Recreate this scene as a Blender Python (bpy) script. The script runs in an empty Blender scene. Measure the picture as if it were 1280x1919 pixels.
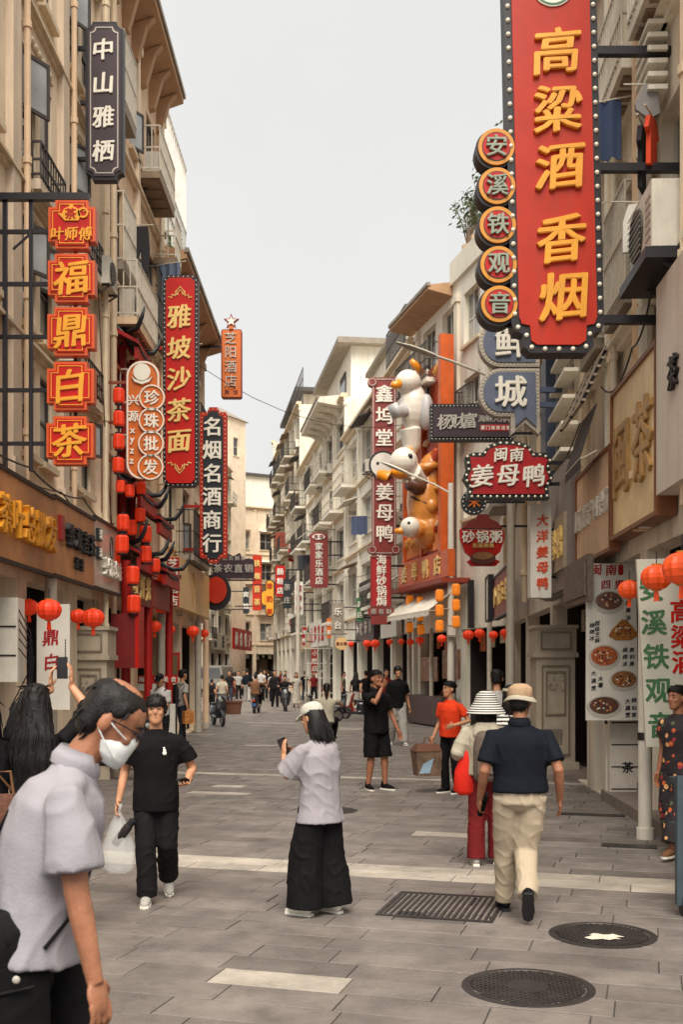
import bpy, bmesh, math, random
from mathutils import Vector, Matrix, noise
R = math.radians
random.seed(7)
SC = bpy.context.scene
COL = SC.collection
# ---------------------------------------------------------------- camera, sky, sun, exposure
F, HOR, CX, CH = 2020.0, 1254.0, 640.0, 1.8
cam_d = bpy.data.cameras.new('camera')
cam_d.sensor_fit = 'VERTICAL'
cam_d.sensor_height = 36.0
cam_d.sensor_width = 24.0
cam_d.lens = 36.0 * F / 1919.0
cam_d.shift_y = (HOR - 959.5) / 1919.0
cam_d.clip_end = 900
cam_d.clip_start = 0.1
cam_d.dof.use_dof = True
cam_d.dof.focus_distance = 9.5
cam_d.dof.aperture_fstop = 4.5
cam = bpy.data.objects.new('camera', cam_d)
COL.objects.link(cam)
cam.location = (0, 0, CH)
cam.rotation_euler = (R(90), 0, 0)
SC.camera = cam
SUN_EL, SUN_AZ = 56.0, 177.0           # veiled sun behind the camera
wd = bpy.data.worlds.new('World')
SC.world = wd
wd.use_nodes = True
nt = wd.node_tree
bg = nt.nodes['Background']
sky = nt.nodes.new('ShaderNodeTexSky')
sky.sky_type = 'NISHITA'
sky.sun_disc = False
sky.sun_elevation = R(SUN_EL)
sky.sun_rotation = R(SUN_AZ)
sky.air_density = 1.0
sky.dust_density = 6.0
sky.ozone_density = 0.6
hs = nt.nodes.new('ShaderNodeHueSaturation')
hs.inputs['Saturation'].default_value = 0.10
mx = nt.nodes.new('ShaderNodeMix')
mx.data_type = 'RGBA'
mx.inputs[0].default_value = 0.72
mx.inputs[7].default_value = (5.45, 5.43, 5.3, 1)       # even overcast veil
nt.links.new(sky.outputs[0], hs.inputs['Color'])
nt.links.new(hs.outputs[0], mx.inputs[6])
cl = nt.nodes.new('ShaderNodeTexNoise')
cl.inputs['Scale'].default_value = 2.2
cl.inputs['Detail'].default_value = 5
clr = nt.nodes.new('ShaderNodeMapRange')
clr.inputs[1].default_value, clr.inputs[2].default_value, clr.inputs[3].default_value, clr.inputs[4].default_value = .3, .7, .95, 1.05
tc = nt.nodes.new('ShaderNodeTexCoord')
nt.links.new(tc.outputs['Generated'], cl.inputs['Vector'])
nt.links.new(cl.outputs[0], clr.inputs[0])
cm_ = nt.nodes.new('ShaderNodeMix')
cm_.data_type, cm_.blend_type = 'RGBA', 'MULTIPLY'
cm_.inputs[0].default_value = 1
nt.links.new(mx.outputs[2], cm_.inputs[6])
nt.links.new(clr.outputs[0], cm_.inputs[7])
nt.links.new(cm_.outputs[2], bg.inputs['Color'])
bg.inputs['Strength'].default_value = 0.10
sun_d = bpy.data.lights.new('sun', 'SUN')
sun_d.energy = 3.0
sun_d.angle = R(45)
sun_d.color = (1.0, 0.93, 0.82)
sun = bpy.data.objects.new('sun', sun_d)
COL.objects.link(sun)
sd = Vector((math.sin(R(SUN_AZ)) * math.cos(R(SUN_EL)), math.cos(R(SUN_AZ)) * math.cos(R(SUN_EL)), math.sin(R(SUN_EL))))
sun.rotation_euler = sd.to_track_quat('Z', 'Y').to_euler()
sun.location = (-10, -5, 40)
vs = SC.view_settings
vs.view_transform = 'Standard'
vs.look = 'None'
vs.exposure = 0.84
vs.gamma = 1.0
SC.cycles.use_denoising = True
SC.cycles.max_bounces = 6
SC.cycles.diffuse_bounces = 4

# ---------------------------------------------------------------- helpers
def W(px, py, Y):
    return Vector(((px - CX) / F * Y, Y, CH + (HOR - py) / F * Y))

def gnd(px, py):
    Y = F * CH / (py - HOR)
    return Vector(((px - CX) / F * Y, Y, 0))

MATS = {}
def lin(c):
    return tuple(((v / 12.92) if v <= .04045 else ((v + .055) / 1.055) ** 2.4) for v in c)

def hexc(h):
    return lin(tuple(int(h[i:i + 2], 16) / 255 for i in (0, 2, 4)))

def pm(name, col, rough=.6, var=.18, scale=5., bump=.08, bscale=60., metal=0., streak=0., stain=None, rnd=None, coat=0., sheen=0., spec=.5, dist=0., glow=0., spots=0.):
    """procedural material: world-space noise tints, optional vertical streaks, fine relief"""
    if name in MATS:
        return MATS[name]
    if isinstance(col, str):
        col = hexc(col)
    m = bpy.data.materials.new(name)
    m.use_nodes = True
    n, l = m.node_tree.nodes, m.node_tree.links
    b = n['Principled BSDF']
    b.inputs['Roughness'].default_value = rough
    b.inputs['Metallic'].default_value = metal
    b.inputs['Specular IOR Level'].default_value = spec
    if coat:
        b.inputs['Coat Weight'].default_value = coat
    if sheen:
        b.inputs['Sheen Weight'].default_value = sheen
    geo = n.new('ShaderNodeNewGeometry')
    nz = n.new('ShaderNodeTexNoise')
    nz.inputs['Scale'].default_value = scale
    nz.inputs['Detail'].default_value = 6
    nz.inputs['Roughness'].default_value = .65
    l.new(geo.outputs['Position'], nz.inputs['Vector'])
    rp = n.new('ShaderNodeMapRange')
    rp.inputs[1].default_value = .3
    rp.inputs[2].default_value = .7
    rp.inputs[3].default_value = 1 - var
    rp.inputs[4].default_value = 1 + var
    l.new(nz.outputs[0], rp.inputs[0])
    mul = n.new('ShaderNodeMix')
    mul.data_type = 'RGBA'
    mul.blend_type = 'MULTIPLY'
    mul.inputs[0].default_value = 1
    mul.inputs[6].default_value = (*col, 1)
    l.new(rp.outputs[0], mul.inputs[7])
    out = mul.outputs[2]
    if rnd:
        src = n.new('ShaderNodeObjectInfo').outputs['Random'] if rnd[0] == 'obj' else geo.outputs['Random Per Island']
        r2 = n.new('ShaderNodeMapRange')
        r2.inputs[3].default_value = 1 - rnd[1]
        r2.inputs[4].default_value = 1 + rnd[1]
        l.new(src, r2.inputs[0])
        m2 = n.new('ShaderNodeMix')
        m2.data_type = 'RGBA'
        m2.blend_type = 'MULTIPLY'
        m2.inputs[0].default_value = 1
        l.new(out, m2.inputs[6])
        l.new(r2.outputs[0], m2.inputs[7])
        out = m2.outputs[2]
    if streak:
        mp = n.new('ShaderNodeMapping')
        mp.inputs['Scale'].default_value = (3.2, 3.2, .28)
        l.new(geo.outputs['Position'], mp.inputs[0])
        n2 = n.new('ShaderNodeTexNoise')
        n2.inputs['Scale'].default_value = 1.6
        n2.inputs['Detail'].default_value = 8
        n2.inputs['Roughness'].default_value = .7
        l.new(mp.outputs[0], n2.inputs['Vector'])
        r3 = n.new('ShaderNodeMapRange')
        r3.inputs[1].default_value = .5
        r3.inputs[2].default_value = .78
        r3.inputs[4].default_value = streak
        l.new(n2.outputs[0], r3.inputs[0])
        m3 = n.new('ShaderNodeMix')
        m3.data_type = 'RGBA'
        m3.inputs[7].default_value = (*(stain or (.10, .075, .055)), 1)
        l.new(r3.outputs[0], m3.inputs[0])
        l.new(out, m3.inputs[6])
        out = m3.outputs[2]
    if spots:                                    # blotchy stains and scuffs
        n5 = n.new('ShaderNodeTexNoise')
        n5.inputs['Scale'].default_value = 3.3
        n5.inputs['Detail'].default_value = 9
        n5.inputs['Roughness'].default_value = .75
        l.new(geo.outputs['Position'], n5.inputs['Vector'])
        r5 = n.new('ShaderNodeMapRange')
        r5.inputs[1].default_value, r5.inputs[2].default_value, r5.inputs[4].default_value = .54, .70, spots
        l.new(n5.outputs[0], r5.inputs[0])
        m5 = n.new('ShaderNodeMix')
        m5.data_type = 'RGBA'
        m5.inputs[7].default_value = (.045, .036, .03, 1)
        l.new(r5.outputs[0], m5.inputs[0])
        l.new(out, m5.inputs[6])
        out = m5.outputs[2]
        r6 = n.new('ShaderNodeMapRange')
        r6.inputs[1].default_value, r6.inputs[2].default_value, r6.inputs[3].default_value, r6.inputs[4].default_value = .35, .65, rough - .14, rough + .2
        l.new(n5.outputs[0], r6.inputs[0])
        l.new(r6.outputs[0], b.inputs['Roughness'])
    if glow:
        l.new(out, b.inputs['Emission Color'])
        b.inputs['Emission Strength'].default_value = glow
    l.new(out, b.inputs['Base Color'])
    if bump:
        n4 = n.new('ShaderNodeTexNoise')
        n4.inputs['Scale'].default_value = bscale
        n4.inputs['Detail'].default_value = 4
        n4.inputs['Distortion'].default_value = dist
        l.new(geo.outputs['Position'], n4.inputs['Vector'])
        bp = n.new('ShaderNodeBump')
        bp.inputs['Strength'].default_value = bump
        bp.inputs['Distance'].default_value = .02
        l.new(n4.outputs[0], bp.inputs['Height'])
        l.new(bp.outputs[0], b.inputs['Normal'])
    MATS[name] = m
    return m

class MB:
    """collects geometry for ONE mesh"""
    def __init__(s):
        s.v, s.f, s.mi, s.cur = [], [], [], 0
    def add(s, vs, fs):
        k = len(s.v)
        s.v += [tuple(v) for v in vs]
        s.f += [tuple(i + k for i in f) for f in fs]
        s.mi += [s.cur] * len(fs)
        return s
    def box(s, x0, x1, y0, y1, z0, z1, M=None):
        vs = [Vector((x, y, z)) for z in (z0, z1) for y in (y0, y1) for x in (x0, x1)]
        if M is not None:
            vs = [M @ v for v in vs]
        return s.add(vs, [(0, 2, 3, 1), (4, 5, 7, 6), (0, 1, 5, 4), (2, 6, 7, 3), (0, 4, 6, 2), (1, 3, 7, 5)])
    def cbox(s, c, size, rot=(0, 0, 0)):
        from mathutils import Euler
        M = Matrix.Translation(c) @ Euler(rot).to_matrix().to_4x4()
        a, b, d = size[0] / 2, size[1] / 2, size[2] / 2
        return s.box(-a, a, -b, b, -d, d, M)
    def bar(s, p, q, r, r2=None, up=None):
        """square bar between two points"""
        p, q = Vector(p), Vector(q)
        d = (q - p)
        L = d.length
        if L < 1e-6:
            return s
        M = Matrix.Translation(p) @ d.to_track_quat('Z', 'Y').to_matrix().to_4x4()
        r2 = r if r2 is None else r2
        return s.box(-r, r, -r2, r2, 0, L, M)
    def tube(s, pts, rad, seg=8, cap=True):
        """tube along pts; rad number or list of numbers / (rx, ry) with x axis kept level"""
        pts = [Vector(p) for p in pts]
        n = len(pts)
        rings = []
        for i, p in enumerate(pts):
            t = (pts[min(i + 1, n - 1)] - pts[max(i - 1, 0)])
            t = t.normalized() if t.length > 1e-9 else Vector((0, 0, 1))
            ref = Vector((1, 0, 0)) if abs(t.x) < .9 else Vector((0, 1, 0))
            b = t.cross(ref).normalized()
            a = b.cross(t).normalized()
            r = rad[i] if isinstance(rad, (list, tuple)) else rad
            rx, ry = r if isinstance(r, (list, tuple)) else (r, r)
            rings.append([p + a * (rx * math.cos(k * 2 * math.pi / seg)) + b * (ry * math.sin(k * 2 * math.pi / seg)) for k in range(seg)])
        vs = [v for rg in rings for v in rg]
        fs = [(i * seg + k, i * seg + (k + 1) % seg, (i + 1) * seg + (k + 1) % seg, (i + 1) * seg + k) for i in range(n - 1) for k in range(seg)]
        if cap:
            fs.append(tuple(range(seg - 1, -1, -1)))
            fs.append(tuple((n - 1) * seg + k for k in range(seg)))
        return s.add(vs, fs)
    def lathe(s, prof, seg=16, c=(0, 0, 0), sq=(1, 1)):
        """prof: list of (r, z) about the vertical axis"""
        c = Vector(c)
        vs = [c + Vector((r * sq[0] * math.cos(k * 2 * math.pi / seg), r * sq[1] * math.sin(k * 2 * math.pi / seg), z)) for r, z in prof for k in range(seg)]
        n = len(prof)
        fs = [(i * seg + k, i * seg + (k + 1) % seg, (i + 1) * seg + (k + 1) % seg, (i + 1) * seg + k) for i in range(n - 1) for k in range(seg)]
        fs.append(tuple(range(seg - 1, -1, -1)))
        fs.append(tuple((n - 1) * seg + k for k in range(seg)))
        return s.add(vs, fs)
    def ball(s, c, r, seg=12, rings=8, M=None):
        rx, ry, rz = r if isinstance(r, (list, tuple)) else (r, r, r)
        c = Vector(c)
        vs = []
        for i in range(rings + 1):
            th = math.pi * i / rings
            for k in range(seg):
                ph = 2 * math.pi * k / seg
                v = Vector((rx * math.sin(th) * math.cos(ph), ry * math.sin(th) * math.sin(ph), -rz * math.cos(th)))
                vs.append(c + (M @ v if M is not None else v))
        fs = [(i * seg + k, i * seg + (k + 1) % seg, (i + 1) * seg + (k + 1) % seg, (i + 1) * seg + k) for i in range(rings) for k in range(seg)]
        return s.add(vs, fs)
    def prism(s, poly, y0, y1, M=None):
        """poly: list of (x, z), extruded along y from y0 (front) to y1"""
        n = len(poly)
        vs = [Vector((x, y0, z)) for x, z in poly] + [Vector((x, y1, z)) for x, z in poly]
        if M is not None:
            vs = [M @ v for v in vs]
        ar = sum(poly[i][0] * poly[(i + 1) % n][1] - poly[(i + 1) % n][0] * poly[i][1] for i in range(n))
        fr, bk = tuple(range(n)), tuple(range(2 * n - 1, n - 1, -1))
        sd_ = [(i, i + n, (i + 1) % n + n, (i + 1) % n) for i in range(n)]
        if ar < 0:
            fr, bk = fr[::-1], bk[::-1]
            sd_ = [f[::-1] for f in sd_]
        return s.add(vs, [fr, bk] + sd_)
    def mesh(s, name, mats, smooth=False):
        me = bpy.data.meshes.new(name)
        me.from_pydata(s.v, [], s.f)
        for m in (mats if isinstance(mats, (list, tuple)) else [mats]):
            me.materials.append(m)
        if any(s.mi):
            me.polygons.foreach_set('material_index', s.mi)
        if smooth:
            me.polygons.foreach_set('use_smooth', [True] * len(me.polygons))
            if smooth is not True:
                me.set_sharp_from_angle(angle=R(smooth))
        me.update()
        return me
    def build(s, name, mats, parent=None, smooth=False, loc=None, rz=None, kind=None):
        return put(name, s.mesh(name, mats, smooth), parent, loc, rz, kind)

def put(name, me, parent=None, loc=None, rz=None, kind=None, scale=None, rot=None):
    o = bpy.data.objects.new(name, me)
    COL.objects.link(o)
    if parent is not None:
        o.parent = parent
    if loc is not None:
        o.location = loc
    if rz is not None:
        o.rotation_euler = (0, 0, rz)
    if rot is not None:
        o.rotation_euler = rot
    if scale is not None:
        o.scale = scale if isinstance(scale, (tuple, list)) else (scale,) * 3
    if kind:
        o['kind'] = kind
    return o

def tag(o, label, cat, group=None):
    o['label'] = label
    o['category'] = cat
    if group:
        o['group'] = group
    return o

def thing(name, label, cat, loc=(0, 0, 0), rz=0., group=None):
    o = bpy.data.objects.new(name, None)
    COL.objects.link(o)
    o.location = loc
    o.rotation_euler = (0, 0, rz)
    o.empty_display_size = .2
    return tag(o, label, cat, group)

def dup(root, loc=None, rz=None, label=None, group=None, scale=None):
    r = root.copy()
    COL.objects.link(r)
    if loc is not None:
        r.location = loc
    if rz is not None:
        r.rotation_euler = (0, 0, rz)
    if scale is not None:
        r.scale = (scale,) * 3
    if label:
        r['label'] = label
    if group:
        r['group'] = group
    for ch in list(root.children):
        c = ch.copy()
        COL.objects.link(c)
        c.parent = r
        for g in list(ch.children):
            d = g.copy()
            COL.objects.link(d)
            d.parent = c
    return r

ORD = ['first', 'second', 'third', 'fourth', 'fifth', 'sixth', 'seventh', 'eighth', 'ninth', 'tenth', 'eleventh', 'twelfth', 'thirteenth', 'fourteenth']

# ---- text as real raised characters (the built-in font covers Chinese)
TXT = {}
def glyph(ch, style='sans'):
    """mesh of a character, about 1 x 1, centred, in the xz plane, front at y=-1 .. back y=0"""
    k = (ch, style)
    if k in TXT:
        return TXT[k]
    c = bpy.data.curves.new('glyph', 'FONT')
    c.body = ch
    c.resolution_u = 2
    c.extrude = .5
    o = bpy.data.objects.new('glyph', c)
    COL.objects.link(o)
    me = bpy.data.meshes.new_from_object(o)
    bpy.data.objects.remove(o)
    bpy.data.curves.remove(c)
    xs = [v.co.x for v in me.vertices]
    ys = [v.co.y for v in me.vertices]
    cx, cy = (min(xs) + max(xs)) / 2, (min(ys) + max(ys)) / 2
    w = 1.0 if len(ch) == 1 else (max(xs) - min(xs))
    for v in me.vertices:
        x, y, z = v.co.x - cx, v.co.y - cy, v.co.z
        if style == 'brush':
            y += .10 * x
            q = noise.noise_vector(Vector((x * 3.1 + ord(ch[0]) % 17, y * 3.1, 1.7)))
            x += .030 * q.x
            y += .030 * q.y
            x += .05 * y
        v.co = (x / w, -(z + .5), y / w)
    if style != 'sans':                      # heavier strokes: shifted copies, each a hair lower
        n0 = len(me.vertices)
        co = [v.co.copy() for v in me.vertices]
        fs = [tuple(p.vertices) for p in me.polygons]
        q = .024 if style == 'bold' else .027
        V, P = list(co), list(fs)
        for j, (dx, dz) in enumerate(((q, 0), (-q, 0), (0, q * .6), (0, -q * .6), (q * .6, q * .5), (-q * .6, -q * .5))):
            V += [Vector((a.x + dx, a.y * (1 - .025 * (j + 1)), a.z + dz)) for a in co]
            P += [tuple(i + n0 * (j + 1) for i in f) for f in fs]
        bpy.data.meshes.remove(me)
        me = bpy.data.meshes.new('character')
        me.from_pydata([tuple(a) for a in V], [], P)
    me.name = 'character'
    TXT[k] = me
    return me

GM = {}
def glyph_m(ch, style, mat):
    k = (ch, style, mat.name)
    if k not in GM:
        me = glyph(ch, style).copy()
        me.materials.clear()
        me.materials.append(mat)
        GM[k] = me
    return GM[k]

# ---- common materials
CREAM = pm('cream_render', 'e8d3b8', .85, .14, 1.3, .15, 30, streak=.38)
CREAM2 = pm('warm_grey_render', 'd8c4ac', .85, .14, 1.1, .15, 30, streak=.38)
TAN = pm('tan_render', 'dcbd9c', .85, .16, 1.2, .15, 30, streak=.36)
PALE = pm('pale_render', 'e6dfce', .85, .10, .9, .12, 30, streak=.5, stain=(.2, .17, .13))
PALE2 = pm('off_white_render', 'ddd3c0', .85, .12, .9, .12, 30, streak=.6, stain=(.16, .13, .1))
SOFFIT = pm('peach_soffit', 'b08a68', .85, .15, 2, .1, 30, streak=.2)
TRIM = pm('trim_stucco', 'd8c4a6', .8, .12, 2.5, .1, 40, streak=.35)
DARKW = pm('dark_metal', '2a2424', .5, .2, 8, .05, 80, metal=.3)
BLACKM = pm('black_steel', '201d22', .45, .2, 8, .05, 80, metal=.2)
GLASS = pm('window_glass', (.045, .045, .048), .06, .4, .9, 0, rnd=('obj', .6))
GLASS2 = pm('pale_window_glass', (.20, .20, .19), .10, .45, .9, 0, rnd=('obj', .55))
FRAME = pm('window_frame_dark', '463c38', .55, .2, 6, .05)
FRAMEW = pm('window_frame_white', 'cfc6b6', .6, .12, 6, .05)
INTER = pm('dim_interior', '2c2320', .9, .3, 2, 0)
RAILW = pm('white_painted_rail', 'c9bfae', .55, .2, 7, .05)
RAILD = pm('dark_rail', '39332f', .55, .2, 7, .05)
SHUT = pm('wood_shutter', '8a7460', .75, .25, 3, .1)
REDP = pm('red_paint', 'a81712', .5, .15, 4, .05)
ROOFT = pm('grey_roof_tile', '4b4644', .8, .3, 5, .2)
CONC = pm('weathered_concrete', '8f8578', .9, .2, 2, .2, 30, streak=.5)
ACW = pm('appliance_white', 'cfc8ba', .5, .1, 5, .03, streak=.25)
GREEN = pm('leaf_green', '4b5a34', .7, .35, 9, 0)
# ================================================================ ground
def struct(o):
    o['kind'] = 'structure'
    return o

GROUND = pm('street_bedding', (.07, .06, .053), .9, .25, 2, .2, 60)
mb = MB()
mb.add([(-220, -30, -.014), (220, -30, -.014), (220, 420, -.014), (-220, 420, -.014)], [(0, 1, 2, 3)])
street = struct(mb.build('street', GROUND))

def slabmat(name, col, mode):
    m = pm(name, col, .5, .34, 2.1, .3, 45, spots=.5, rnd=(mode, .13))
    b = m.node_tree.nodes['Principled BSDF']
    b.inputs['Specular IOR Level'].default_value = .45
    return m
SL_G, SL_GI = slabmat('granite_slab', (.150, .128, .113), 'obj'), slabmat('granite_slab_far', (.150, .128, .113), 'isl')
SL_L, SL_LI = slabmat('pale_granite_slab', (.34, .30, .25), 'obj'), slabmat('pale_granite_slab_far', (.34, .30, .25), 'isl')
SL_D = slabmat('dark_granite_slab', (.124, .105, .093), 'obj')
PA = R(-15.9)
UX, VX = Vector((math.cos(PA), math.sin(PA), 0)), Vector((-math.sin(PA), math.cos(PA), 0))
HOLES = [(gnd(990, 1850), .40), (gnd(1130, 1752), .39)]
grate_c = gnd(832, 1699)
CO = .30
LENS = [.52, .68, .80, .96, 1.12]
slab_mesh = {}
def slab_me(L, mat):
    k = (L, mat.name)
    if k not in slab_mesh:
        a, b, e = L / 2 - .004, CO / 2 - .004, .0022
        m = MB()
        lo = [(-a, -b, -.03), (a, -b, -.03), (a, b, -.03), (-a, b, -.03)]
        mi = [(-a, -b, -e), (a, -b, -e), (a, b, -e), (-a, b, -e)]
        up = [(-a + e, -b + e, 0), (a - e, -b + e, 0), (a - e, b - e, 0), (-a + e, b - e, 0)]
        m.add(lo + mi + up, [(i + 4 * r, (i + 1) % 4 + 4 * r, (i + 1) % 4 + 4 * r + 4, i + 4 * r + 4) for r in (0, 1) for i in range(4)] + [(8, 9, 10, 11)])
        slab_mesh[k] = m.mesh('paving_slab', mat)
    return slab_mesh[k]
rs = random.Random(3)
cand = []
v = -4.0
band_v = gnd(600, 1622).dot(VX)
while v < 64:
    u = -24.0 + rs.random()
    pale_row = abs(v - band_v) < .31 or abs(v - band_v - 7.8) < .16
    while u < 24:
        L = rs.choice(LENS)
        c = UX * (u + L / 2) + VX * v
        u += L
        if c.y < 4.6 or c.y > 46 or c.x < -5.2 or c.x > 4.6:
            continue
        if abs(c.x) > c.y * .345 + .9:
            continue
        t = rs.random()
        mark = (c - gnd(582, 1848)).length < .42 and abs((c - gnd(582, 1848)).dot(VX)) < .16
        cand.append((c.y, c.x, L, 'L' if (pale_row and t < .9) or (t > .985 and c.y > 9) or mark else ('D' if t < .22 else 'G')))
    v += CO
cand.sort()
far = {'L': MB(), 'G': MB()}
n_near = 0
for (Y, X, L, k) in cand:
    c = Vector((X, Y, 0))
    if n_near < 296:
        n_near += 1
        put('paving_slab', slab_me(L, {'G': SL_G, 'L': SL_L, 'D': SL_D}[k]), street, (X, Y, rs.uniform(-.0025, .0015)), None, None, None,
            (rs.uniform(-.002, .002), rs.uniform(-.002, .002), PA))
    else:
        a, b = L / 2 - .006, CO / 2 - .006
        z = rs.uniform(-.003, .002)
        far['L' if k == 'L' else 'G'].add([c + UX * p + VX * q + Vector((0, 0, h)) for h in (-.03, z) for p, q in ((-a, -b), (a, -b), (a, b), (-a, b))],
                                          [(4, 5, 6, 7), (0, 1, 5, 4), (1, 2, 6, 5), (2, 3, 7, 6), (3, 0, 4, 7)])
far['G'].build('distant_paving', SL_GI, street, kind='stuff')
far['L'].build('distant_pale_paving', SL_LI, street, kind='stuff')
# paving carries on past the slabs that can be told apart: joints drawn by the material
def brickmat(name):
    m = pm(name, (.26, .218, .186), .5, .2, 1.5, .1, 40)
    n, l = m.node_tree.nodes, m.node_tree.links
    b = n['Principled BSDF']
    geo = n.new('ShaderNodeNewGeometry')
    mp = n.new('ShaderNodeMapping')
    mp.inputs['Rotation'].default_value = (0, 0, PA)
    mp.vector_type = 'TEXTURE'
    l.new(geo.outputs['Position'], mp.inputs[0])
    br = n.new('ShaderNodeTexBrick')
    br.inputs['Scale'].default_value = 1
    br.inputs['Brick Width'].default_value = .8
    br.inputs['Row Height'].default_value = .3
    br.inputs['Mortar Size'].default_value = .006
    br.inputs['Color1'].default_value = (.185, .154, .132, 1)
    br.inputs['Color2'].default_value = (.145, .12, .103, 1)
    br.inputs['Mortar'].default_value = (.09, .08, .07, 1)
    l.new(mp.outputs[0], br.inputs['Vector'])
    l.new(br.outputs[0], b.inputs['Base Color'])
    return m
mb = MB()
def strip(y0, y1, xl, xr, z=-.004):
    mb.add([(xl, y0, z), (xr, y0, z), (xr, y1, z), (xl, y1, z)], [(0, 1, 2, 3)])
strip(45.8, 200, -60, 30)
struct(mb.build('far_paving', brickmat('paving_far')))

# ---- manhole covers and gratings
IRON = pm('cast_iron', (.045, .038, .036), .45, .35, 9, .25, 120, metal=.55)
def manhole(label, c, r, paint=False):
    t = thing('manhole_cover', label, 'manhole cover', (c.x, c.y, .004))
    m = MB()
    m.lathe([(r, -.02), (r, .0), (r - .012, .003), (r - .045, .003), (r - .05, -.004), (0.001, -.004)], 48)
    m.build('rim', IRON, t)
    m = MB()
    rr = r - .06
    k = int(rr / .034)
    for i in range(-k, k + 1):
        x = i * .034
        h = math.sqrt(max(rr * rr - x * x, 0))
        m.box(x - .009, x + .009, -h, h, -.004, .0025, Matrix.Rotation(R(38), 4, 'Z'))
        m.box(x - .007, x + .007, -h, h, -.004, .0018, Matrix.Rotation(R(-52), 4, 'Z'))
    m.build('raised_tread', IRON, t)
    m = MB()
    m.lathe([(.12, -.004), (.12, .004), (.105, .0055), (.001, .0055)], 24)
    m.build('centre_boss', IRON, t)
    if paint:
        m = MB()
        rp = random.Random(2)
        m.prism([(.13 * math.cos(a) * rp.uniform(.55, 1.1), .10 * math.sin(a) * rp.uniform(.5, 1.1)) for a in [i * math.pi / 9 for i in range(18)]], 0, .002, Matrix.Rotation(R(90), 4, 'X') )
        o = m.build('paint_splash', pm('dried_paint', 'c8bfae', .6), t, loc=(-.02, -.10, .0085))
    return t
manhole('round iron manhole cover nearest the camera, lower right', gnd(990, 1850), .375)
manhole('round iron manhole cover with a splash of pale paint', gnd(1130, 1752), .36, True)
manhole('small round manhole cover behind the woman in the white cap', gnd(622, 1519), .33)
t = thing('drain_grating', 'square iron drain grating with diagonal bars by the man in cream trousers', 'grating', (grate_c.x, grate_c.y, .004), PA)
m = MB()
g = .43
for a in ((-g, g, -g, -g + .03), (-g, g, g - .03, g), (-g, -g + .03, -g + .03, g - .03), (g - .03, g, -g + .03, g - .03)):
    m.box(*a, -.02, .006)
m.build('frame', IRON, t)
m = MB()
m.box(-g + .02, g - .02, -g + .02, g - .02, -.02, -.006)
m.build('backing', pm('drain_dark', (.015, .013, .012), .9), t)
for i in range(17):
    x = -g + .055 + i * .0465
    m = MB()
    m.box(x - .011, x + .011, -g + .03, g - .03, -.01, .005)
    m.build('bar', IRON, t)
for i, (px, py, w, lab) in enumerate([(1110, 1527, .8, 'dark drain slot near the white pillar steps'), (1180, 1586, .55, 'short drain slot beside the stone step')]):
    c = gnd(px, py)
    t = thing('drain_slot', lab, 'drain', (c.x, c.y, .004), PA)
    m = MB()
    m.box(-w / 2, w / 2, -.11, .11, -.02, .002)
    m.build('cover', IRON, t)
    m = MB()
    for k in range(int(w / .05)):
        m.box(-w / 2 + .02 + k * .05, -w / 2 + .045 + k * .05, -.09, .09, -.01, .005)
    m.build('ribs', IRON, t)
# ================================================================ buildings
PG = {}
def with_glass(me):
    if me.name not in PG:
        q = me.copy()
        q.materials.clear()
        q.materials.append(pm('opened_glass', (.34, .35, .35), .08, .3, 1.2, 0))
        PG[me.name] = q
    return PG[me.name]

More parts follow.
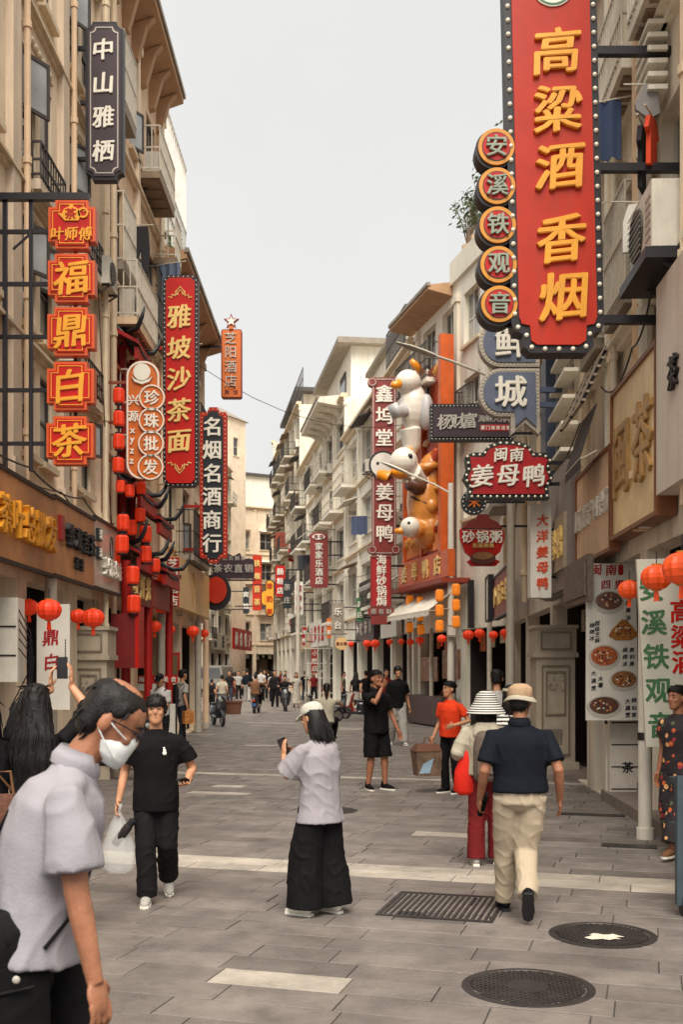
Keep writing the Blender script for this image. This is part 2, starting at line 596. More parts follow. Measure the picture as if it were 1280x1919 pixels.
class Bld:
    """facade from p0 to p1 (outward = right-hand side of travel). local x along, -y outward, z up"""
    def __init__(s, name, label, p0, p1, H, mat, depth=9., cat='building', group=None):
        s.p0, s.p1 = Vector((*p0, 0)), Vector((*p1, 0))
        s.d = (s.p1 - s.p0).normalized()
        s.L = (s.p1 - s.p0).length
        s.rz = math.atan2(s.d.y, s.d.x)
        s.o = thing(name, label, cat, s.p0, s.rz, group)
        s.H, s.mat, s.ops, s.depth = H, mat, [], depth
        s.out = Vector((s.d.y, -s.d.x, 0))
    def loc(s, px, py, w=0.):
        """pixel -> (u, z) on the facade plane moved outward by w"""
        a = s.p0 + s.out * w
        k = (px - CX) / F
        # a + u d : x = k y
        u = (k * a.y - a.x) / (s.d.x - k * s.d.y)
        q = a + s.d * u
        return u, CH + (HOR - py) / F * q.y
    def world(s, u, w, z):
        return s.p0 + s.d * u + s.out * w + Vector((0, 0, z))
    def opening(s, u0, u1, z0, z1):
        s.ops.append((u0, u1, z0, z1))
    def wall(s, zb=0., rev=.28):
        L, H = s.L, s.H
        ops = [(max(a, .02), min(b, L - .02), c, d) for a, b, c, d in s.ops if b > .1 and a < L - .1]
        xs = sorted({0., L} | {v for o in ops for v in o[:2]})
        zs = sorted({zb, H} | {v for o in ops for v in o[2:]})
        m = MB()
        for j in range(len(zs) - 1):
            run = None
            for i in range(len(xs)):
                solid = False
                if i < len(xs) - 1:
                    cx, cz = (xs[i] + xs[i + 1]) / 2, (zs[j] + zs[j + 1]) / 2
                    solid = not any(a < cx < b and c < cz < d for a, b, c, d in ops)
                if solid and run is None:
                    run = xs[i]
                if not solid and run is not None:
                    m.add([(run, 0, zs[j]), (xs[i], 0, zs[j]), (xs[i], 0, zs[j + 1]), (run, 0, zs[j + 1])], [(0, 1, 2, 3)])
                    run = None
        for a, b, c, d in ops:
            r = rev
            m.add([(a, 0, c), (b, 0, c), (b, 0, d), (a, 0, d), (a, r, c), (b, r, c), (b, r, d), (a, r, d)],
                  [(0, 3, 7, 4), (1, 5, 6, 2), (3, 2, 6, 7), (0, 4, 5, 1)])
        D = s.depth
        m.add([(0, 0, zb), (L, 0, zb), (L, D, zb), (0, D, zb), (0, 0, H), (L, 0, H), (L, D, H), (0, D, H)],
              [(0, 4, 7, 3), (1, 2, 6, 5), (4, 5, 6, 7), (3, 7, 6, 2)])
        s.w = m.build('wall', s.mat, s.o)
        return s
    def block(s, name, u0, u1, w0, w1, z0, z1, mat, parent=None):
        m = MB()
        m.box(u0, u1, -w1, -w0, z0, z1)
        return m.build(name, mat, parent or s.o)
    def pilaster(s, u, wd, z0, z1, mat=None, pr=.12):
        m = MB()
        m.box(u - wd / 2, u + wd / 2, -pr, .01, z0, z1)
        m.box(u - wd / 2 - .05, u + wd / 2 + .05, -pr - .05, .01, z1 - .30, z1 - .12)
        m.box(u - wd / 2 - .05, u + wd / 2 + .05, -pr - .04, .01, z0, z0 + .22)
        m.build('pilaster', mat or s.mat, s.o)
    def cornice(s, z, pr=.22, h=.22, mat=None, u0=0., u1=None):
        u1 = s.L if u1 is None else u1
        m = MB()
        m.box(u0, u1, -pr * .5, .01, z, z + h * .45)
        m.box(u0, u1, -pr, .012, z + h * .45, z + h * .8)
        m.box(u0, u1, -pr * .85, .014, z + h * .8, z + h)
        m.build('cornice', mat or TRIM, s.o)
    def eave(s, z, over, th=.18, drop=.35, mat=SOFFIT, brackets=0, u0=None, u1=None, curl=False):
        u0, u1 = (-.1 if u0 is None else u0), (s.L + .1 if u1 is None else u1)
        m = MB()
        prof = [(.02, z), (-over, z + drop), (-over, z + drop + th), (.02, z + drop + th + .15)]
        m.add([(u, y, zz) for u in (u0, u1) for y, zz in prof],
              [(0, 1, 2, 3), (7, 6, 5, 4), (0, 4, 5, 1), (1, 5, 6, 2), (2, 6, 7, 3), (3, 7, 4, 0)])
        e = m.build('eave', mat, s.o)
        m = MB()
        m.box(u0 - .03, u1 + .03, -over - .05, -over + .06, z + drop + th - .04, z + drop + th + .07)
        m.build('gutter', CONC, e)
        for i in range(brackets):
            u = u0 + (i + .5) * (u1 - u0) / brackets
            m = MB()
            pts = [(.0, z - .75), (-.12, z - .7), (-.22, z - .35), (-over * .55, z - .05), (-over * .85, z + drop * .7), (-.0, z)]
            vs = [(u + dx, y, zz) for dx in (-.09, .09) for y, zz in pts]
            n = len(pts)
            m.add(vs, [tuple(range(n)), tuple(range(2 * n - 1, n - 1, -1))] + [(k, k + n, (k + 1) % n + n, (k + 1) % n) for k in range(n)])
            m.build('bracket', mat, e)
        return e
    WIN = {}
    def window(s, u0, u1, z0, z1, nx=2, nz=2, fr=FRAME, gl=GLASS, rec=.14, sill=True, cut=True, ajar=None, surround=None, hood=False):
        if u1 < u0:
            u0, u1 = u1, u0
        if cut:
            s.opening(u0, u1, z0, z1)
        w, h = round(u1 - u0, 2), round(z1 - z0, 2)
        key = (w, h, nx, nz, fr.name, gl.name)
        if key not in Bld.WIN:
            m = MB()
            t = min(.055, w * .08)
            m.box(0, t, 0, .06, 0, h)
            m.box(w - t, w, 0, .06, 0, h)
            m.box(t, w - t, 0, .06, 0, t)
            m.box(t, w - t, 0, .06, h - t, h)
            pw, ph = (w - 2 * t) / nx, (h - 2 * t) / nz
            for i in range(1, nx):
                m.box(t + i * pw - .022, t + i * pw + .022, .003, .055, t, h - t)
            for j in range(1, nz):
                for i in range(nx):
                    m.box(t + i * pw + .022, t + (i + 1) * pw - .022, .005, .05, t + j * ph - .02, t + j * ph + .02)
            p = MB()
            p.box(.0, pw - .046, .028, .034, 0, ph - .04)
            Bld.WIN[key] = (m.mesh('window', fr), p.mesh('pane', gl), pw, ph, t)
        me, pme, pw, ph, t = Bld.WIN[key]
        wo = put('window', me, s.o, (u0, rec, z0))
        for j in range(nz):
            for i in range(nx):
                if ajar == (i, j):
                    L_ = (t + i * pw + .023, -.03, t + j * ph + .02)
                    put('pane', with_glass(pme), wo, L_, None, None, None, (0, 0, R(-32)))
                    a_, b_ = pw - .046, ph - .04
                    m = MB()
                    for q in ((-.03, .02, -.02, b_ + .02), (a_ - .02, a_ + .03, -.02, b_ + .02)):
                        m.box(q[0], q[1], .012, .05, q[2], q[3])
                    for q in ((.02, a_ - .02, -.02, .03), (.02, a_ - .02, b_ - .03, b_ + .02)):
                        m.box(q[0], q[1], .012, .05, q[2], q[3])
                    put('sash', m.mesh('sash', fr), wo, L_, None, None, None, (0, 0, R(-32)))
                    continue
                put('pane', pme, wo, (t + i * pw + .023, 0, t + j * ph + .02))
        if sill:
            m = MB()
            m.box(-.08, w + .08, -rec - .10, -rec + .012, -.09, -.002)
            m.build('sill', surround or TRIM, wo)
        if hood:
            m = MB()
            m.add([(-.12, -rec + .01, h + .30), (w + .12, -rec + .01, h + .30), (w + .12, -rec - .62, h + .10), (-.12, -rec - .62, h + .10),
                   (-.12, -rec + .01, h + .36), (w + .12, -rec + .01, h + .36), (w + .12, -rec - .62, h + .14), (-.12, -rec - .62, h + .14)],
                  [(0, 1, 2, 3)[::-1], (4, 5, 6, 7)[::-1], (0, 4, 5, 1), (1, 5, 6, 2), (2, 6, 7, 3), (3, 7, 4, 0)])
            m.build('hood', hood if not isinstance(hood, bool) else ROOFT, wo)
        if surround:
            m = MB()
            m.box(-.14, -.002, -rec - .05, -rec + .01, -.002, h + .02)
            m.box(w + .002, w + .14, -rec - .05, -rec + .01, -.002, h + .02)
            m.box(-.2, w + .2, -rec - .08, -rec + .012, h + .022, h + .18)
            m.build('surround', surround, wo)
        return wo
    def balcony(s, u0, u1, z, dep=.9, h=1.0, rail=RAILW, slab=CONC, bars=.13, plank=False):
        if u1 < u0:
            u0, u1 = u1, u0
        m = MB()
        m.box(u0, u1, -dep, .01, z - .14, z)
        b = m.build('balcony', slab, s.o)
        if plank:
            m = MB()
            n = 4
            for i in range(n):
                m.box(u0 + .06 + i * (u1 - u0 - .1) / n, u0 + .03 + (i + .72) * (u1 - u0 - .1) / n, -dep + .06, -.02, z - .17, z - .142)
            m.build('underside_boards', SHUT, b)
        m = MB()
        r = .014
        for zz in (z + .06, z + h * .52, z + h):
            m.box(u0, u1, -dep - r, -dep + r, zz - r, zz + r)
            m.box(u0 - r, u0 + r, -dep + r, 0, zz - r, zz + r)
            m.box(u1 - r, u1 + r, -dep + r, 0, zz - r, zz + r)
        n = max(2, int((u1 - u0) / bars))
        for i in range(n + 1):
            u = u0 + i * (u1 - u0) / n
            m.box(u - r * .7, u + r * .7, -dep - r * .7, -dep + r * .7, z, z + h)
        n = max(2, int(dep / bars))
        for i in range(1, n):
            for u in (u0, u1):
                m.box(u - r * .7, u + r * .7, -i * dep / n - r * .7, -i * dep / n + r * .7, z, z + h)
        m.build('railing', rail, b)
        return b
    def pipe(s, u, z0, z1, r=.05, mat=TRIM, w=.08):
        m = MB()
        m.tube([(u, -w, z0), (u, -w, z1)], r, 8)
        for z in [z0 + .6 + k * 1.8 for k in range(int((z1 - z0) / 1.8))]:
            m.tube([(u, -w, z), (u, -w, z + .09)], r * 1.35, 8)
        m.build('drain_pipe', mat, s.o, smooth=40)
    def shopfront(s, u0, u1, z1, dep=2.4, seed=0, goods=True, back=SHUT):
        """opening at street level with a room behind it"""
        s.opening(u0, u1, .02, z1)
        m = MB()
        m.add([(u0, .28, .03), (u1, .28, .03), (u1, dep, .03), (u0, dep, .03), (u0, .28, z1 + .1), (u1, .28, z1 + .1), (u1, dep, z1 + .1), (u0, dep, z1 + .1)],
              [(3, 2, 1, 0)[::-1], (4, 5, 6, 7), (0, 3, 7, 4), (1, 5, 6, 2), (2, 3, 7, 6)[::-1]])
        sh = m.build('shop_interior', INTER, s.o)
        rr = random.Random(seed)
        n = max(1, int((u1 - u0) / 1.1))
        for i in range(n):
            a = u0 + .08 + i * (u1 - u0 - .1) / n
            b = a + (u1 - u0 - .1) / n - .09
            m = MB()
            m.box(a, b, dep - .12, dep - .04, .05, z1 * rr.uniform(.72, .86))
            m.build('door_leaf', [back, SHUT, CONC, PALE2, TAN][rr.randint(0, 4)] if not goods else back, sh)
        GC = [pm('goods_%d' % k, c, .6, .3, 20, .1) for k, c in enumerate(('8a2c1c', 'b98a4a', '5e4a3c', 'b9b0a2', '6e2018', 'c2602c', '3c5a4a', 'd0c0a0'))]
        for i in range(int((u1 - u0) / .62)):
            if not goods and i % 2:
                continue
            a = u0 + .12 + i * .62 + rr.uniform(0, .08)
            hh = rr.uniform(.55, .95)
            y0 = rr.uniform(.32, .7)
            m = MB()
            m.box(a, a + .5, y0, y0 + .45, .03, hh)
            st_ = m.build('display_stand', GC[rr.randint(0, 7)], sh)
            m = MB()
            for lv in range(rr.randint(1, 3)):
                for q in range(4):
                    m.cur = rr.randint(0, 7)
                    x = a + .02 + q * .12
                    m.box(x, x + .10, y0 + .06 + lv * .1, y0 + .17 + lv * .1, hh + lv * .13, hh + .04 + lv * .13 + rr.uniform(.06, .16))
            o_ = m.build('goods', GC, sh, kind='stuff')
        for i in range(int((u1 - u0) / .8)):
            a = u0 + .25 + i * .8
            m = MB()
            w_ = rr.uniform(.25, .5)
            h_ = rr.uniform(.25, .6)
            m.box(a, a + w_, .5, .53, z1 - .12 - h_, z1 - .1)
            m.build('hanging_card', GC[rr.choice([0, 3, 3, 5, 7])], sh)
        return sh

# ---------------- air conditioner
def ac_mesh():
    m = MB()
    m.box(-.42, .42, -.15, .15, 0, .58)
    body = m.mesh('casing', ACW)
    m = MB()
    m.lathe([(.235, 0), (.235, .02), (.215, .03), (.20, .012), (.001, .012)], 20)
    for a in range(3):
        pass
    gr = m
    m2 = MB()
    for v, f, q in ((gr.v, gr.f, 0),):
        m2.add([(x - .12, -.15 - z, y + .29) for x, y, z in v], f)
    fan = m2.mesh('fan_opening', pm('fan_dark', '3a3836', .6))
    m = MB()
    for k in range(9):
        m.box(-.36, .12, -.187, -.181, .07 + k * .055, .078 + k * .055)
    for k in range(6):
        m.box(.2, .38, -.156, -.15, .1 + k * .07, .13 + k * .07)
    lou = m.mesh('grille', pm('grille_grey', 'a49c90', .5))
    m = MB()
    m.bar((0, .3, -.02), (0, -.2, -.02), .02)
    m.bar((0, .3, -.3), (0, -.16, -.03), .015)
    br = m.mesh('bracket', RAILD)
    return body, fan, lou, br
AC = ac_mesh()
def ac(p, rz, label, sc=1.):
    t = thing('air_conditioner', label, 'air conditioner', p, rz, 'air conditioner outdoor units')
    t.scale = (sc,) * 3
    for n, me in zip(('casing', 'fan_opening', 'grille'), AC):
        put(n, me, t)
    put('bracket', AC[3], t, (-.34, 0, 0))
    put('bracket', AC[3], t, (.34, 0, 0))
    return t

# ---------------- LEFT row
XL = -4.3
L1 = Bld('shophouse', 'tan stucco building with tall dark casement windows nearest on the left', (XL, 7.6), (XL, 19.3), 16.5, CREAM)
def wpx(b, x0, y0, x1, y1, **k):
    u0, za = b.loc(x0, (y0 + y1) / 2)
    u1, _ = b.loc(x1, (y0 + y1) / 2)
    um = (x0 + x1) / 2
    _, z1 = b.loc(um, y0)
    _, z0 = b.loc(um, y1)
    return b.window(u0, u1, z0, z1, **k)
for (z0, z1) in ((4.75, 6.0), (6.5, 7.95), (8.6, 10.25), (11.3, 12.9)):
    for k, u in enumerate((4.3, 5.2, 6.9, 7.75, 9.35, 10.2)):
        if z0 == 4.75 and k < 2:
            continue
        L1.window(u, u + .62, z0, z1, 1, 2, rec=.05, ajar=(0, 1) if (k, z0) in ((2, 8.6), (2, 6.5), (4, 11.3), (3, 6.5), (5, 4.75), (4, 8.6)) else None, gl=GLASS2 if (k + int(z0)) % 2 else GLASS)
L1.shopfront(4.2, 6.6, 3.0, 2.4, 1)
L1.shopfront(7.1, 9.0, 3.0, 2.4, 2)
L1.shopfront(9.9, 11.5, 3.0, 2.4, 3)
L1.wall()
for u in (3.9, 6.35, 8.85, 11.35):
    L1.pilaster(u, .34, 4.3, 16.4, CREAM2, .10)
for u in (4.02, 6.55, 9.05):
    L1.pipe(u + .14, 4.3, 16.4, .045, TAN, .13)
L1.pipe(11.1, .1, 16.4, .05, TRIM, .2)
for z in (6.15, 8.2, 10.75, 13.4):
    L1.cornice(z, .12, .12, TRIM, .0, 11.69)
# carved relief panels under the windows
for z in (8.02, 10.42):
    for u in (6.9, 9.35):
        m = MB()
        m.box(u, u + 1.46, -.03, .01, z, z + .11)
        rr = random.Random(int(u * 10 + z))
        for k in range(7):
            m.ball((u + .2 + k * .18, -.03, z + .06), (.08, .03, .05), 8, 5)
        m.build('carved_panel', TRIM, L1.o)

L2 = Bld('shophouse', 'stained tan building with caged balconies and wide eave above the red lantern front', (XL, 19.302), (XL, 25.5), 15.2, TAN)
for z0, z1 in ((9.4, 11.1), (12.4, 14.1)):
    for u in (.7, 2.5, 4.4):
        L2.window(u, u + 1.1, z0, z1, 2, 2, rec=.06, ajar=(0, 0) if u == 2.5 else None, gl=GLASS2 if u == 2.5 else GLASS)
L2.window(1.0, 2.2, 6.2, 7.8, 2, 2)
L2.window(3.6, 4.8, 6.2, 7.8, 2, 2)
L2.shopfront(.35, 2.9, 3.0, 2.6, 5)
L2.shopfront(3.4, 5.9, 3.0, 2.6, 6)
L2.wall()
L2.eave(15.0, .55, .16, .20, SOFFIT, 7, -.6, 6.25)
for u in (.12, 3.1, 6.08):
    L2.pilaster(u, .22, 3.2, 14.9, CREAM, .1)
L2.pipe(.45, .1, 15, .055, TRIM, .12)
L2.pipe(5.75, .1, 15, .06, CREAM, .12)
L2.balcony(.7, 2.9, 8.35, .5, 1.05, RAILW, TAN, .11, True)
L2.balcony(3.2, 5.2, 12.2, .5, .95, RAILW, SHUT, .13, True)
L2.balcony(5.3, 6.15, 11.2, .5, .95, RAILW, SHUT, .13, True)
for z in (5.6, 11.7, 8.9):
    L2.cornice(z, .14, .15, CREAM)
ac(L2.world(1.35, .26, 8.4), L2.rz, 'white air conditioner caged on the balcony left of the long red noodle sign', .95)
ac(L2.world(4.0, .26, 12.25), L2.rz, 'white air conditioner on the high balcony right of the dark plum sign', .95)

ac(L1.world(8.6, .24, 6.35), L1.rz, 'small air conditioner on the tan wall right of the tea plaques', .75)
ac(L1.world(11.0, .24, 8.35), L1.rz, 'air conditioner below the dark plum sign', .8)
ac(L2.world(5.5, .24, 9.2), L2.rz, 'air conditioner behind the noodle sign on the stained building', .85)
for u, z in ((7.0, 8.45), (9.5, 8.45), (9.5, 6.3)):
    L1.balcony(u, u + 1.3, z, .22, .5, RAILD, CREAM2, .12)
L3 = Bld('shophouse', 'cream corner building with carved eave brackets and a white rail roof deck', (XL, 25.502), (XL, 32.9), 11.6, CREAM)
for z0, z1 in ((4.9, 6.6), (8.2, 10.2)):
    for u in (1.0, 3.3, 5.5):
        L3.window(u, u + 1.1, z0, z1, 2, 2, rec=.06, ajar=(0, 0) if u == 3.3 else None, surround=TRIM)
L3.shopfront(.4, 3.0, 3.0, 2.6, 7)
L3.shopfront(3.5, 6.9, 3.0, 2.6, 8)
L3.wall()
L3.eave(11.3, .65, .16, .2, SOFFIT, 4)
for u in (.1, 2.7, 5.0, 7.25):
    L3.pilaster(u, .3, 3.2, 11.2, CREAM2, .12)
L3.cornice(7.4, .2, .2)
L3.balcony(2.2, 5.4, 4.75, .5, 1.15, RAILD, CONC, .11)
L3.balcony(.3, 1.9, 7.5, .5, 1.0, RAILW, TAN, .11, True)
ac(L3.world(.9, .26, 7.55), L3.rz, 'small air conditioner on the balcony beside the red noodle sign', .9)
# roof deck of L3: white shed and glass-rail terrace
m = MB()
m.box(.2, 5.2, .5, 4.5, 11.6, 13.4)
m.build('roof_room', PALE, L3.o)
m = MB()
for u in [0.05 + k * .30 for k in range(18)]:
    m.box(u - .02, u + .02, .12, .16, 11.6, 16.0)
for z in (13.5, 14.2, 16.0):
    m.box(.03, 5.17, .11, .17, z - .03, z + .03)
for k in range(14):
    m.box(.03, .07, .12 + k * .3, .16 + k * .3, 11.6, 16.0)
for z in (13.5, 16.0):
    m.box(.02, .08, .17, 4.2, z - .03, z + .03)
m.build('roof_railing', pm('pale_rail', 'd6d4cc', .5), L3.o)
m = MB()
m.box(.08, 5.15, .135, .145, 13.55, 14.15)
m.build('rail_panel', pm('frosted_panel', 'cfd0ca', .4), L3.o)
rr = random.Random(9)
m = MB()
for k in range(160):
    c = Vector((rr.uniform(.6, 3.2), rr.uniform(-.3, .3), 11.75 + rr.random() * .7))
    a = Vector((rr.uniform(-1, 1), rr.uniform(-1, 1), rr.uniform(-1, 1))).normalized() * .10
    b = a.cross(Vector((rr.random(), rr.random(), rr.random()))).normalized() * .05
    m.add([c - a, c + b, c + a, c - b], [(0, 1, 2, 3)])
m.build('planter_foliage', GREEN, L3.o, kind='stuff')

# ---------------- far left, where the street turns
def generic(b, floors, zf, fh, bays, seed, gl=GLASS2, fr=FRAMEW, bal=.35, hoodp=.3, z_top=None, sur=None, ww=.52, shop=True, acs=0, nx=2, acn=''):
    rr = random.Random(seed)
    bw = b.L / bays
    if shop:
        for i in range(bays):
            b.shopfront(i * bw + .2, (i + 1) * bw - .2, zf - .9, 2.2, seed + i, goods=False)
    for f in range(floors):
        for i in range(bays):
            u = (i + .5) * bw
            w = bw * ww
            z0 = zf + f * fh + .75
            b.window(u - w / 2, u + w / 2, z0, z0 + fh * .56, nx, 2, fr if rr.random() < .7 else FRAME, gl if rr.random() < .6 else GLASS,
                     hood=(rr.choice([ROOFT, SHUT, PALE]) if rr.random() < hoodp else False), surround=sur)
    b.wall()
    for f in range(floors):
        b.cornice(zf + f * fh + .05, .16, .2, TRIM)
        for i in range(bays):
            if rr.random() < bal:
                u = (i + .5) * bw
                b.balcony(u - bw * .36, u + bw * .36, zf + f * fh + .3, .8, 1., rr.choice([RAILW, RAILD]), b.mat, .14)
    for i in range(bays + 1):
        b.pilaster(min(max(i * bw, .12), b.L - .12), .26, .0, b.H - .1, None, .12)
    b.cornice(b.H - .15, .35, .35, TRIM)
    seen = set()
    for q in range(acs):
        i, f = (q * 2 + seed) % bays, (q + q // bays) % floors
        if (i, f) in seen:
            continue
        seen.add((i, f))
        u = (i + .5) * bw + bw * .33
        ac(b.world(u, .24, zf + f * fh + .12), b.rz, 'air conditioner, %s storey, %s bay from left, %s' % (ORD[f + 1], ORD[i], acn), .9)

L4 = Bld('far_building', 'cream far building with two shop boards beyond the left corner', (-13.4, 76.), (-11.2, 108.), 21.5, PALE2, 8)
generic(L4, 5, 4.2, 3.4, 9, 21, bal=.2, hoodp=.25)
L5 = Bld('far_building', 'brownish end building with roof shack closing the street', (-13., 127.), (-2.5, 133.), 21.0, CREAM, 8)
generic(L5, 4, 4.5, 3.6, 4, 22, bal=.4, hoodp=.6)
m = MB()
m.box(.2, 8, 1, 6, 21, 25)
rf = m.build('roof_shack', PALE, L5.o)
m = MB()
m.box(-.3, 8.5, .6, 6.5, 25.002, 25.3)
m.build('shack_roof', ROOFT, rf)
L6 = Bld('far_building', 'slim cream tower with a peaked cap seen past the black liquor sign', (-12.2, 116.), (-10.6, 119.), 29.0, CREAM, 5)
L6.window(1.0, 2.0, 25, 27, 1, 2, GLASS and FRAMEW)
L6.wall()
m = MB()
m.add([(-.3, -.3, 29), (3.7, -.3, 29), (3.7, 5, 29), (-.3, 5, 29), (1.7, 2.3, 30.6)], [(0, 1, 4), (1, 2, 4), (2, 3, 4), (3, 0, 4), (3, 2, 1, 0)])
m.build('roof', CONC, L6.o)

# ---------------- RIGHT row (facades travel towards the camera)
R1 = Bld('shophouse', 'cluttered grey cream building with laundry balconies nearest on the right', (3.75, 16.2), (3.33, 6.8), 16.5, PALE2)
for z0 in (6.3, 9.2, 12.1):
    for u in (.6, 2.4, 4.2, 6.0):
        R1.window(u, u + 1.15, z0, z0 + 1.6, 2, 2, FRAMEW, GLASS2 if u > 2 else GLASS, sill=False)
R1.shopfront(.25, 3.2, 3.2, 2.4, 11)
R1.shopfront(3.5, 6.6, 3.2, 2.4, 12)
R1.wall()
for u, mt, r in ((.25, TRIM, .07), (1.95, PALE, .06), (2.12, TRIM, .05), (3.75, TAN, .1), (3.98, PALE, .08), (5.7, TRIM, .07), (2.26, PALE2, .04), (1.8, FRAMEW, .03)):
    R1.pipe(u, 3.4, 16.4, r, mt, .12)
for u, z in ((.45, 9.0), (.45, 11.7), (2.3, 8.9), (2.3, 11.8), (4.1, 9.0), (4.1, 11.9)):
    R1.balcony(u, u + 1.45, z, .34, .95, RAILW, SHUT if u < 2 else PALE2, .12, True)
for k in range(6):
    R1.block('sun_louvre', 4.1, 4.7, .05, .26, 8.0 + k * .14, 8.05 + k * .14, PALE)
for z in (5.9, 8.7, 11.55):
    R1.cornice(z, .18, .2, PALE)
ac(R1.world(5.05, .25, 6.0), R1.rz, 'large white air conditioner right of the big red liquor sign', 1.15)
ac(R1.world(1.7, .25, 6.6), R1.rz, 'small air conditioner below the balconies behind the big red sign', .8)
m = MB()
m.box(4.4, 5.6, -.5, .0, 5.86, 5.97)
m.build('service_ledge', BLACKM, R1.o)

R2 = Bld('shophouse', 'grey building with ribbed metal cladding and stepped hoods behind the blue seafood sign', (4.5, 28.9), (3.752, 16.215), 14.2, PALE2)
for z0 in (6.4, 9.3, 12.):
    for u in (.6, 2.9, 5.2, 7.5, 9.8):
        R2.window(u, u + 1.3, z0, z0 + 1.5, 2, 2, FRAMEW, GLASS2, hood=PALE)
R2.shopfront(.3, 4.0, 3.0, 2.4, 14)
R2.shopfront(4.3, 8.2, 3.0, 2.4, 15)
R2.shopfront(8.5, 12.4, 3.0, 2.4, 19)
R2.wall()
for u, z in ((.4, 6.0), (2.7, 6.0), (5.0, 6.1), (5.0, 9.0), (2.7, 9.0)):
    R2.balcony(u, u + 1.7, z, .6, 1.0, RAILW, CONC, .10)
for u, r in ((.2, .06), (2.4, .05), (4.75, .07), (7.5, .06)):
    R2.pipe(u, 3.3, 14.5, r, TRIM, .12)
# ribbed cladding panel with raised characters below
RIB = pm('ribbed_cladding', '8b8078', .5, .15, 3, .05, 60, metal=.35, streak=.3)
m = MB()
for k in range(34):
    u = 9.35 + k * .095
    m.box(u, u + .06, -.34, -.26, 3.05, 5.0)
m.box(9.33, 12.6, -.26, -.1, 3.03, 5.02)
clad = m.build('ribbed_panel', RIB, R2.o)
# stepped plastic hoods
for k in range(7):
    R2.block('step_hood', 10.2, 11.9, .05, .34 - .02 * k, 5.25 + k * .42, 5.31 + k * .42, PALE)
# blue panel
R2.block('blue_panel', 9.0, 9.7, .1, .28, 4.9, 7.4, pm('blue_grey_paint', '48546c', .5))

R3 = Bld('shophouse', 'white three storey building with deep eave above the orange duck restaurant', (2.62, 37.), (4.55, 29.), 13.7, PALE)
for z0 in (6.3, 8.9, 11.5):
    for u in (.6, 2.6, 4.6, 6.5):
        R3.window(u, u + 1.35, z0, z0 + 1.6, 3, 2, FRAMEW, GLASS2 if (u > 3) else GLASS)
R3.shopfront(.3, 3.9, 3.0, 2.8, 16, back=REDP)
R3.shopfront(4.4, 7.9, 3.0, 2.8, 17)
R3.wall()
R3.eave(13.4, .8, .14, .15, SOFFIT, 0, -.7, 3.6)
R3.balcony(-.0, 3.4, 10.9, .8, 1.1, RAILD, PALE, .13)
for u in (.15, 4.1, 8.1):
    R3.pilaster(u, .3, 3.2, 13.3, PALE2, .1)
rr = random.Random(31)
for k, (u, h_) in enumerate(((4.2, 2.1), (5.0, 1.5), (5.9, 2.4), (6.8, 1.7), (7.5, 2.0))):
    m = MB()
    m.lathe([(.16, 14.4), (.22, 14.75)], 10, (u, .3, 0))
    po = m.build('plant_pot', TAN, R3.o)
    m = MB()
    tips = []
    for q in range(9):
        a = rr.uniform(0, 6.28)
        e = Vector((u + math.cos(a) * rr.uniform(.15, .5), .3 + math.sin(a) * .4, 14.7 + h_ * rr.uniform(.5, 1)))
        m.tube([(u, .3, 14.6), ((u + e.x) / 2, (.3 + e.y) / 2, (14.7 + e.z) / 2 + .1), e], [.03, .02, .008], 5)
        tips.append(e)
    m.build('stems', SHUT, po)
    m = MB()
    for q in range(260):
        e = rr.choice(tips)
        c = Vector((u, .3, 14.7)).lerp(e, rr.uniform(.45, 1.1)) + Vector((rr.gauss(0, .1), rr.gauss(0, .1), rr.gauss(0, .1)))
        a = Vector((rr.uniform(-1, 1), rr.uniform(-1, 1), rr.uniform(-1, .4))).normalized() * .085
        b = a.cross(Vector((rr.random(), rr.random(), rr.random()))).normalized() * .035
        m.add([c - a, c + b, c + a, c - b], [(0, 1, 2, 3)])
    m.build('leaves', GREEN, po, kind='stuff')
m = MB()
m.box(3.6, 8.2, -.1, 3, 13.7, 14.4)
m.build('roof_parapet', PALE, R3.o)

def bend(Y):
    return (2.6 - .145 * (Y - 37.0), Y)
R4 = Bld('shophouse', 'pale plaster building with tall window bays behind the dark red vertical duck sign', bend(53.), bend(37.05), 13.0, PALE)
generic(R4, 3, 4.0, 3.0, 4, 41, bal=.4, hoodp=.2, sur=PALE2, ww=.6, acs=6, acn='pale building behind the duck house sign')
m = MB()
m.box(1.5, 11.5, 1.0, 7, 13.0, 15.8)
q = m.build('roof_room', PALE, R4.o)
m = MB()
m.box(1.2, 11.8, .7, 7.3, 15.802, 16.0)
m.build('room_roof', CONC, q)
R4.balcony(12., 15.6, 13.2, .3, 1.3, RAILD, PALE, .14)
R5 = Bld('shophouse', 'white building with bracketed balcony and roof house behind the family hotel sign', bend(74.), bend(53.02), 15.2, PALE)
generic(R5, 4, 3.9, 2.75, 5, 51, bal=.6, hoodp=.3, sur=PALE2, ww=.58, acs=8, acn='white building behind the family hotel sign')
R5.eave(15.0, 1.3, .25, .2, PALE2, 6, 12, 20)
m = MB()
m.box(6, 16, 1, 7, 15.2, 19.3)
q = m.build('roof_house', PALE, R5.o)
m = MB()
m.box(5.2, 16.6, .2, 7.5, 19.302, 19.6)
m.build('house_roof', CONC, q)
m = MB()
m.box(12.2, 14.2, .93, 1.0, 16.6, 18.4)
w_ = m.build('house_window', GLASS, q)
R6 = Bld('shophouse', 'tall cluttered pale building with roof terraces far down the right side', bend(96.), bend(74.02), 20.0, PALE2)
generic(R6, 5, 4.2, 3.2, 6, 61, bal=.65, hoodp=.5, ww=.55, acs=9, acn='tall cluttered far building')
m = MB()
m.box(3, 14, 1, 6, 20.0, 22.8)
q = m.build('roof_shed', PALE2, R6.o)
m = MB()
m.box(2, 15, .3, 7, 22.802, 23.1)
m.build('shed_roof', ROOFT, q)
m = MB()
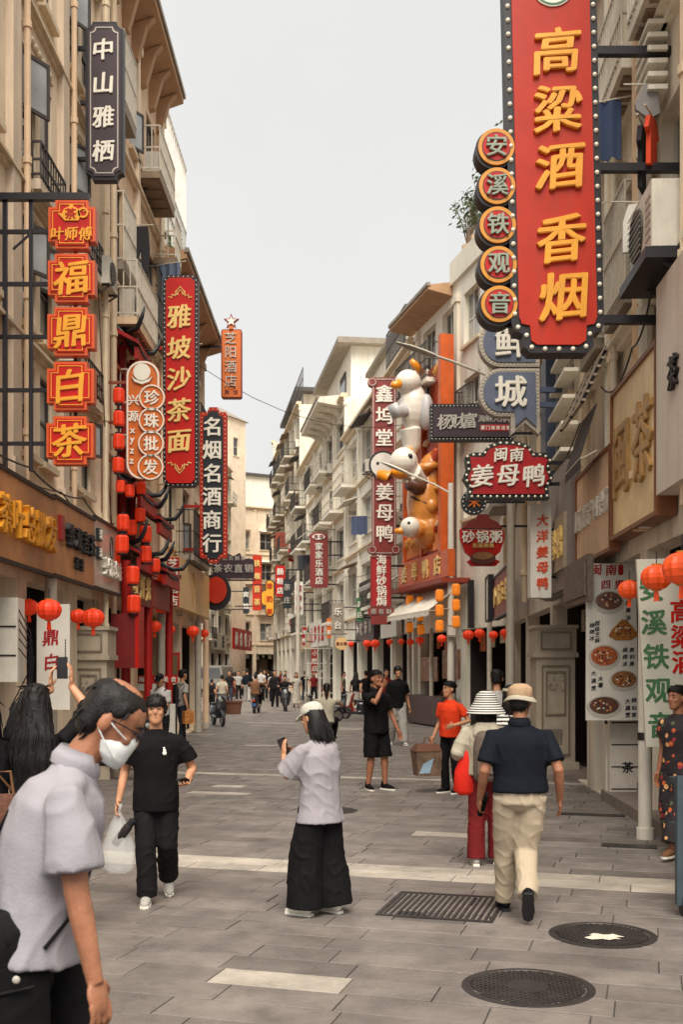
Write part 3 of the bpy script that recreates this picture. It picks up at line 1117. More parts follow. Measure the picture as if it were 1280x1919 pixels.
for k in range(12):
    m.box(14.5 + k * .7, 14.54 + k * .7, .1, .14, 20.0, 22.5)
for z in (21., 21.8, 22.5):
    m.box(14.5, 22.3, .1, .14, z - .03, z + .03)
m.build('roof_railing', RAILD, R6.o)
R7 = Bld('far_building', 'farthest pale building at the right hand end of the street', (-4.8, 128.), (-5.95, 96.02), 22., PALE2)
generic(R7, 5, 4.2, 3.4, 8, 71, bal=.4, hoodp=.4, ww=.55)

# ---------------- window cages and drying clothes
for b_, lst in ((L2, ((.65, 9.35), (4.35, 9.35), (.65, 12.35), (1.0, 6.15))), (L3, ((.95, 8.15), (3.25, 8.15), (5.45, 8.15))), (R1, ((.55, 6.25), (2.35, 6.25), (4.15, 12.05))), (R3, ((.55, 8.85), (4.55, 8.85), (6.45, 6.25)))):
    for u, z in lst:
        b_.balcony(u, u + 1.2, z, .26, 1.3, RAILW if (u + z) % 2 < 1.2 else RAILD, CONC, .10)
def drying(b, u, z, col, w, h, label):
    t = thing('laundry', label, 'laundry', b.world(u, .45, z), b.rz + R(70), 'laundry hung from windows')
    m = MB()
    n = 9
    vs = [(-w / 2 + w * i / (n - 1), .025 * math.sin(i * 1.9) + dy, -h * k * (1 - .04 * math.sin(i * 2.3))) for dy in (0, .012) for k in (0, .5, 1) for i in range(n)]
    fs = [(k * n + i, k * n + i + 1, (k + 1) * n + i + 1, (k + 1) * n + i) for k in (0, 1) for i in range(n - 1)]
    m.add(vs, fs + [tuple(q + 3 * n for q in f[::-1]) for f in fs])
    m.build('cloth', pm('laundry_' + col, col, .85, .12, 6, .1), t)
    m = MB()
    m.tube([(-w / 2 - .15, 0, .01), (w / 2 + .2, 0, .01)], .012, 5)
    m.build('pole', RAILW, t)
drying(L2, 4.9, 10.9, '5a6478', .5, .8, 'slate blue cloth drying high on the stained building on the left')
drying(L3, 1.5, 9.9, 'b9a08a', .5, .7, 'tan cloth drying under the corner building eave')
drying(R1, 2.0, 7.9, 'c8beb0', .4, .8, 'off white cloth drying on the right behind the giant red sign')
drying(R1, 3.3, 8.6, '3a4a6a', .4, .7, 'dark blue cloth drying on the right above the big air conditioner')
drying(R1, 4.3, 10.4, 'a8b4b8', .45, .6, 'pale blue cloth drying at the upper right corner')
drying(R4, 12.5, 9.6, '8a3a30', .7, .9, 'brick red cloth drying on the pale building beside the duck house sign')
drying(R4, 6.5, 8.4, '46506a', .7, .8, 'blue cloth drying on the pale building in the middle distance')
drying(R5, 14., 10.2, 'b8a890', .8, 1., 'beige cloth drying on the white building near the hotel sign')
drying(R5, 6., 9.0, '3a3a40', .8, 1., 'dark cloth drying on the white building farther down')
drying(R6, 12., 12.5, '9a4a3a', 1., 1.2, 'rust coloured cloth drying on the tall cluttered building')
# ================================================================ signs
def circ(cx, cy, r, n=32, ry=None):
    ry = r if ry is None else ry
    return [(cx + r * math.cos(2 * math.pi * i / n), cy + ry * math.sin(2 * math.pi * i / n)) for i in range(n)]
def rect(x0, y0, x1, y1):
    return [(x0, y0), (x1, y0), (x1, y1), (x0, y1)]
def rrect(x0, y0, x1, y1, r, n=6, ry=None):
    P_ = []
    for cx, cy, a in ((x1 - r, y1 - r, 0), (x0 + r, y1 - r, 90), (x0 + r, y0 + r, 180), (x1 - r, y0 + r, 270)):
        P_ += [(cx + r * math.cos(R(a + 90 * i / n)), cy + r * math.sin(R(a + 90 * i / n))) for i in range(n + 1)]
    return P_
def scoop(x0, y0, x1, y1, r, n=6):
    """rectangle with concave quarter-round corners"""
    P_ = []
    for cx, cy, a0, a1 in ((x0, y0, 90, 0), (x1, y0, 180, 90), (x1, y1, 270, 180), (x0, y1, 360, 270)):
        P_ += [(cx + r * math.cos(R(a0 + (a1 - a0) * i / n)), cy + r * math.sin(R(a0 + (a1 - a0) * i / n))) for i in range(n + 1)]
    return P_
def notch(x0, y0, x1, y1, n):
    return [(x0 + n, y0), (x1 - n, y0), (x1 - n, y0 + n), (x1, y0 + n), (x1, y1 - n), (x1 - n, y1 - n), (x1 - n, y1), (x0 + n, y1), (x0 + n, y1 - n), (x0, y1 - n), (x0, y0 + n), (x0 + n, y0 + n)]
def along(poly, step):
    pts, n = [], len(poly)
    per = [((Vector(poly[(i + 1) % n]) - Vector(poly[i])).length) for i in range(n)]
    tot = sum(per)
    k = max(3, round(tot / step))
    for j in range(k):
        t = j * tot / k
        for i in range(n):
            if t <= per[i] or i == n - 1:
                pts.append(tuple(Vector(poly[i]).lerp(Vector(poly[(i + 1) % n]), t / max(per[i], 1e-6))))
                break
            t -= per[i]
    return pts

BULB = pm('bulb_glass', 'e8e0cc', .25, .05, 8, 0)
BULB_ME = MB().ball((0, 0, 0), 1., 10, 6).mesh('bulb', BULB, True)
class Sign:
    """board that faces -y (towards the camera); all shapes given in photograph pixels at distance Y"""
    def __init__(s, name, label, cx, cy, Y, cat='sign', group=None, rz=0.):
        s.Y, s.k, s.cx, s.cy = Y, Y / F, cx, cy
        s.o = thing(name, label, cat, W(cx, cy, Y), rz, group)
    def p(s, q):
        return ((q[0] - s.cx) * s.k, -(q[1] - s.cy) * s.k)
    def plate(s, name, poly, mat, y0, y1, parent=None):
        m = MB()
        m.prism([s.p(q) for q in poly], y0, y1)
        return m.build(name, mat, parent or s.o)
    def ring(s, name, outer, inner, mat, y0, y1, parent=None):
        """frame between two outlines with the same number of points"""
        n = len(outer)
        a, b = [s.p(q) for q in outer], [s.p(q) for q in inner]
        vs = [(x, y0, z) for x, z in a] + [(x, y0, z) for x, z in b] + [(x, y1, z) for x, z in a] + [(x, y1, z) for x, z in b]
        fs = []
        for i in range(n):
            j = (i + 1) % n
            fs += [(i, j, n + j, n + i), (i, 2 * n + i, 2 * n + j, j), (n + i, n + j, 3 * n + j, 3 * n + i)]
        m = MB()
        m.add(vs, fs)
        return m.build(name, mat, parent or s.o)
    def ch(s, c, cx, cy, size, mat, style='bold', y=-.03, dep=.03, parent=None, sx=1.):
        x, z = s.p((cx, cy))
        h = size * s.k
        return put('character', glyph_m(c, style, mat), parent or s.o, (x, y, z), None, None, (h * sx, dep, h))
    def vt(s, text, cx, y0, y1, size, mat, style='bold', y=-.03, dep=.03, dx=0., sx=1.):
        n = len(text)
        for i, c in enumerate(text):
            cy = y0 if n == 1 else y0 + (y1 - y0) * i / (n - 1)
            s.ch(c, cx + dx * i, cy, size, mat, style, y, dep, sx=sx)
    def ht(s, text, x0, x1, cy, size, mat, style='bold', y=-.03, dep=.03, dy=0.):
        n = len(text)
        for i, c in enumerate(text):
            s.ch(c, x0 + (x1 - x0) * (i / (n - 1) if n > 1 else .5), cy + dy * i, size, mat, style, y, dep)
    def bulbs(s, poly, step, r, y, single=False):
        pts = [s.p(q) for q in along(poly, step)]
        if single:
            for x, z in pts:
                put('bulb', BULB_ME, s.o, (x, y, z), None, None, r * s.k)
        else:
            m = MB()
            for x, z in pts:
                m.ball((x, y, z), r * s.k, 6, 4)
            m.build('bulb_row', BULB, s.o, True, kind='stuff')
    def bar(s, x0, x1, cy, th, mat=BLACKM, y=.0, name='bracket', parent=None):
        a, b = s.p((x0, cy)), s.p((x1, cy))
        m = MB()
        h = th * s.k / 2
        m.box(min(a[0], b[0]), max(a[0], b[0]), y - h, y + h, a[1] - h, a[1] + h)
        return m.build(name, mat, parent or s.o)
    def post(s, cx, y0, y1, th, mat=BLACKM, y=.0, name='post'):
        a, b = s.p((cx, y0)), s.p((cx, y1))
        m = MB()
        h = th * s.k / 2
        m.box(a[0] - h, a[0] + h, y - h, y + h, min(a[1], b[1]), max(a[1], b[1]))
        return m.build(name, mat, s.o)

RED = pm('sign_red', 'b4170e', .42, .10, 3, .02, streak=.22, spec=.3)
RED2 = pm('sign_orange_red', 'b22a12', .45, .10, 3, .02, streak=.22, spec=.3)
DRED = pm('sign_dark_red', '7c2620', .5, .12, 4, .03, streak=.25)
CRIM = pm('sign_crimson', 'a3181c', .42, .1, 4, .02, streak=.25)
GOLD = pm('letter_gold', 'e09a2a', .4, .12, 6, .05, metal=.1)
PGOLD = pm('letter_pale_gold', 'e3c074', .4, .1, 6, .05)
WHT = pm('letter_white', 'e6e0d2', .45, .05, 6, .02)
SILV = pm('letter_silver', 'b9b2a8', .35, .1, 6, .02, metal=.3)
PLUM = pm('sign_plum', '33202a', .5, .12, 4, .03, streak=.25)
NAVY = pm('sign_black_navy', '1b2026', .45, .12, 4, .03)
ORG = pm('sign_orange', 'c8641c', .45, .1, 4, .03, streak=.25)
BRONZE = pm('bronze_board', 'bd8450', .34, .35, 1.4, .06, 30, metal=.25, streak=.3, stain=(.16, .07, .03))
STEEL = pm('brushed_board', 'c6beb0', .32, .22, 1.5, .05, 30, metal=.25, streak=.25)
BLUEG = pm('sign_blue_grey', '5b6478', .5, .1, 4, .03, streak=.25)
GRN = pm('letter_green', '3f6b45', .5, .12, 6, .03)
CREAMP = pm('cream_panel', 'd9b27a', .45, .1, 2, .02, streak=.25)
BANN = pm('banner_white', 'd8d2c6', .65, .06, 3, .03, streak=.25)

# ---- left: plum sign
s = Sign('vertical_sign', 'tall dark plum sign with white brush characters high on the left', 195, 190, 17.2)
s.plate('back_board', scoop(160, 42, 231, 338, 13), BLACKM, -.02, .14)
s.plate('face', scoop(165, 48, 226, 332, 11), PLUM, -.035, -.021)
s.ring('border_line', scoop(169, 53, 222, 327, 10), scoop(171, 55, 220, 325, 10), SILV, -.043, -.036)
s.vt('中山雅栖', 194, 95, 285, 42, WHT, 'brush', -.036, .02)
for y in (88, 190, 296):
    s.bar(129, 160, y, 7, y=.05)
# ---- left: five square tea signs on a black frame
Y = 13.3
s = Sign('sign_frame', 'black steel frame holding the five red tea plaques on the left wall', 30, 600, Y, 'frame')
s.bar(-60, 163, 363, 13, name='top_beam', y=.10)
s.post(3, 369, 880, 8, y=.12)
s.post(52, 369, 880, 7, y=.12)
for y in (426, 525, 625, 726, 827):
    s.bar(-60, 100, y, 7, name='cross_bar', y=.14)
m = MB()
a, b = s.p((18, 460)), s.p((52, 430))
m.bar((a[0], .12, a[1]), (b[0], .12, b[1]), .012)
m.build('brace', BLACKM, s.o)
s.post(135, 369, 820, 6, name='hanger', y=.16)
tiles = [('茶', 422), ('福', 522), ('鼎', 622), ('白', 724), ('茶', 826)]
TEAL = ['red plaque with gold teapot at the top of the tea sign column', 'red square plaque with gold character 福 below the teapot plaque', 'red square plaque with gold character 鼎 in the middle of the column',
        'red square plaque with gold character 白, fourth in the column', 'red square plaque with gold character 茶 at the bottom of the column']
RIMO = pm('plaque_orange_rim', 'c8501a', .4, .1, 5, .02)
for i, (c, cy) in enumerate(tiles):
    cx = 135 - i * .9
    s = Sign('tea_plaque', TEAL[i], cx, cy, Y, 'sign', 'square red tea plaques')
    s.plate('box', notch(cx - 44, cy - 45, cx + 44, cy + 45, 13), RIMO, -.03, .12)
    s.plate('face', notch(cx - 39, cy - 40, cx + 39, cy + 40, 13), RED, -.045, -.031)
    s.ring('gold_line', notch(cx - 36, cy - 37, cx + 36, cy + 37, 13), notch(cx - 34.5, cy - 35.5, cx + 34.5, cy + 35.5, 13), GOLD, -.052, -.046)
    if i == 0:
        s.plate('teapot', [(cx + x * .9, cy - 16 + y * .9) for x, y in ((-26, -4), (-20, -2), (-15, -12), (-5, -17), (-2, -22), (3, -22), (5, -17), (15, -12), (20, 0), (15, 12), (-14, 12), (-19, 6), (-27, -2))], GOLD, -.062, -.046)
        s.ring('teapot_handle', circ(cx + 22, cy - 20, 10, 20), circ(cx + 22, cy - 20, 6.5, 20), GOLD, -.062, -.046)
        s.ch('茶', cx - 1, cy - 18, 22, RED, 'bold', -.0625, .006)
        s.ht('叶师傅', cx - 26, cx + 26, cy + 19, 26, GOLD, 'brush', -.046, .014)
    else:
        s.ch(c, cx, cy + 1, 66, GOLD, 'brush', -.046, .02)
# ---- left: long red noodle sign
s = Sign('vertical_sign', 'long red noodle sign with gold characters and black bulb border on the left', 338, 713, 22.0)
def oct_(x0, y0, x1, y1, c):
    return [(x0 + c, y0), (x1 - c, y0), (x1, y0 + c), (x1, y1 - c), (x1 - c, y1), (x0 + c, y1), (x0, y1 - c), (x0, y0 + c)]
s.plate('back_board', oct_(305, 516, 371, 912, 9), BLACKM, -.02, .2)
s.plate('face', oct_(311, 522, 365, 906, 7), RED, -.05, -.021)
s.bulbs(oct_(308, 519, 368, 909, 8), 9, 1.3, -.022)
s.vt('雅坡沙茶面', 336, 595, 828, 46, PGOLD, 'brush', -.051, .03)
def flourish(s, cx, cy, sg, k=1.):
    for sc_, yy in ((1., 0), (.55, 0)):
        pts = []
        P2 = [(-22, 6), (-16, 8), (-15, 2), (-9, 4), (-8, -4), (0, -13), (8, -4), (9, 4), (15, 2), (16, 8), (22, 6)]
        m = MB()
        q = [s.p((cx + x * sc_ * k, cy + sg * y * sc_ * k)) for x, y in P2]
        m.tube([(x, -.055, z) for x, z in q], 1.3 * s.k, 5)
        m.build('gold_scroll', PGOLD, s.o)
flourish(s, 338, 552, 1)
flourish(s, 337, 875, -1)
for y in (650, 750):
    s.bar(270, 305, y, 6, REDP, .1)
# ---- left: pearl wholesale sign
s = Sign('vertical_sign', 'orange pearl wholesale sign with four round characters beside the noodle sign', 268, 788, 19.2)
tall = rrect(236, 676, 299, 899, 30, 8)
s.plate('back_board', tall, ORG, 0, .14)
s.ring('neon_edge', rrect(237, 677, 298, 898, 29, 8), rrect(240, 680, 295, 895, 27, 8), WHT, -.02, -.001)
for i, (c, cy) in enumerate(zip('珍珠批发', (746, 789, 832, 876))):
    cx = 285 - i * 0.9
    s.plate('round_board', circ(cx, cy, 25, 28), ORG, -.035, .0)
    s.ring('neon_ring', circ(cx, cy, 24, 28), circ(cx, cy, 21.5, 28), WHT, -.055, -.036)
    s.ch(c, cx, cy, 29, WHT, 'bold', -.036, .02)
s.ht('兴', 250, 250, 750, 22, WHT, 'bold', -.001, .02)
s.ht('源', 249, 249, 780, 22, WHT, 'bold', -.001, .02)
for i, c in enumerate('xyzz'):
    s.ch(c, 248 - i * .6, 808 + i * 19, 19, WHT, 'bold', -.001, .02)
s.plate('pearl', circ(266, 698, 16, 24), WHT, -.05, -.001)
s.plate('shell', [(246, 706), (254, 712), (266, 714), (278, 712), (286, 706), (280, 716), (266, 721), (252, 716)], WHT, -.04, -.001)
for y in (715, 790, 862):
    s.bar(198, 237, y, 5, pm('rust_bar', '8e4424', .6), .07)
# ---- left: black liquor and tobacco sign
s = Sign('vertical_sign', 'black liquor and tobacco sign with white characters and red bulb border', 400, 908, 28.6)
def tab(x0, y0, x1, y1, d):
    c = (x0 + x1) / 2
    return [(x0 + 3, y0), (c - 12, y0), (c - 8, y0 - d), (c + 8, y0 - d), (c + 12, y0), (x1 - 3, y0), (x1, y0 + 4), (x1, y1 - 4), (x1 - 3, y1), (c + 12, y1), (c + 8, y1 + d), (c - 8, y1 + d), (c - 12, y1), (x0 + 3, y1), (x0, y1 - 4), (x0, y0 + 4)]
s.plate('back_board', tab(374, 772, 425, 1046, 9), RED2, 0, .2)
s.plate('face', tab(381, 780, 418, 1038, 9), NAVY, -.03, -.001)
s.bulbs(tab(377.5, 776, 421.5, 1042, 9), 8, 1.1, -.01)
s.vt('名烟名酒商行', 397, 800, 1018, 37, WHT, 'bold', -.031, .03)
for y in (948, 1029):
    s.bar(335, 374, y, 5, REDP, .1)
# ---- left: small orange hotel sign with star
s = Sign('vertical_sign', 'small orange hotel sign topped by a star against the sky', 433, 682, 31.8)
s.plate('back_board', rrect(414, 617, 453, 746, 4), DRED, 0, .2)
s.plate('face', rrect(416, 619, 451, 744, 3), ORG, -.02, -.001)
s.vt('芝阳酒店', 432, 634, 714, 24, SILV, 'sans', -.021, .03)
s.ht('宾馆', 425, 441, 735, 9, DRED, 'bold', -.021, .01)
star = [(433 + (15 if i % 2 == 0 else 6.5) * math.sin(i * math.pi / 5), 602 - (15 if i % 2 == 0 else 6.5) * math.cos(i * math.pi / 5)) for i in range(10)]
star2 = [(433 + (10 if i % 2 == 0 else 4) * math.sin(i * math.pi / 5), 602 - (10 if i % 2 == 0 else 4) * math.cos(i * math.pi / 5)) for i in range(10)]
s.plate('star', star, DRED, .0, .1)
s.plate('star_face', star2, WHT, -.02, -.001)
s.post(433, 612, 618, 8, ORG)
s.bar(372, 414, 648, 3, y=.1)
# ---- left: hotel box sign, front red and long cream side
t = thing('box_sign', 'cream box sign with red end reading hotel name, fixed at the left corner', 'sign', (XL, 26.4, 3.32))
m = MB()
m.box(.0, .33, .02, 5.9, 0, 1.24)
m.build('box', CREAMP, t)
m = MB()
m.box(.02, .32, -.012, .018, .02, 1.22)
fr_ = m.build('red_end', CRIM, t)
for i, c in enumerate('芝阳酒店'):
    put('character', glyph_m(c, 'bold', WHT), t, (.165, -.0125, 1.06 - i * .30), None, None, (.27, .02, .27))
m = MB()
m.lathe([(.001, 0), (.16, .004), (.17, .02)], 3)
t2 = MB()
t2.tube([(.338, 2.4 + .22 * math.cos(a), .62 + .42 * math.sin(a)) for a in [i * math.pi / 12 for i in range(25)]], .012, 5)
t2.build('oval_emblem', pm('emblem_tan', 'b78f58', .5), t)
# ---- left: dark carved board and round sign at the corner
s = Sign('hanging_sign', 'dark carved tea farmer board hanging at the left corner', 438, 1062, 33.4)
s.plate('board', [(398, 1050), (408, 1046), (420, 1048), (425, 1036), (437, 1042), (449, 1036), (455, 1048), (466, 1046), (476, 1050), (476, 1084), (398, 1084)], PLUM, 0, .12)
s.ht('茶农直销', 408, 466, 1065, 17, SILV, 'bold', -.001, .03)
s.ht('王氏制茶', 422, 455, 1046, 9, SILV, 'bold', -.001, .02)
s.bar(398, 478, 1087, 3, y=.05, name='bottom_rail')
s.bar(374, 398, 1060, 4, y=.06)
s = Sign('round_sign', 'round black shop sign with red orange fruit shape behind the box sign', 404, 1112, 32.6)
s.plate('disc', circ(402, 1110, 30, 28, 34), BLACKM, 0, .2)
s.plate('fruit', circ(405, 1106, 20, 24, 25), RED2, -.06, -.001)
# ---- left wall boards over the shops
def wallboard(label, Y0, Y1, z0, z1, mat, X=XL + .22, cat='sign'):
    t = thing('shop_board', label, cat, (X, Y0, z0), R(90))
    m = MB()
    m.box(0, Y1 - Y0, -.06, .2, 0, z1 - z0)
    m.build('board', mat, t)
    m = MB()
    h, L = z1 - z0, Y1 - Y0
    for a in ((.0, L, -.05, .0), (.0, L, h, h + .05)):
        m.box(a[0], a[1], -.085, -.02, a[2], a[3])
    m.build('edge_trim', DARKW, t)
    return t
def btext(t, text, u0, u1, z, size, mat, style='bold', dep=.04, y=-.061):
    n = len(text)
    for i, c in enumerate(text):
        put('character', glyph_m(c, style, mat), t, (u0 + (u1 - u0) * (i / (n - 1) if n > 1 else .5), y, z), None, None, (size, dep, size))
t = wallboard('bronze shop board with gold wholesale characters at the left edge', 12.2, 15.05, 3.12, 4.16, BRONZE)
btext(t, '茶叶总批发', .5, 2.5, .52, .50, GOLD, 'bold', .08)
t = wallboard('bronze shop board with dark tea characters, middle of three', 15.06, 17.5, 3.14, 4.2, BRONZE)
btext(t, '铁观音茶', .75, 2.1, .62, .36, NAVY, 'bold', .07)
m = MB()
m.box(.22, .42, -.1, -.061, .5, .85)
m.build('seal', CRIM, t)
btext(t, '武夷', 1.2, 1.5, .26, .2, NAVY, 'bold', .04)
t = wallboard('brushed steel board with white pearl shop characters beside the lantern front', 17.52, 19.5, 3.16, 4.26, STEEL)
btext(t, '兴源珍珠', .75, 1.75, .38, .34, WHT, 'bold', .06)
for z in (.55, .85):
    m = MB()
    m.box(.10, .34, -.11, -.061, z - .1, z + .1)
    m.build('black_tile', NAVY, t)
    btext(t, '珍' if z > .6 else '珠', .22, .22, z, .18, WHT, 'bold', .02, -.112)
m = MB()
m.tube([(1.25 + .1 * math.cos(a), -.065, .75 + .19 * math.sin(a)) for a in [i * math.pi / 10 for i in range(21)]], .012, 5)
m.build('oval_emblem', NAVY, t)
# ---- left: tea banner
s = Sign('hanging_banner', 'white hanging banner with red characters 鼎白 under the bronze boards', 99, 1210, 14.5, 'banner')
s.plate('cloth', rect(68, 1132, 130, 1330), BANN, 0, .03)
s.ch('鼎', 94, 1195, 32, CRIM, 'brush', -.001, .006)
s.ch('白', 96, 1240, 32, CRIM, 'brush', -.001, .006)
m = MB()
for k in range(14):
    x, z = s.p((122, 1200 + k * 5))
    m.box(x - .008, x + .008, -.004, -.001, z - .012, z + .012)
m.build('fine_print', NAVY, s.o, kind='stuff')

# ---- right: giant red liquor sign
Y = 11.5
s = Sign('vertical_sign', 'giant red liquor and tobacco sign with gold characters and bulb border, upper right', 1040, 310, Y)
sk = lambda P_: [(x + (y - 300) * .024, y) for x, y in P_]     # the sign leans a little
def bigo(d):
    x0, x1, y0, y1 = 951 + d, 1125 - d, -45 + d, 662 - d
    return sk([(x0, y0), (x1, y0), (x1, y1 - 55 + d * .2), (x1 - 5, y1 - 42 + d * .2), (x1 - 20, y1 - 36), (x1 - 22, y1 - 12 + d * .3), (x1 - 34, y1), (x0 + 34, y1), (x0 + 22, y1 - 12 + d * .3), (x0 + 20, y1 - 36), (x0 + 5, y1 - 42 + d * .2), (x0, y1 - 55 + d * .2)])
s.plate('back_board', bigo(0), BLACKM, -.02, .22)
s.plate('face', bigo(14), RED2, -.045, -.021)
s.bulbs(bigo(7), 26, 4.6, -.022, True)
s.vt('高粱酒', 1041, 102, 318, 92, GOLD, 'brush', -.046, .045, dx=3)
s.vt('香烟', 1050, 452, 560, 94, GOLD, 'brush', -.046, .045, dx=3)
s.plate('plate_emblem', circ(1035, -18, 38, 32, 36), WHT, -.06, -.046)
s.ring('plate_rim', circ(1035, -18, 36, 32, 34), circ(1035, -18, 32, 32, 30), GRN, -.064, -.061)
for y, x in ((87, 1124), (307, 1126), (594, 1130)):
    s.bar(x - 4, 1325, y, 15, BLACKM, .10)
# ---- right: five round tea signs
TEAO = pm('disc_orange', 'd08a22', .42, .1, 5, .02)
GREYG = pm('letter_grey_green', '8d9683', .45, .15, 8, .05)
for i, (c, cy) in enumerate(zip('安溪铁观音', (277, 350, 423, 497, 571))):
    cx = 930 + i * 1.4
    s = Sign('round_tea_sign', '%s from top of the round red and yellow tea discs beside the giant sign' % ORD[i], cx, cy, Y, 'sign', 'round tea discs')
    s.plate('drum', circ(cx - 2, cy + 3, 37, 36), BLACKM, 0, .22)
    s.plate('yellow_disc', circ(cx, cy, 34, 36), TEAO, -.03, -.001)
    s.ring('dark_line', circ(cx, cy, 27, 36), circ(cx, cy, 25.5, 36), BLACKM, -.036, -.031)
    s.plate('red_disc', circ(cx, cy, 25.5, 36), RED, -.037, -.031)
    s.ch(c, cx, cy, 42, GREYG, 'bold', -.038, .03)
    s.bar(cx + 25, cx + 45, cy, 8, BLACKM, .1)
# ---- right: blue seafood city sign
s = Sign('vertical_sign', 'blue grey arrow shaped seafood sign with white characters below the giant red sign', 958, 700, 18.0)
def capsule(cy, d):
    return [(1012 - d, cy - 48 + d), (1012 - d, cy + 42 - d)] + [(938 + (-(40 - d)) * math.sin(R(a)) * 1.0, cy - 3 + (45 - d) * math.cos(R(a))) for a in range(0, 181, 15)]
RIMW = pm('bulb_trim_beige', 'a79d90', .45, .3, 40, .2)
for i, (cy, c) in enumerate(((645, '鲜'), (738, '城'))):
    s.plate('lobe', capsule(cy, 0), RIMW, .0 + .004 * i, .2)
    s.plate('lobe_face', capsule(cy, 8), BLUEG, -.02 - .003 * i, -.0035)
    s.ch(c, 957, cy - 3, 62, WHT, 'bold', -.025, .05)
    s.bulbs(capsule(cy, 4), 7, 1.5, -.004)
s.plate('arrow_tail', [(958, 735), (1012, 735), (1012, 815), (985, 792), (958, 815)], RIMW, .0085, .19)
s.plate('arrow_face', [(966, 735), (1005, 735), (1005, 800), (985, 782), (966, 800)], BLUEG, -.028, .0)
for y in (728, 756):
    s.bar(1010, 1056, y, 9, pm('blue_steel', '3f4a63', .5), .1)
# ---- right: black seafood stall sign
s = Sign('hanging_sign', 'long black seafood stall sign with silver brush characters and dotted border', 884, 791, 20.5)
s.plate('back_board', rrect(806, 757, 964, 826, 4), BLACKM, 0, .18)
s.plate('face', rrect(812, 764, 960, 819, 3), PLUM, -.02, -.001)
s.bulbs(rect(809, 760.5, 961, 822.5), 7, 1.2, -.002)
s.ht('杨财富', 834, 880, 791, 30, SILV, 'brush', -.021, .02, -1)
s.ht('海鲜大排档', 903, 957, 785, 14, SILV, 'bold', -.021, .015)
s.plate('red_tag', rrect(900, 796, 958, 808, 2), CRIM, -.026, -.021)
s.ht('厦门首家连锁', 905, 953, 802, 8, WHT, 'bold', -.027, .006)
s.bar(960, 1045, 775, 5, y=.1)
s.bar(960, 1045, 810, 5, y=.1)
# ---- right: red ginger duck sign with bulbs
s = Sign('hanging_sign', 'red ginger duck sign with scalloped outline and white bulbs', 952, 880, 17.0)
def duckb(d):
    return [(872 + d, 856), (886 + d * .6, 848 + d), (905 + d * .4, 848 + d), (916, 834 + d), (938, 826 + d), (966, 826 + d), (990, 834 + d), (1001 - d * .4, 848 + d), (1022 - d * .6, 848 + d), (1036 - d, 862), (1031 - d, 878), (1038 - d, 896), (1028 - d, 912), (1030 - d, 935 - d), (876 + d, 935 - d), (878 + d, 912), (868 + d, 896), (875 + d, 878)]
s.plate('back_board', duckb(0), pm('dark_green_black', '1c2422', .5), 0, .2)
s.plate('face', duckb(9), CRIM, -.025, -.001)
s.bulbs(duckb(4.5), 12, 2.6, -.01, True)
s.ht('闽南', 938, 968, 853, 27, WHT, 'brush', -.026, .03)
s.ht('姜母鸭', 904, 1000, 892, 44, WHT, 'brush', -.026, .03)
s.bar(1030, 1075, 905, 6, y=.1)
s.bar(1030, 1075, 865, 6, y=.1)
# ---- right: small dark rice disc
s = Sign('round_sign', 'small dark disc with orange character and bulb edge under the red duck sign', 889, 940, 21.0)
s.plate('disc', circ(889, 940, 24, 24), NAVY, 0, .15)
s.ch('米', 889, 940, 24, ORG, 'bold', -.001, .03)
s.bulbs(circ(889, 940, 21, 24), 8, 1.6, -.002)
s.bar(910, 985, 940, 4, y=.08)
# ---- right: claypot sign
s = Sign('pot_sign', 'red claypot shaped porridge sign with a bowl painted at its foot', 905, 1015, 22.0)
s.plate('pot_board', [(862, 992), (945, 992), (946, 1010), (938, 1034), (925, 1046), (938, 1052), (930, 1060), (884, 1060), (876, 1052), (886, 1046), (872, 1034), (863, 1010)], RED, 0, .16)
s.plate('pot_lid', [(866, 990), (878, 978), (892, 972), (896, 964), (914, 964), (918, 972), (932, 978), (943, 990)], DRED, -.03, .14)
s.ht('砂锅粥', 878, 930, 1006, 25, WHT, 'bold', -.001, .03)
s.plate('tag', rect(886, 1018, 926, 1027), pm('tag_gold', 'a5632c', .5), -.014, -.001)
s.ht('生滚现熬', 890, 922, 1022, 8, PGOLD, 'bold', -.015, .006)
s.plate('bowl', circ(905, 1046, 24, 24, 12), pm('clay_brown', '5a2c1e', .5), -.05, -.002)
s.plate('stew', circ(905, 1042, 19, 24, 7), pm('stew_tan', '9a6a44', .5, .5, 30), -.06, -.051)
s.bar(940, 1000, 985, 4, y=.08)
# ---- right: white box sign with orange characters
s = Sign('box_sign', 'white upright box sign with orange characters on ribbed cladding', 1014, 1032, 17.4)
s.plate('box', rrect(995, 945, 1034, 1120, 2), BANN, 0, .30)
s.vt('大洋姜母鸭', 1017, 975, 1093, 23, pm('letter_orange', 'd8481c', .5), 'brush', -.001, .012)
s.bar(1034, 1052, 990, 5, y=.15)
s.bar(1034, 1052, 1080, 5, y=.15)
# ---- right: long dark red duck house sign
s = Sign('vertical_sign', 'long dark red duck house sign with pale characters and duck head medallion', 720, 875, 36.5)
s.plate('board', rect(697, 707, 743, 1040), DRED, 0, .25)
s.ring('pale_line', rect(699, 710, 741, 1037), rect(700.5, 711.5, 739.5, 1035.5), SILV, -.02, -.001)
for cx, cy in ((698, 716), (742, 716), (698, 1030), (742, 1030)):
    s.plate('scroll', circ(cx, cy, 9, 16), DRED, -.03, .22)
    s.ring('scroll_line', circ(cx, cy, 7, 16), circ(cx, cy, 5.8, 16), SILV, -.04, -.031)
s.vt('鑫坞堂', 720, 738, 820, 34, WHT, 'bold', -.001, .05)
s.vt('姜母鸭', 721, 922, 1000, 34, WHT, 'bold', -.001, .05)
s.plate('medallion_rim', circ(718, 872, 27, 28), BLACKM, -.05, .0)
s.plate('medallion', circ(718, 872, 23, 28), BANN, -.08, -.051)
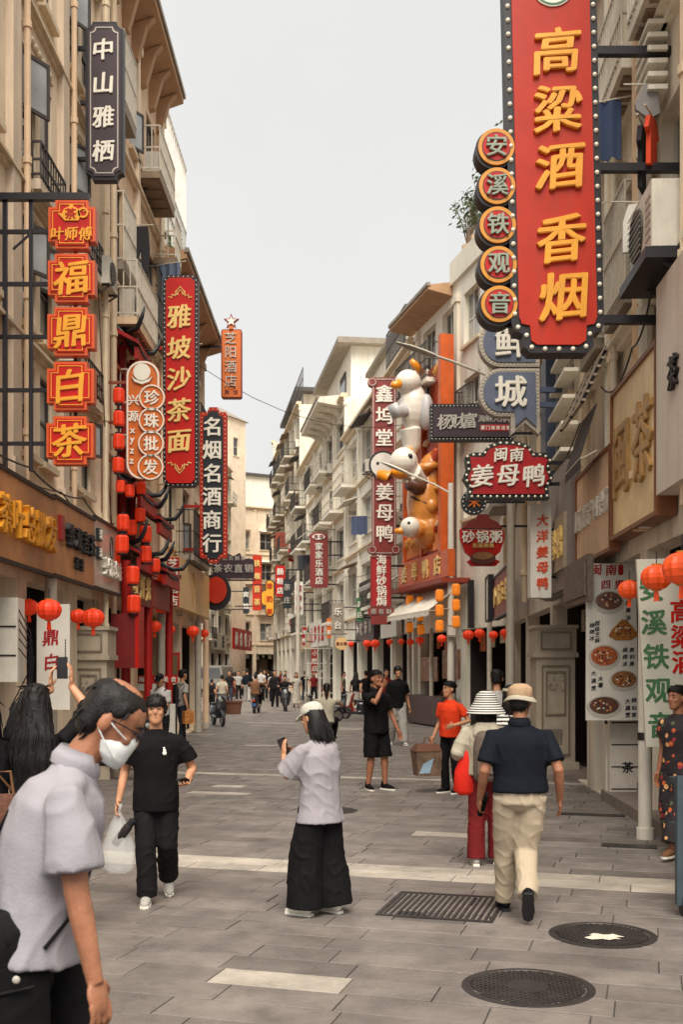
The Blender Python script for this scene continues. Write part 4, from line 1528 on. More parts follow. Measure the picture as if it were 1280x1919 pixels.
s.plate('eye', circ(708, 869, 3, 12), BLACKM, -.09, -.081)
for y in (760, 985):
    s.bar(742, 812, y, 5, y=.12)
s = Sign('vertical_sign', 'crimson seafood claypot sign hanging below the long duck house sign', 713, 1105, 36.0)
s.plate('board', rect(694, 1042, 734, 1138), CRIM, 0, .2)
s.ring('edge', rect(694, 1042, 734, 1138), rect(697, 1045, 731, 1135), DRED, -.03, -.001)
s.vt('海鲜砂锅焗', 715, 1049, 1126, 20, WHT, 'bold', -.001, .04)
s.plate('foot', rect(690, 1139, 738, 1153), DRED, -.02, .2)
s.ht('郑有财', 700, 729, 1146, 11, SILV, 'bold', -.021, .03)
s.plate('lattice_foot', rect(695, 1154, 733, 1170), DRED, -.01, .2)
s.bar(734, 790, 1060, 4, y=.1)
s.bar(734, 790, 1120, 4, y=.1)
# ---- right mid: family hotel sign
s = Sign('vertical_sign', 'dark red hotel sign with white oval on top in the middle distance', 598, 1050, 56.)
s.plate('board', rrect(581, 1000, 615, 1101, 5), DRED, 0, .3)
s.plate('crown', circ(597, 1006, 18, 20, 9), DRED, .003, .28)
s.plate('oval', circ(597, 1006, 12, 20, 5.5), BANN, -.05, -.001)
s.ht('宾馆', 592, 602, 1006, 8, DRED, 'bold', -.051, .02)
s.vt('家家乐酒店', 598, 1024, 1088, 15, BANN, 'bold', -.001, .05)
for y in (1015, 1040, 1068, 1095):
    s.bar(615, 660, y, 2.5, y=.1)
# ---- far signs
def farsign(label, x0, y0, x1, y1, Y, mat, text, tm, size, bar_to, style='bold'):
    s = Sign('far_sign', label, (x0 + x1) / 2, (y0 + y1) / 2, Y, 'sign', 'small signs far down the street')
    s.plate('board', rrect(x0, y0, x1, y1, 3), mat, 0, .25)
    n = len(text)
    m_ = (y1 - y0) / (n + .3)
    s.vt(text, (x0 + x1) / 2, y0 + m_ * .65, y1 - m_ * .65, size, tm, style, -.001, .05)
    for y in (y0 + 8, y1 - 8):
        s.bar(min(x1, bar_to) if bar_to > x1 else bar_to, bar_to if bar_to > x1 else x0, y, 2, y=.1)
    return s
farsign('orange red vertical sign, leftmost of the far signs', 473, 1040, 490, 1144, 62, RED2, '铁观音茶', PGOLD, 13, 440)
s = Sign('far_sign', 'yellow and orange bubble shaped sign with dark rim down the street', 503, 1122, 58, 'sign', 'small signs far down the street')
s.plate('board', rrect(497, 1086, 514, 1156, 8), BLACKM, .01, .2)
s.plate('side_board', rrect(489, 1105, 506, 1136, 8), BLACKM, .014, .2)
s.plate('face', rrect(498.5, 1088, 512.5, 1154, 7), GOLD, -.02, -.001)
s.plate('side_face', rrect(490.5, 1107, 504, 1134, 7), GOLD, -.024, .006)
s.vt('珍奶茶', 505, 1098, 1146, 12, RED2, 'bold', -.026, .03)
s.bar(470, 497, 1095, 2, y=.1)
farsign('red vertical sign right of the yellow bubble sign', 516, 1060, 534, 1118, 66, RED, '肠粉店', WHT, 13, 600)
farsign('dark green vertical sign in the middle distance', 530, 1085, 546, 1140, 64, NAVY, '茶庄', SILV, 13, 600)
farsign('white and purple vertical sign in the middle distance', 552, 1090, 568, 1152, 58, BANN, '茗茶叶', CRIM, 12, 615)
farsign('small red sign hung on the tall cluttered building', 540, 1010, 552, 1052, 80, RED, '旅社', WHT, 13, 575)
farsign('small white sign below the red one on the cluttered building', 538, 1150, 550, 1182, 76, BANN, '茶', CRIM, 12, 575)
farsign('small green sign on the white building right of the hotel sign', 668, 1120, 682, 1165, 44, GRN, '药店', WHT, 12, 705)
farsign('narrow orange sign low beside the white board', 612, 1158, 621, 1196, 52, ORG, '奶茶', WHT, 9, 650)
farsign('narrow red sign low by the scaffold', 566, 1175, 575, 1210, 66, CRIM, '海鲜', WHT, 9, 610)
farsign('dark blue sign far left above the van', 455, 1100, 466, 1150, 74, NAVY, '宾馆', WHT, 11, 420)
farsign('grey framed vertical sign over the scaffold', 622, 1130, 645, 1188, 47, CONC, '乐台', WHT, 15, 670)
s = Sign('round_sign', 'round beige shop sign on a post in the middle distance', 640, 1206, 44, 'sign')
s.plate('disc', circ(640, 1206, 12, 20), CREAMP, 0, .12)
s.ht('惠文阁', 633, 647, 1206, 6.5, DRED, 'bold', -.001, .02)
s.bar(650, 676, 1200, 2, y=.05)

# ---- boards on the right hand facades (parallel to the wall)
def rboard(b, name, label, u0, u1, z0, z1, mat, w=.3, th=.14, text=None, tm=GOLD, size=.4, style='bold', tz=None, rim=None):
    p = b.world(u0, w, z0)
    t = thing(name, label, 'sign', p, b.rz)
    L, h = u1 - u0, z1 - z0
    m = MB()
    m.box(0, L, 0, th, 0, h)
    m.build('board', mat, t)
    if rim:
        m = MB()
        for a in ((-.04, L + .04, -.05, .0), (-.04, L + .04, h, h + .05)):
            m.box(a[0], a[1], -.03, th, a[2], a[3])
        for a in ((-.04, .0), (L, L + .04)):
            m.box(a[0], a[1], -.03, th, 0, h)
        m.build('frame', rim, t)
    if text:
        n = len(text)
        for i, c in enumerate(text):
            put('character', glyph_m(c, style, tm), t, (L * (i + .5) / n, -.001, (h / 2 if tz is None else tz)), None, None, (size, .04, size))
    return t
GOLDP = pm('aged_gold_panel', 'dcc290', .42, .28, 1.3, .05, 30, streak=.35, stain=(.38, .16, .06))
GREYP = pm('pale_grey_panel', 'cdc3b6', .55, .12, 1.2, .03, streak=.3)
R1u = lambda Y: (16.2 - Y)
rboard(R1, 'shop_board', 'large aged gold panel on the right wall above the food posters', R1u(13.5), R1u(11.3), 3.46, 5.2, GOLDP, .22, .2, rim=pm('rust_frame', '7a4a2a', .5), text='闽茶', tm=pm('worn_gold', 'a8824a', .45, .3, 4), size=.95)
t = rboard(R1, 'shop_board', 'pale grey panel at the right edge beside the gold panel', R1u(11.15), R1u(8.2), 3.6, 5.75, GREYP, .26, .22, text='茶酒', tm=DARKW, size=.35)
rboard(R1, 'shop_board', 'wooden menu board with crowded white and orange lettering right of the carved panel', R1u(16.1), R1u(13.65), 3.35, 4.6, TAN, .22, .12, text='厦门特产四果汤', tm=BANN, size=.34, rim=pm('rust_frame', '7a4a2a', .5))
rboard(R2, 'shop_board', 'beige raised lettering on the ribbed metal cladding', 9.4, 12.55, 3.35, 4.2, pm('strip_beige', 'a1927c', .6), .38, .05, text='大洋姜母鸭', tm=PGOLD, size=.52)
rboard(R2, 'shop_board', 'red shop board behind the grey lamp pole on the right', 1.2, 5.2, 3.1, 4.1, pm('rust_red', '8c3320', .55), .5, .12, text='砂锅海鲜', tm=PGOLD, size=.55, rim=BLACKM)
rboard(R2, 'light_box', 'white picture light box with dark bulb frame between the poles', .1, 1.1, 3.1, 4.2, BANN, .62, .12, text=None, rim=BLACKM)
rboard(R4, 'shop_board', 'white blank shop board on the pale building right of the scaffold', 10.8, 14.0, 3.0, 4.4, BANN, .3, .2)
rboard(R4, 'shop_board', 'dark slatted shop board left of the grey framed sign', 4.4, 9.2, 3.0, 4.1, PLUM, .3, .2, text='小吃海鲜', tm=SILV, size=.6)
rboard(R5, 'shop_board', 'white shop board with red characters in the middle distance on the right', 8., 15., 3.1, 4.6, BANN, .3, .2, text='土笋冻店', tm=RED, size=1.0)
rboard(R5, 'shop_board', 'brown shop board far down on the right', 1., 7., 3.1, 4.4, TAN, .3, .2)
def lboard(b, label, px0, py0, px1, py1, mat, text, tm, size):
    u0, z1 = b.loc(px0, py0)
    u1, _ = b.loc(px1, py0)
    _, z0 = b.loc((px0 + px1) / 2, py1)
    return rboard(b, 'shop_board', label, min(u0, u1), max(u0, u1), z0, z1, mat, .35, .2, text, tm, size)
lboard(L4, 'grey white shop board with dark characters beyond the left corner', 388, 1184, 418, 1218, STEEL, '福茶', NAVY, 1.2)
lboard(L4, 'red shop board with white characters beyond the left corner', 432, 1176, 466, 1218, RED, '闽台特产', WHT, 1.5)
# ================================================================ lanterns
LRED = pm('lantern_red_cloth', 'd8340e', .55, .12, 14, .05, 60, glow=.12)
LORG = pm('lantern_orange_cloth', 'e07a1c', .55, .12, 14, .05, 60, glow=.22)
LGOLD = pm('lantern_gold_trim', 'b0762a', .45, .1, 20, .02)
def round_lantern(name, label, loc, r, group, mat=LRED):
    t = thing(name, label, 'lantern', loc, random.uniform(0, 3), group)
    m = MB()
    seg, N = 24, 9
    prof = [(.30, -.80), (.62, -.68), (.88, -.42), (1., -.05), (.98, .22), (.82, .52), (.56, .72), (.28, .80)]
    vs, fs = [], []
    for i, (a, z) in enumerate(prof):
        for k in range(seg):
            q = a * (1 - .075 * (k % 2))
            vs.append((q * r * math.cos(2 * math.pi * k / seg), q * r * math.sin(2 * math.pi * k / seg), z * r))
    for i in range(len(prof) - 1):
        for k in range(seg):
            fs.append((i * seg + k, i * seg + (k + 1) % seg, (i + 1) * seg + (k + 1) % seg, (i + 1) * seg + k))
    m.add(vs, fs)
    m.build('shade', mat, t, 7)
    for z in (-.86, .80):
        m = MB()
        m.lathe([(.30 * r, z * r), (.30 * r, (z + .08) * r)], 14)
        m.build('cap', LGOLD, t)
    m = MB()
    for k in range(9):
        a = k * 2 * math.pi / 9
        m.tube([(.10 * r * math.cos(a), .10 * r * math.sin(a), -.86 * r), (.16 * r * math.cos(a), .16 * r * math.sin(a), -1.55 * r)], .03 * r, 4)
    m.tube([(0, 0, -.86 * r), (0, 0, -1.0 * r)], .13 * r, 6)
    m.build('tassel', mat, t)
    m = MB()
    m.tube([(0, 0, .86 * r), (0, 0, 1.7 * r)], .02 * r + .003, 4)
    m.build('cord', BLACKM, t)
    return t
def barrel_lantern(name, label, loc, r, h, group, mat=LRED):
    t = thing(name, label, 'lantern', loc, random.uniform(0, 3), group)
    m = MB()
    seg = 20
    prof = [(.72, -.5), (.96, -.38), (1., 0), (.96, .38), (.72, .5)]
    vs = [(a * r * (1 - .085 * (k % 2)) * math.cos(2 * math.pi * k / seg), a * r * (1 - .085 * (k % 2)) * math.sin(2 * math.pi * k / seg), z * h) for a, z in prof for k in range(seg)]
    m.add(vs, [(i * seg + k, i * seg + (k + 1) % seg, (i + 1) * seg + (k + 1) % seg, (i + 1) * seg + k) for i in range(4) for k in range(seg)])
    m.build('shade', mat, t, 7)
    for z in (-.58, .5):
        m = MB()
        m.lathe([(.72 * r, z * h), (.72 * r, (z + .08) * h)], 14)
        m.build('cap', LGOLD if mat is LORG else BLACKM, t)
    m = MB()
    m.tube([(0, 0, .55 * h), (0, 0, .95 * h)], .006, 4)
    m.build('cord', BLACKM, t)
    return t
PR, PB = {}, {}
def lrow(kind, spots, text, group, mat=LRED, name=None):
    """spots: (px, py, radius px, Y); ordinals run in the order listed"""
    global PR
    if 'from the left' in text:
        spots = sorted(spots)
    elif 'from the top' in text:
        spots = sorted(spots, key=lambda q: q[1])
    for i, (px, py, r, Y) in enumerate(spots):
        lab = text.replace('#', ORD[i]).replace('%', ('top', 'middle', 'bottom')[i % 3] + ' amber lantern in the ' + ORD[i // 3])
        p = W(px, py, Y)
        rr_ = r * Y / F
        if kind == 'round':
            key = mat.name
            if key not in PR:
                PR[key] = round_lantern(name or 'round_lantern', lab, p, .18, group, mat)
                o = PR[key]
            else:
                o = dup(PR[key], p, random.uniform(0, 3), lab, group)
            o.scale = (rr_ / .18,) * 3
        else:
            key = mat.name
            if key not in PB:
                PB[key] = barrel_lantern(name or 'barrel_lantern', lab, p, .115, .30, group, mat)
                o = PB[key]
            else:
                o = dup(PB[key], p, random.uniform(0, 3), lab, group)
            o.scale = (rr_ / .115,) * 3
lrow('round', [(54, 1138, 18, 14.6), (91, 1143, 24, 13.6), (146, 1155, 16, 15.4), (174, 1158, 21, 15.0)], '# from the left of the round red lanterns under the bronze boards', 'round lanterns under the bronze boards')
lrow('round', [(216, 1187, 17, 19.6), (264, 1170, 13, 22.5), (289, 1174, 13, 23.4), (318, 1180, 10, 25.5), (361, 1183, 12, 29.0), (382, 1187, 9, 32.2)], '# from the left of the round red lanterns below the lantern front', 'round lanterns below the lantern front')
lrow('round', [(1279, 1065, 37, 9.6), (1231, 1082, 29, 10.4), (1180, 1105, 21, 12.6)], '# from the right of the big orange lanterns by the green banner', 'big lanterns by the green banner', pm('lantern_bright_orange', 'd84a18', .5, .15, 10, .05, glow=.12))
lrow('round', [(878, 1190, 11, 24.5), (899, 1187, 10, 25.), (925, 1190, 9, 25.5), (946, 1186, 9, 23.), (828, 1197, 9, 30.5), (787, 1200, 8, 34.5), (769, 1203, 7, 36.)], '# from the left of the small lanterns along the duck restaurant eaves', 'small lanterns along the right eaves')
lrow('round', [(688, 1206, 8, 41.), (703, 1206, 9, 40.6), (658, 1207, 6, 45.), (645, 1209, 6, 47.), (730, 1203, 6, 38.5), (752, 1202, 6, 37.6)], '# from the left of the tiny lanterns under the pale building', 'tiny lanterns under the pale building')
lrow('barrel', [(230, 980, 12, 19.2), (246, 989, 11, 20.), (272, 1001, 12, 20.4), (228, 1020, 13, 19.0), (272, 1039, 12, 20.4), (248, 1078, 13, 19.4), (250, 1132, 13, 19.4), (214, 1050, 11, 19.2), (262, 965, 10, 20.), (290, 1060, 10, 21.6)], '# from the top of the red barrel lanterns stacked on the lantern front', 'barrel lanterns on the lantern front')
lrow('barrel', [(303, 1090, 10, 24.6), (302, 1136, 10, 24.6)], '# from the top of two barrel lanterns hung by the box sign', 'pair of barrel lanterns')
lrow('barrel', [(222, 742, 11, 18.9), (222, 785, 11, 18.9), (222, 828, 11, 18.9), (221, 872, 11, 18.9)], '# from the top of the barrel lanterns left of the pearl sign', 'barrel lanterns left of the pearl sign')
lrow('barrel', [(264, 915, 9, 19.9), (243, 920, 9, 19.4), (225, 912, 9, 19.0)], '# from the left of the three barrel lanterns under the pearl sign', 'barrel lanterns under the pearl sign')
lrow('barrel', [(768, 1125, 7, 35.6), (768, 1150, 7, 35.6), (768, 1176, 7, 35.6), (788, 1128, 7, 34.4), (788, 1155, 7, 34.4), (789, 1180, 7, 34.4), (824, 1116, 8, 31.6), (824, 1144, 8, 31.6), (824, 1173, 8, 31.6), (855, 1105, 8, 29.6), (855, 1134, 8, 29.6), (855, 1165, 8, 29.6)],
     '% column from the left on the duck restaurant', 'amber lanterns on the duck restaurant', LORG)

# ================================================================ red lantern front on the left
t = thing('lantern_front', 'red timber shop front with small tiled roofs and upturned black eave tips', 'shop front', (XL, 19.75, 0), R(90))
def tiled_roof(parent, u0, u1, z, dep, y0=-.12):
    m = MB()
    n = int((u1 - u0) / .09)
    pr = [(0, .42), (.35, .22), (.7, .08), (1., .05)]
    for i in range(n):
        u = u0 + (i + .5) * (u1 - u0) / n
        lift = .16 * abs(2 * (u - u0) / (u1 - u0) - 1) ** 3
        m.tube([(u, y0 - dep * a, z + b + lift * a) for a, b in pr], .034, 6)
    ro = m.build('tile_roof', pm('dark_tile', '3b3a40', .6, .25, 12, .1), parent, 30)
    m = MB()
    m.add([(u0, y0, z + .38), (u1, y0, z + .38), (u1, y0 - dep, z + .16), (u0, y0 - dep, z + .16), (u0, y0, z + .30), (u1, y0, z + .30), (u1, y0 - dep, z + .10), (u0, y0 - dep, z + .10)],
          [(0, 1, 2, 3)[::-1], (4, 5, 6, 7), (0, 1, 5, 4), (1, 2, 6, 5), (2, 3, 7, 6), (3, 0, 4, 7)])
    m.build('roof_deck', REDP, ro)
    for u, sg in ((u0, -1), (u1, 1)):
        m = MB()
        m.tube([(u - sg * .25, y0 - .05, z + .46), (u - sg * .05, y0 - dep * .6, z + .32), (u + sg * .10, y0 - dep * 1.02, z + .36), (u + sg * .17, y0 - dep * 1.25, z + .52), (u + sg * .17, y0 - dep * 1.38, z + .72)], [.045, .05, .05, .04, .015], 8)
        m.build('eave_tip', NAVY, ro, True)
    m = MB()
    m.box(u0 + .08, u1 - .08, y0 - dep * .95, y0 - dep * .78, z - .16, z + .06)
    m.build('fascia', REDP, ro)
tiled_roof(t, .25, 1.7, 7.75, .40)
tiled_roof(t, .3, 2.2, 5.0, .45)
tiled_roof(t, 2.2, 3.9, 4.75, .5)
tiled_roof(t, .4, 2.6, 3.85, .42)
tiled_roof(t, 2.9, 5.0, 3.75, .5)
for u in (.12, 2.4, 5.1):
    m = MB()
    m.tube([(u, -.32, 0), (u, -.32, 3.8)], .085, 12)
    c_ = m.build('column', REDP, t, 40)
    m = MB()
    m.tube([(u, -.32, 0.), (u, -.32, .18)], .13, 12)
    m.build('column_base', CONC, c_, 40)
for z in (4.55, 5.6, 6.5, 7.4):
    m = MB()
    m.box(.05, 2.0, -.14, -.06, z, z + .07)
    m.build('cross_beam', pm('orange_timber', 'b3501c', .55, .2, 6), t)
for u in (.08, .9, 1.9):
    m = MB()
    m.box(u - .05, u + .05, -.16, -.04, 4.3, 8.0)
    m.build('upright', REDP, t)
m = MB()
m.box(.10, 1.95, -.05, -.01, 4.3, 7.9)
m.build('back_panel', pm('deep_red_panel', '5c1512', .6, .3, 3), t)
m = MB()
m.box(.25, 2.3, -.40, -.30, 3.05, 3.72)
q = m.build('name_board', pm('name_board_red', '7a1d18', .5), t)
for i, c in enumerate('红灯笼'):
    put('character', glyph_m(c, 'brush', PGOLD), q, (.6 + i * .65, -.401, 3.4), None, None, (.5, .03, .5))
m = MB()
m.box(2.6, 5.0, -.36, -.30, 3.1, 3.7)
m.build('side_board', pm('side_board_red', '9a2418', .5), t)
s = Sign('blank_board', 'dark red blank board hanging below the lantern front', 232, 1190, 19.4, 'board')
s.plate('panel', rect(207, 1150, 252, 1252), pm('maroon_panel', '6e1210', .5), 0, .08)
s.plate('bright_edge', rect(252.3, 1135, 260, 1252), RED, -.01, .5)
s.bar(196, 207, 1165, 5, y=.04)

# ================================================================ duck restaurant front on the right
ORF = pm('orange_lacquer', 'c4561c', .45, .2, 3, .05)
ORP = pm('carved_orange', '9c3a1c', .5, .45, 5, .4, 14)
t = thing('duck_shop_front', 'orange carved shop front with red edge posts behind the duck sculptures', 'shop front', R3.p0, R3.rz)
def slab(name, u0, u1, w0, w1, z0, z1, mat, parent=t):
    m = MB()
    m.box(u0, u1, -w1, -w0, z0, z1)
    return m.build(name, mat, parent)
slab('carved_panel', .4, 4.3, .35, .48, 5.4, 11.3, ORP)
slab('edge_post', .2, .4, .30, .62, 5.2, 11.6, ORF)
slab('edge_post', 4.3, 4.55, .30, .72, 5.2, 11.9, ORF)
slab('edge_post', 2.2, 2.35, .485, .62, 5.2, 11.3, ORF)
slab('lower_fascia', .1, 5.2, .5, .72, 4.55, 5.35, ORF)
slab('lower_roof', .0, 5.3, .05, .95, 4.36, 4.5, pm('rust_red', '8c3320', .55))
for k in range(16):
    slab('slat', .55 + k * .23, .62 + k * .23, .485, .56, 5.5, 6.6 + .25 * math.sin(k * 1.7), pm('pale_orange', 'd98a52', .5))
rr = random.Random(77)
for k in range(34):                       # carved clouds and fruit crowding the panel
    u, z = rr.uniform(.5, 4.2), rr.uniform(5.5, 11.2)
    m = MB()
    r_ = rr.uniform(.12, .26)
    m.ball((u, -.52, z), (r_, .10, r_ * .8), 10, 6)
    m.ball((u + r_ * .8, -.52, z + r_ * .3), (r_ * .7, .09, r_ * .6), 10, 6)
    m.ball((u - r_ * .8, -.52, z - r_ * .1), (r_ * .6, .09, r_ * .5), 10, 6)
    m.build('carved_cloud', [pm('cloud_gold', 'cf8a34', .4, .2), pm('cloud_red', 'a8301a', .45, .2), pm('cloud_cream', 'd8b48a', .45, .2), pm('cloud_orange', 'd06a24', .45, .2)][k % 4], t, True)
for i, c in enumerate('姜母鸭店'):
    put('character', glyph_m(c, 'bold', PGOLD), t, (.8 + i * 1.15, -.721, 4.95), None, None, (.62, .04, .62))
slab('bracing_post', 5.6, 5.75, .1, .25, 3.0, 4.4, BLACKM)
for u in (.15, 2.55, 4.6, 7.6):
    m = MB()
    m.tube([(u, -.35, 0), (u, -.35, 3.1)], .07, 10)
    m.build('post', RAILW, t, 40)
for i, (u0, u1, z0, z1) in enumerate(((.5, 2.3, 1.4, 2.2), (2.8, 4.3, 1.5, 2.4))):
    q = slab('picture_panel', u0, u1, .02, .07, z0, z1, pm('food_photo', '8a5a34', .5, .7, 7, .0))
slab('counter', .5, 4.2, .1, .6, .05, .95, pm('counter_wood', '4a332a', .6))
# awning: pale sloping cloth
def awning(label, b, u0, u1, z, dep, drop, mat, lean=.0):
    t = thing('awning', label, 'awning', b.world(u0, .3, z), b.rz)
    L = u1 - u0
    m = MB()
    n = 14
    vs, fs = [], []
    for i in range(n + 1):
        sag = .04 * math.sin(i * math.pi / n * 4) ** 2
        vs += [(L * i / n, .0, 0), (L * i / n, -dep * .5, -drop * .5 - sag), (L * i / n, -dep, -drop), (L * i / n, -dep - .01, -drop - .14 - .03 * (i % 2))]
    for i in range(n):
        for k in range(3):
            fs.append((i * 4 + k, i * 4 + k + 1, i * 4 + k + 5, i * 4 + k + 4))
    m.add(vs, fs)
    m.add([(x, y, z_ - .02) for x, y, z_ in vs], [f[::-1] for f in fs])
    m.build('cloth', mat, t)
    m = MB()
    m.tube([(0, -dep + .01, -drop - .03), (L, -dep + .01, -drop - .03)], .018, 6)
    m.build('front_bar', RAILW, t)
    for x in (.03, L - .03):
        m = MB()
        m.tube([(x, .0, -.35 - drop * .4), (x, -dep + .02, -drop - .04)], .014, 6)
        m.build('arm', RAILW, t)
    return t
AWC = pm('awning_canvas', 'd9d0bf', .8, .08, 2, .05, 30, streak=.15)
awning('pale canvas awning over the duck restaurant lanterns', R3, .4, 5.2, 4.3, 1.0, .75, AWC)
awning('white awning on the pale building left of the duck restaurant', R4, 14.2, 15.8, 5.2, 1.1, .7, AWC)
awning('grey awning above the white blank board', R4, 10.8, 13.6, 5.4, .9, .45, pm('awning_grey', '9a9388', .8))
awning('dark folded awning hanging above the carved wooden menu board', R1, .9, 2.1, 5.3, .22, .7, pm('awning_dark', '3a3230', .8))
t = thing('corrugated_canopy', 'striped corrugated canopy above the carved panel on the right', 'canopy', R1.world(.0, .0, 5.3), R1.rz)
for k in range(9):
    m = MB()
    m.box(.3, 2.1, -.50 + k * .05, -.45 + k * .05, .02 + k * .11, .05 + k * .11)
    m.build('slat', pm('canopy_beige', 'b5a893', .6, .2), t)
for u in (.35, 1.2, 2.05):
    m = MB()
    m.bar((u, -.50, 0), (u, -.05, 1.0), .02)
    m.build('rafter', BLACKM, t)
t = thing('carved_screen', 'carved grey wooden screen under the dark folded awning', 'screen', R1.world(.15, .42, 3.1), R1.rz)
m = MB()
m.box(0, 1.9, 0, .08, -.4, .22)
m.build('panel', pm('carved_grey_wood', '6e5f52', .7, .35, 12, .6, 26), t)
for k in range(7):
    m = MB()
    m.box(.1 + k * .25, .31 + k * .25, -.03, -.002, -.32, .14)
    m.build('carving', pm('carved_grey_wood', '6e5f52', .7), t)

# ---- duck sculptures (plain ducks)
DW = pm('glossy_white_paint', 'd9d2c4', .32, .06, 5, .02, coat=.3)
DG = pm('roast_gold_paint', 'c98238', .34, .18, 3, .04, coat=.3)
DO = pm('bill_orange', 'e08a1a', .35, .08, 5, .02, coat=.3)
DK = pm('glossy_black', '17161a', .3, .05, 5, 0)
def remesh(mb_, voxel, smooth=2, name='body'):
    me = mb_.mesh(name, [])
    o = bpy.data.objects.new('tmp', me)
    TS.collection.objects.link(o)
    md = o.modifiers.new('r', 'REMESH')
    md.mode = 'VOXEL'
    md.voxel_size = voxel
    md.use_smooth_shade = True
    if smooth:
        sm = o.modifiers.new('s', 'SMOOTH')
        sm.factor = .6
        sm.iterations = smooth
    TS.view_layers[0].update()
    dg = TS.view_layers[0].depsgraph
    r_ = bpy.data.meshes.new_from_object(o.evaluated_get(dg))
    bpy.data.objects.remove(o)
    bpy.data.meshes.remove(me)
    r_.name = name
    return r_
TS = bpy.data.scenes.new('scratch')
def with_mat(me, mat):
    me.materials.clear()
    me.materials.append(mat)
    return me
def duck(label, px, py, Y, parts, k):
    """parts: list of (name, mat, builder). local pixels around (px, py)"""
    t = thing('duck_sculpture', label, 'sculpture', W(px, py, Y), 0, 'duck sculptures on the orange shop front')
    sc_ = Y / F * 1.13
    for nm, mat, items, vox in parts:
        m = MB()
        for it in items:
            if it[0] == 'b':
                _, x, y, d, rx, ry, rz_ = it
                m.ball(((x - px) * sc_, d, -(y - py) * sc_), (rx * sc_, ry * sc_, rz_ * sc_), 16, 10)
            else:
                _, pts, rad = it
                m.tube([((x - px) * sc_, d, -(y - py) * sc_) for x, y, d in pts], [r_ * sc_ for r_ in rad], 12)
        if vox:
            put(nm, with_mat(remesh(m, vox, 4, nm), mat), t)
        else:
            m.build(nm, mat, t, True)
    m = MB()
    m.bar((0, .1, .1), (.35, 1.1, .1), .03)
    m.build('wall_bracket', BLACKM, t)
    return t
Yd = 34.0
duck('golden roast duck sculpture hanging upright with its head down', 800, 930, Yd, [
    ('body', DG, [('b', 800, 940, 0, 34, 34, 62), ('b', 806, 985, 0, 30, 32, 34), ('b', 812, 890, 0, 26, 26, 34), ('t', [(818, 870, 0), (820, 858, 0)], [22, 14]), ('t', [(795, 985, -.2), (780, 988, -.45), (772, 984, -.5)], [18, 15, 15])], .035),
    ('head', DW, [('b', 771, 985, -.52, 17, 17, 17)], 0),
    ('bill', DO, [('t', [(765, 988, -.55), (752, 992, -.58), (745, 992, -.6)], [7, 5.5, 3])], 0),
    ('eye', DK, [('b', 768, 980, -.80, 3, 2.5, 3)], 0),
    ('wing', DG, [('b', 822, 945, -.42, 14, 10, 34)], 0),
    ('wing', DG, [('t', [(775, 905, -.35), (792, 890, -.5), (820, 880, -.5)], [8, 11, 9])], 0),
    ('cord', BLACKM, [('t', [(772, 935, -.5), (800, 948, -.62), (832, 940, -.5)], [1.6, 1.6, 1.6])], 0),
    ('navel', DG, [('b', 806, 950, -.56, 11, 8, 12)], 0)], 1)
duck('large white duck head sculpture with long orange bill below the black stall sign', 757, 880, Yd - .6, [
    ('body', DW, [('b', 757, 868, 0, 24, 24, 25), ('t', [(768, 885, 0), (784, 896, .3)], [20, 17])], .03),
    ('bill', DO, [('t', [(745, 884, -.1), (725, 892, -.25), (712, 891, -.3)], [12, 10, 7]), ('b', 750, 886, -.1, 16, 14, 11)], 0),
    ('eye', DK, [('b', 766, 862, -.37, 4.5, 3, 5)], 0),
    ('collar', pm('duck_collar_brown', '5a3420', .5), [('t', [(764, 905, -.15), (782, 910, .1), (796, 898, .3)], [10, 14, 12])], 0)], 1)
duck('upper white duck sculpture leaning out over the street, wings folded', 770, 770, Yd, [
    ('body', DW, [('b', 775, 765, 0, 25, 25, 40), ('b', 765, 725, -.15, 22, 22, 21), ('t', [(770, 800, 0), (772, 830, .05), (765, 845, .0)], [20, 15, 10])], .03),
    ('bill', DO, [('t', [(752, 729, -.35), (741, 733, -.4), (736, 732, -.42)], [8, 6.5, 4])], 0),
    ('eye', DK, [('b', 760, 722, -.46, 3, 2.5, 5)], 0),
    ('wing', pm('duck_wing_grey', 'b4b2b0', .4, .1), [('t', [(758, 772, -.3), (744, 780, -.45), (738, 765, -.5)], [13, 12, 9])], 0),
    ('wing', pm('duck_wing_grey', 'b4b2b0', .4, .1), [('b', 795, 775, -.25, 13, 14, 30)], 0),
    ('foot', DO, [('t', [(768, 835, -.2), (760, 862, -.35), (768, 872, -.4)], [6, 9, 6])], 0)], 1)
duck('small topmost duck sculpture with raised orange bill under the lamp arm', 800, 690, Yd + .6, [
    ('body', DW, [('b', 792, 702, 0, 16, 16, 13), ('t', [(800, 708, 0), (808, 735, .1), (800, 770, .2)], [13, 15, 10])], .03),
    ('bill', DO, [('t', [(792, 702, -.3), (778, 690, -.45), (772, 684, -.5)], [6, 6, 4]), ('t', [(780, 716, -.3), (800, 748, -.4), (806, 758, -.4)], [4, 5, 3])], 0),
    ('eye', DK, [('b', 796, 694, -.24, 2.5, 2.5, 3.5)], 0),
    ('wing', pm('navy_wing', '2a2c40', .4), [('b', 808, 740, -.2, 10, 10, 28)], 0)], 1)

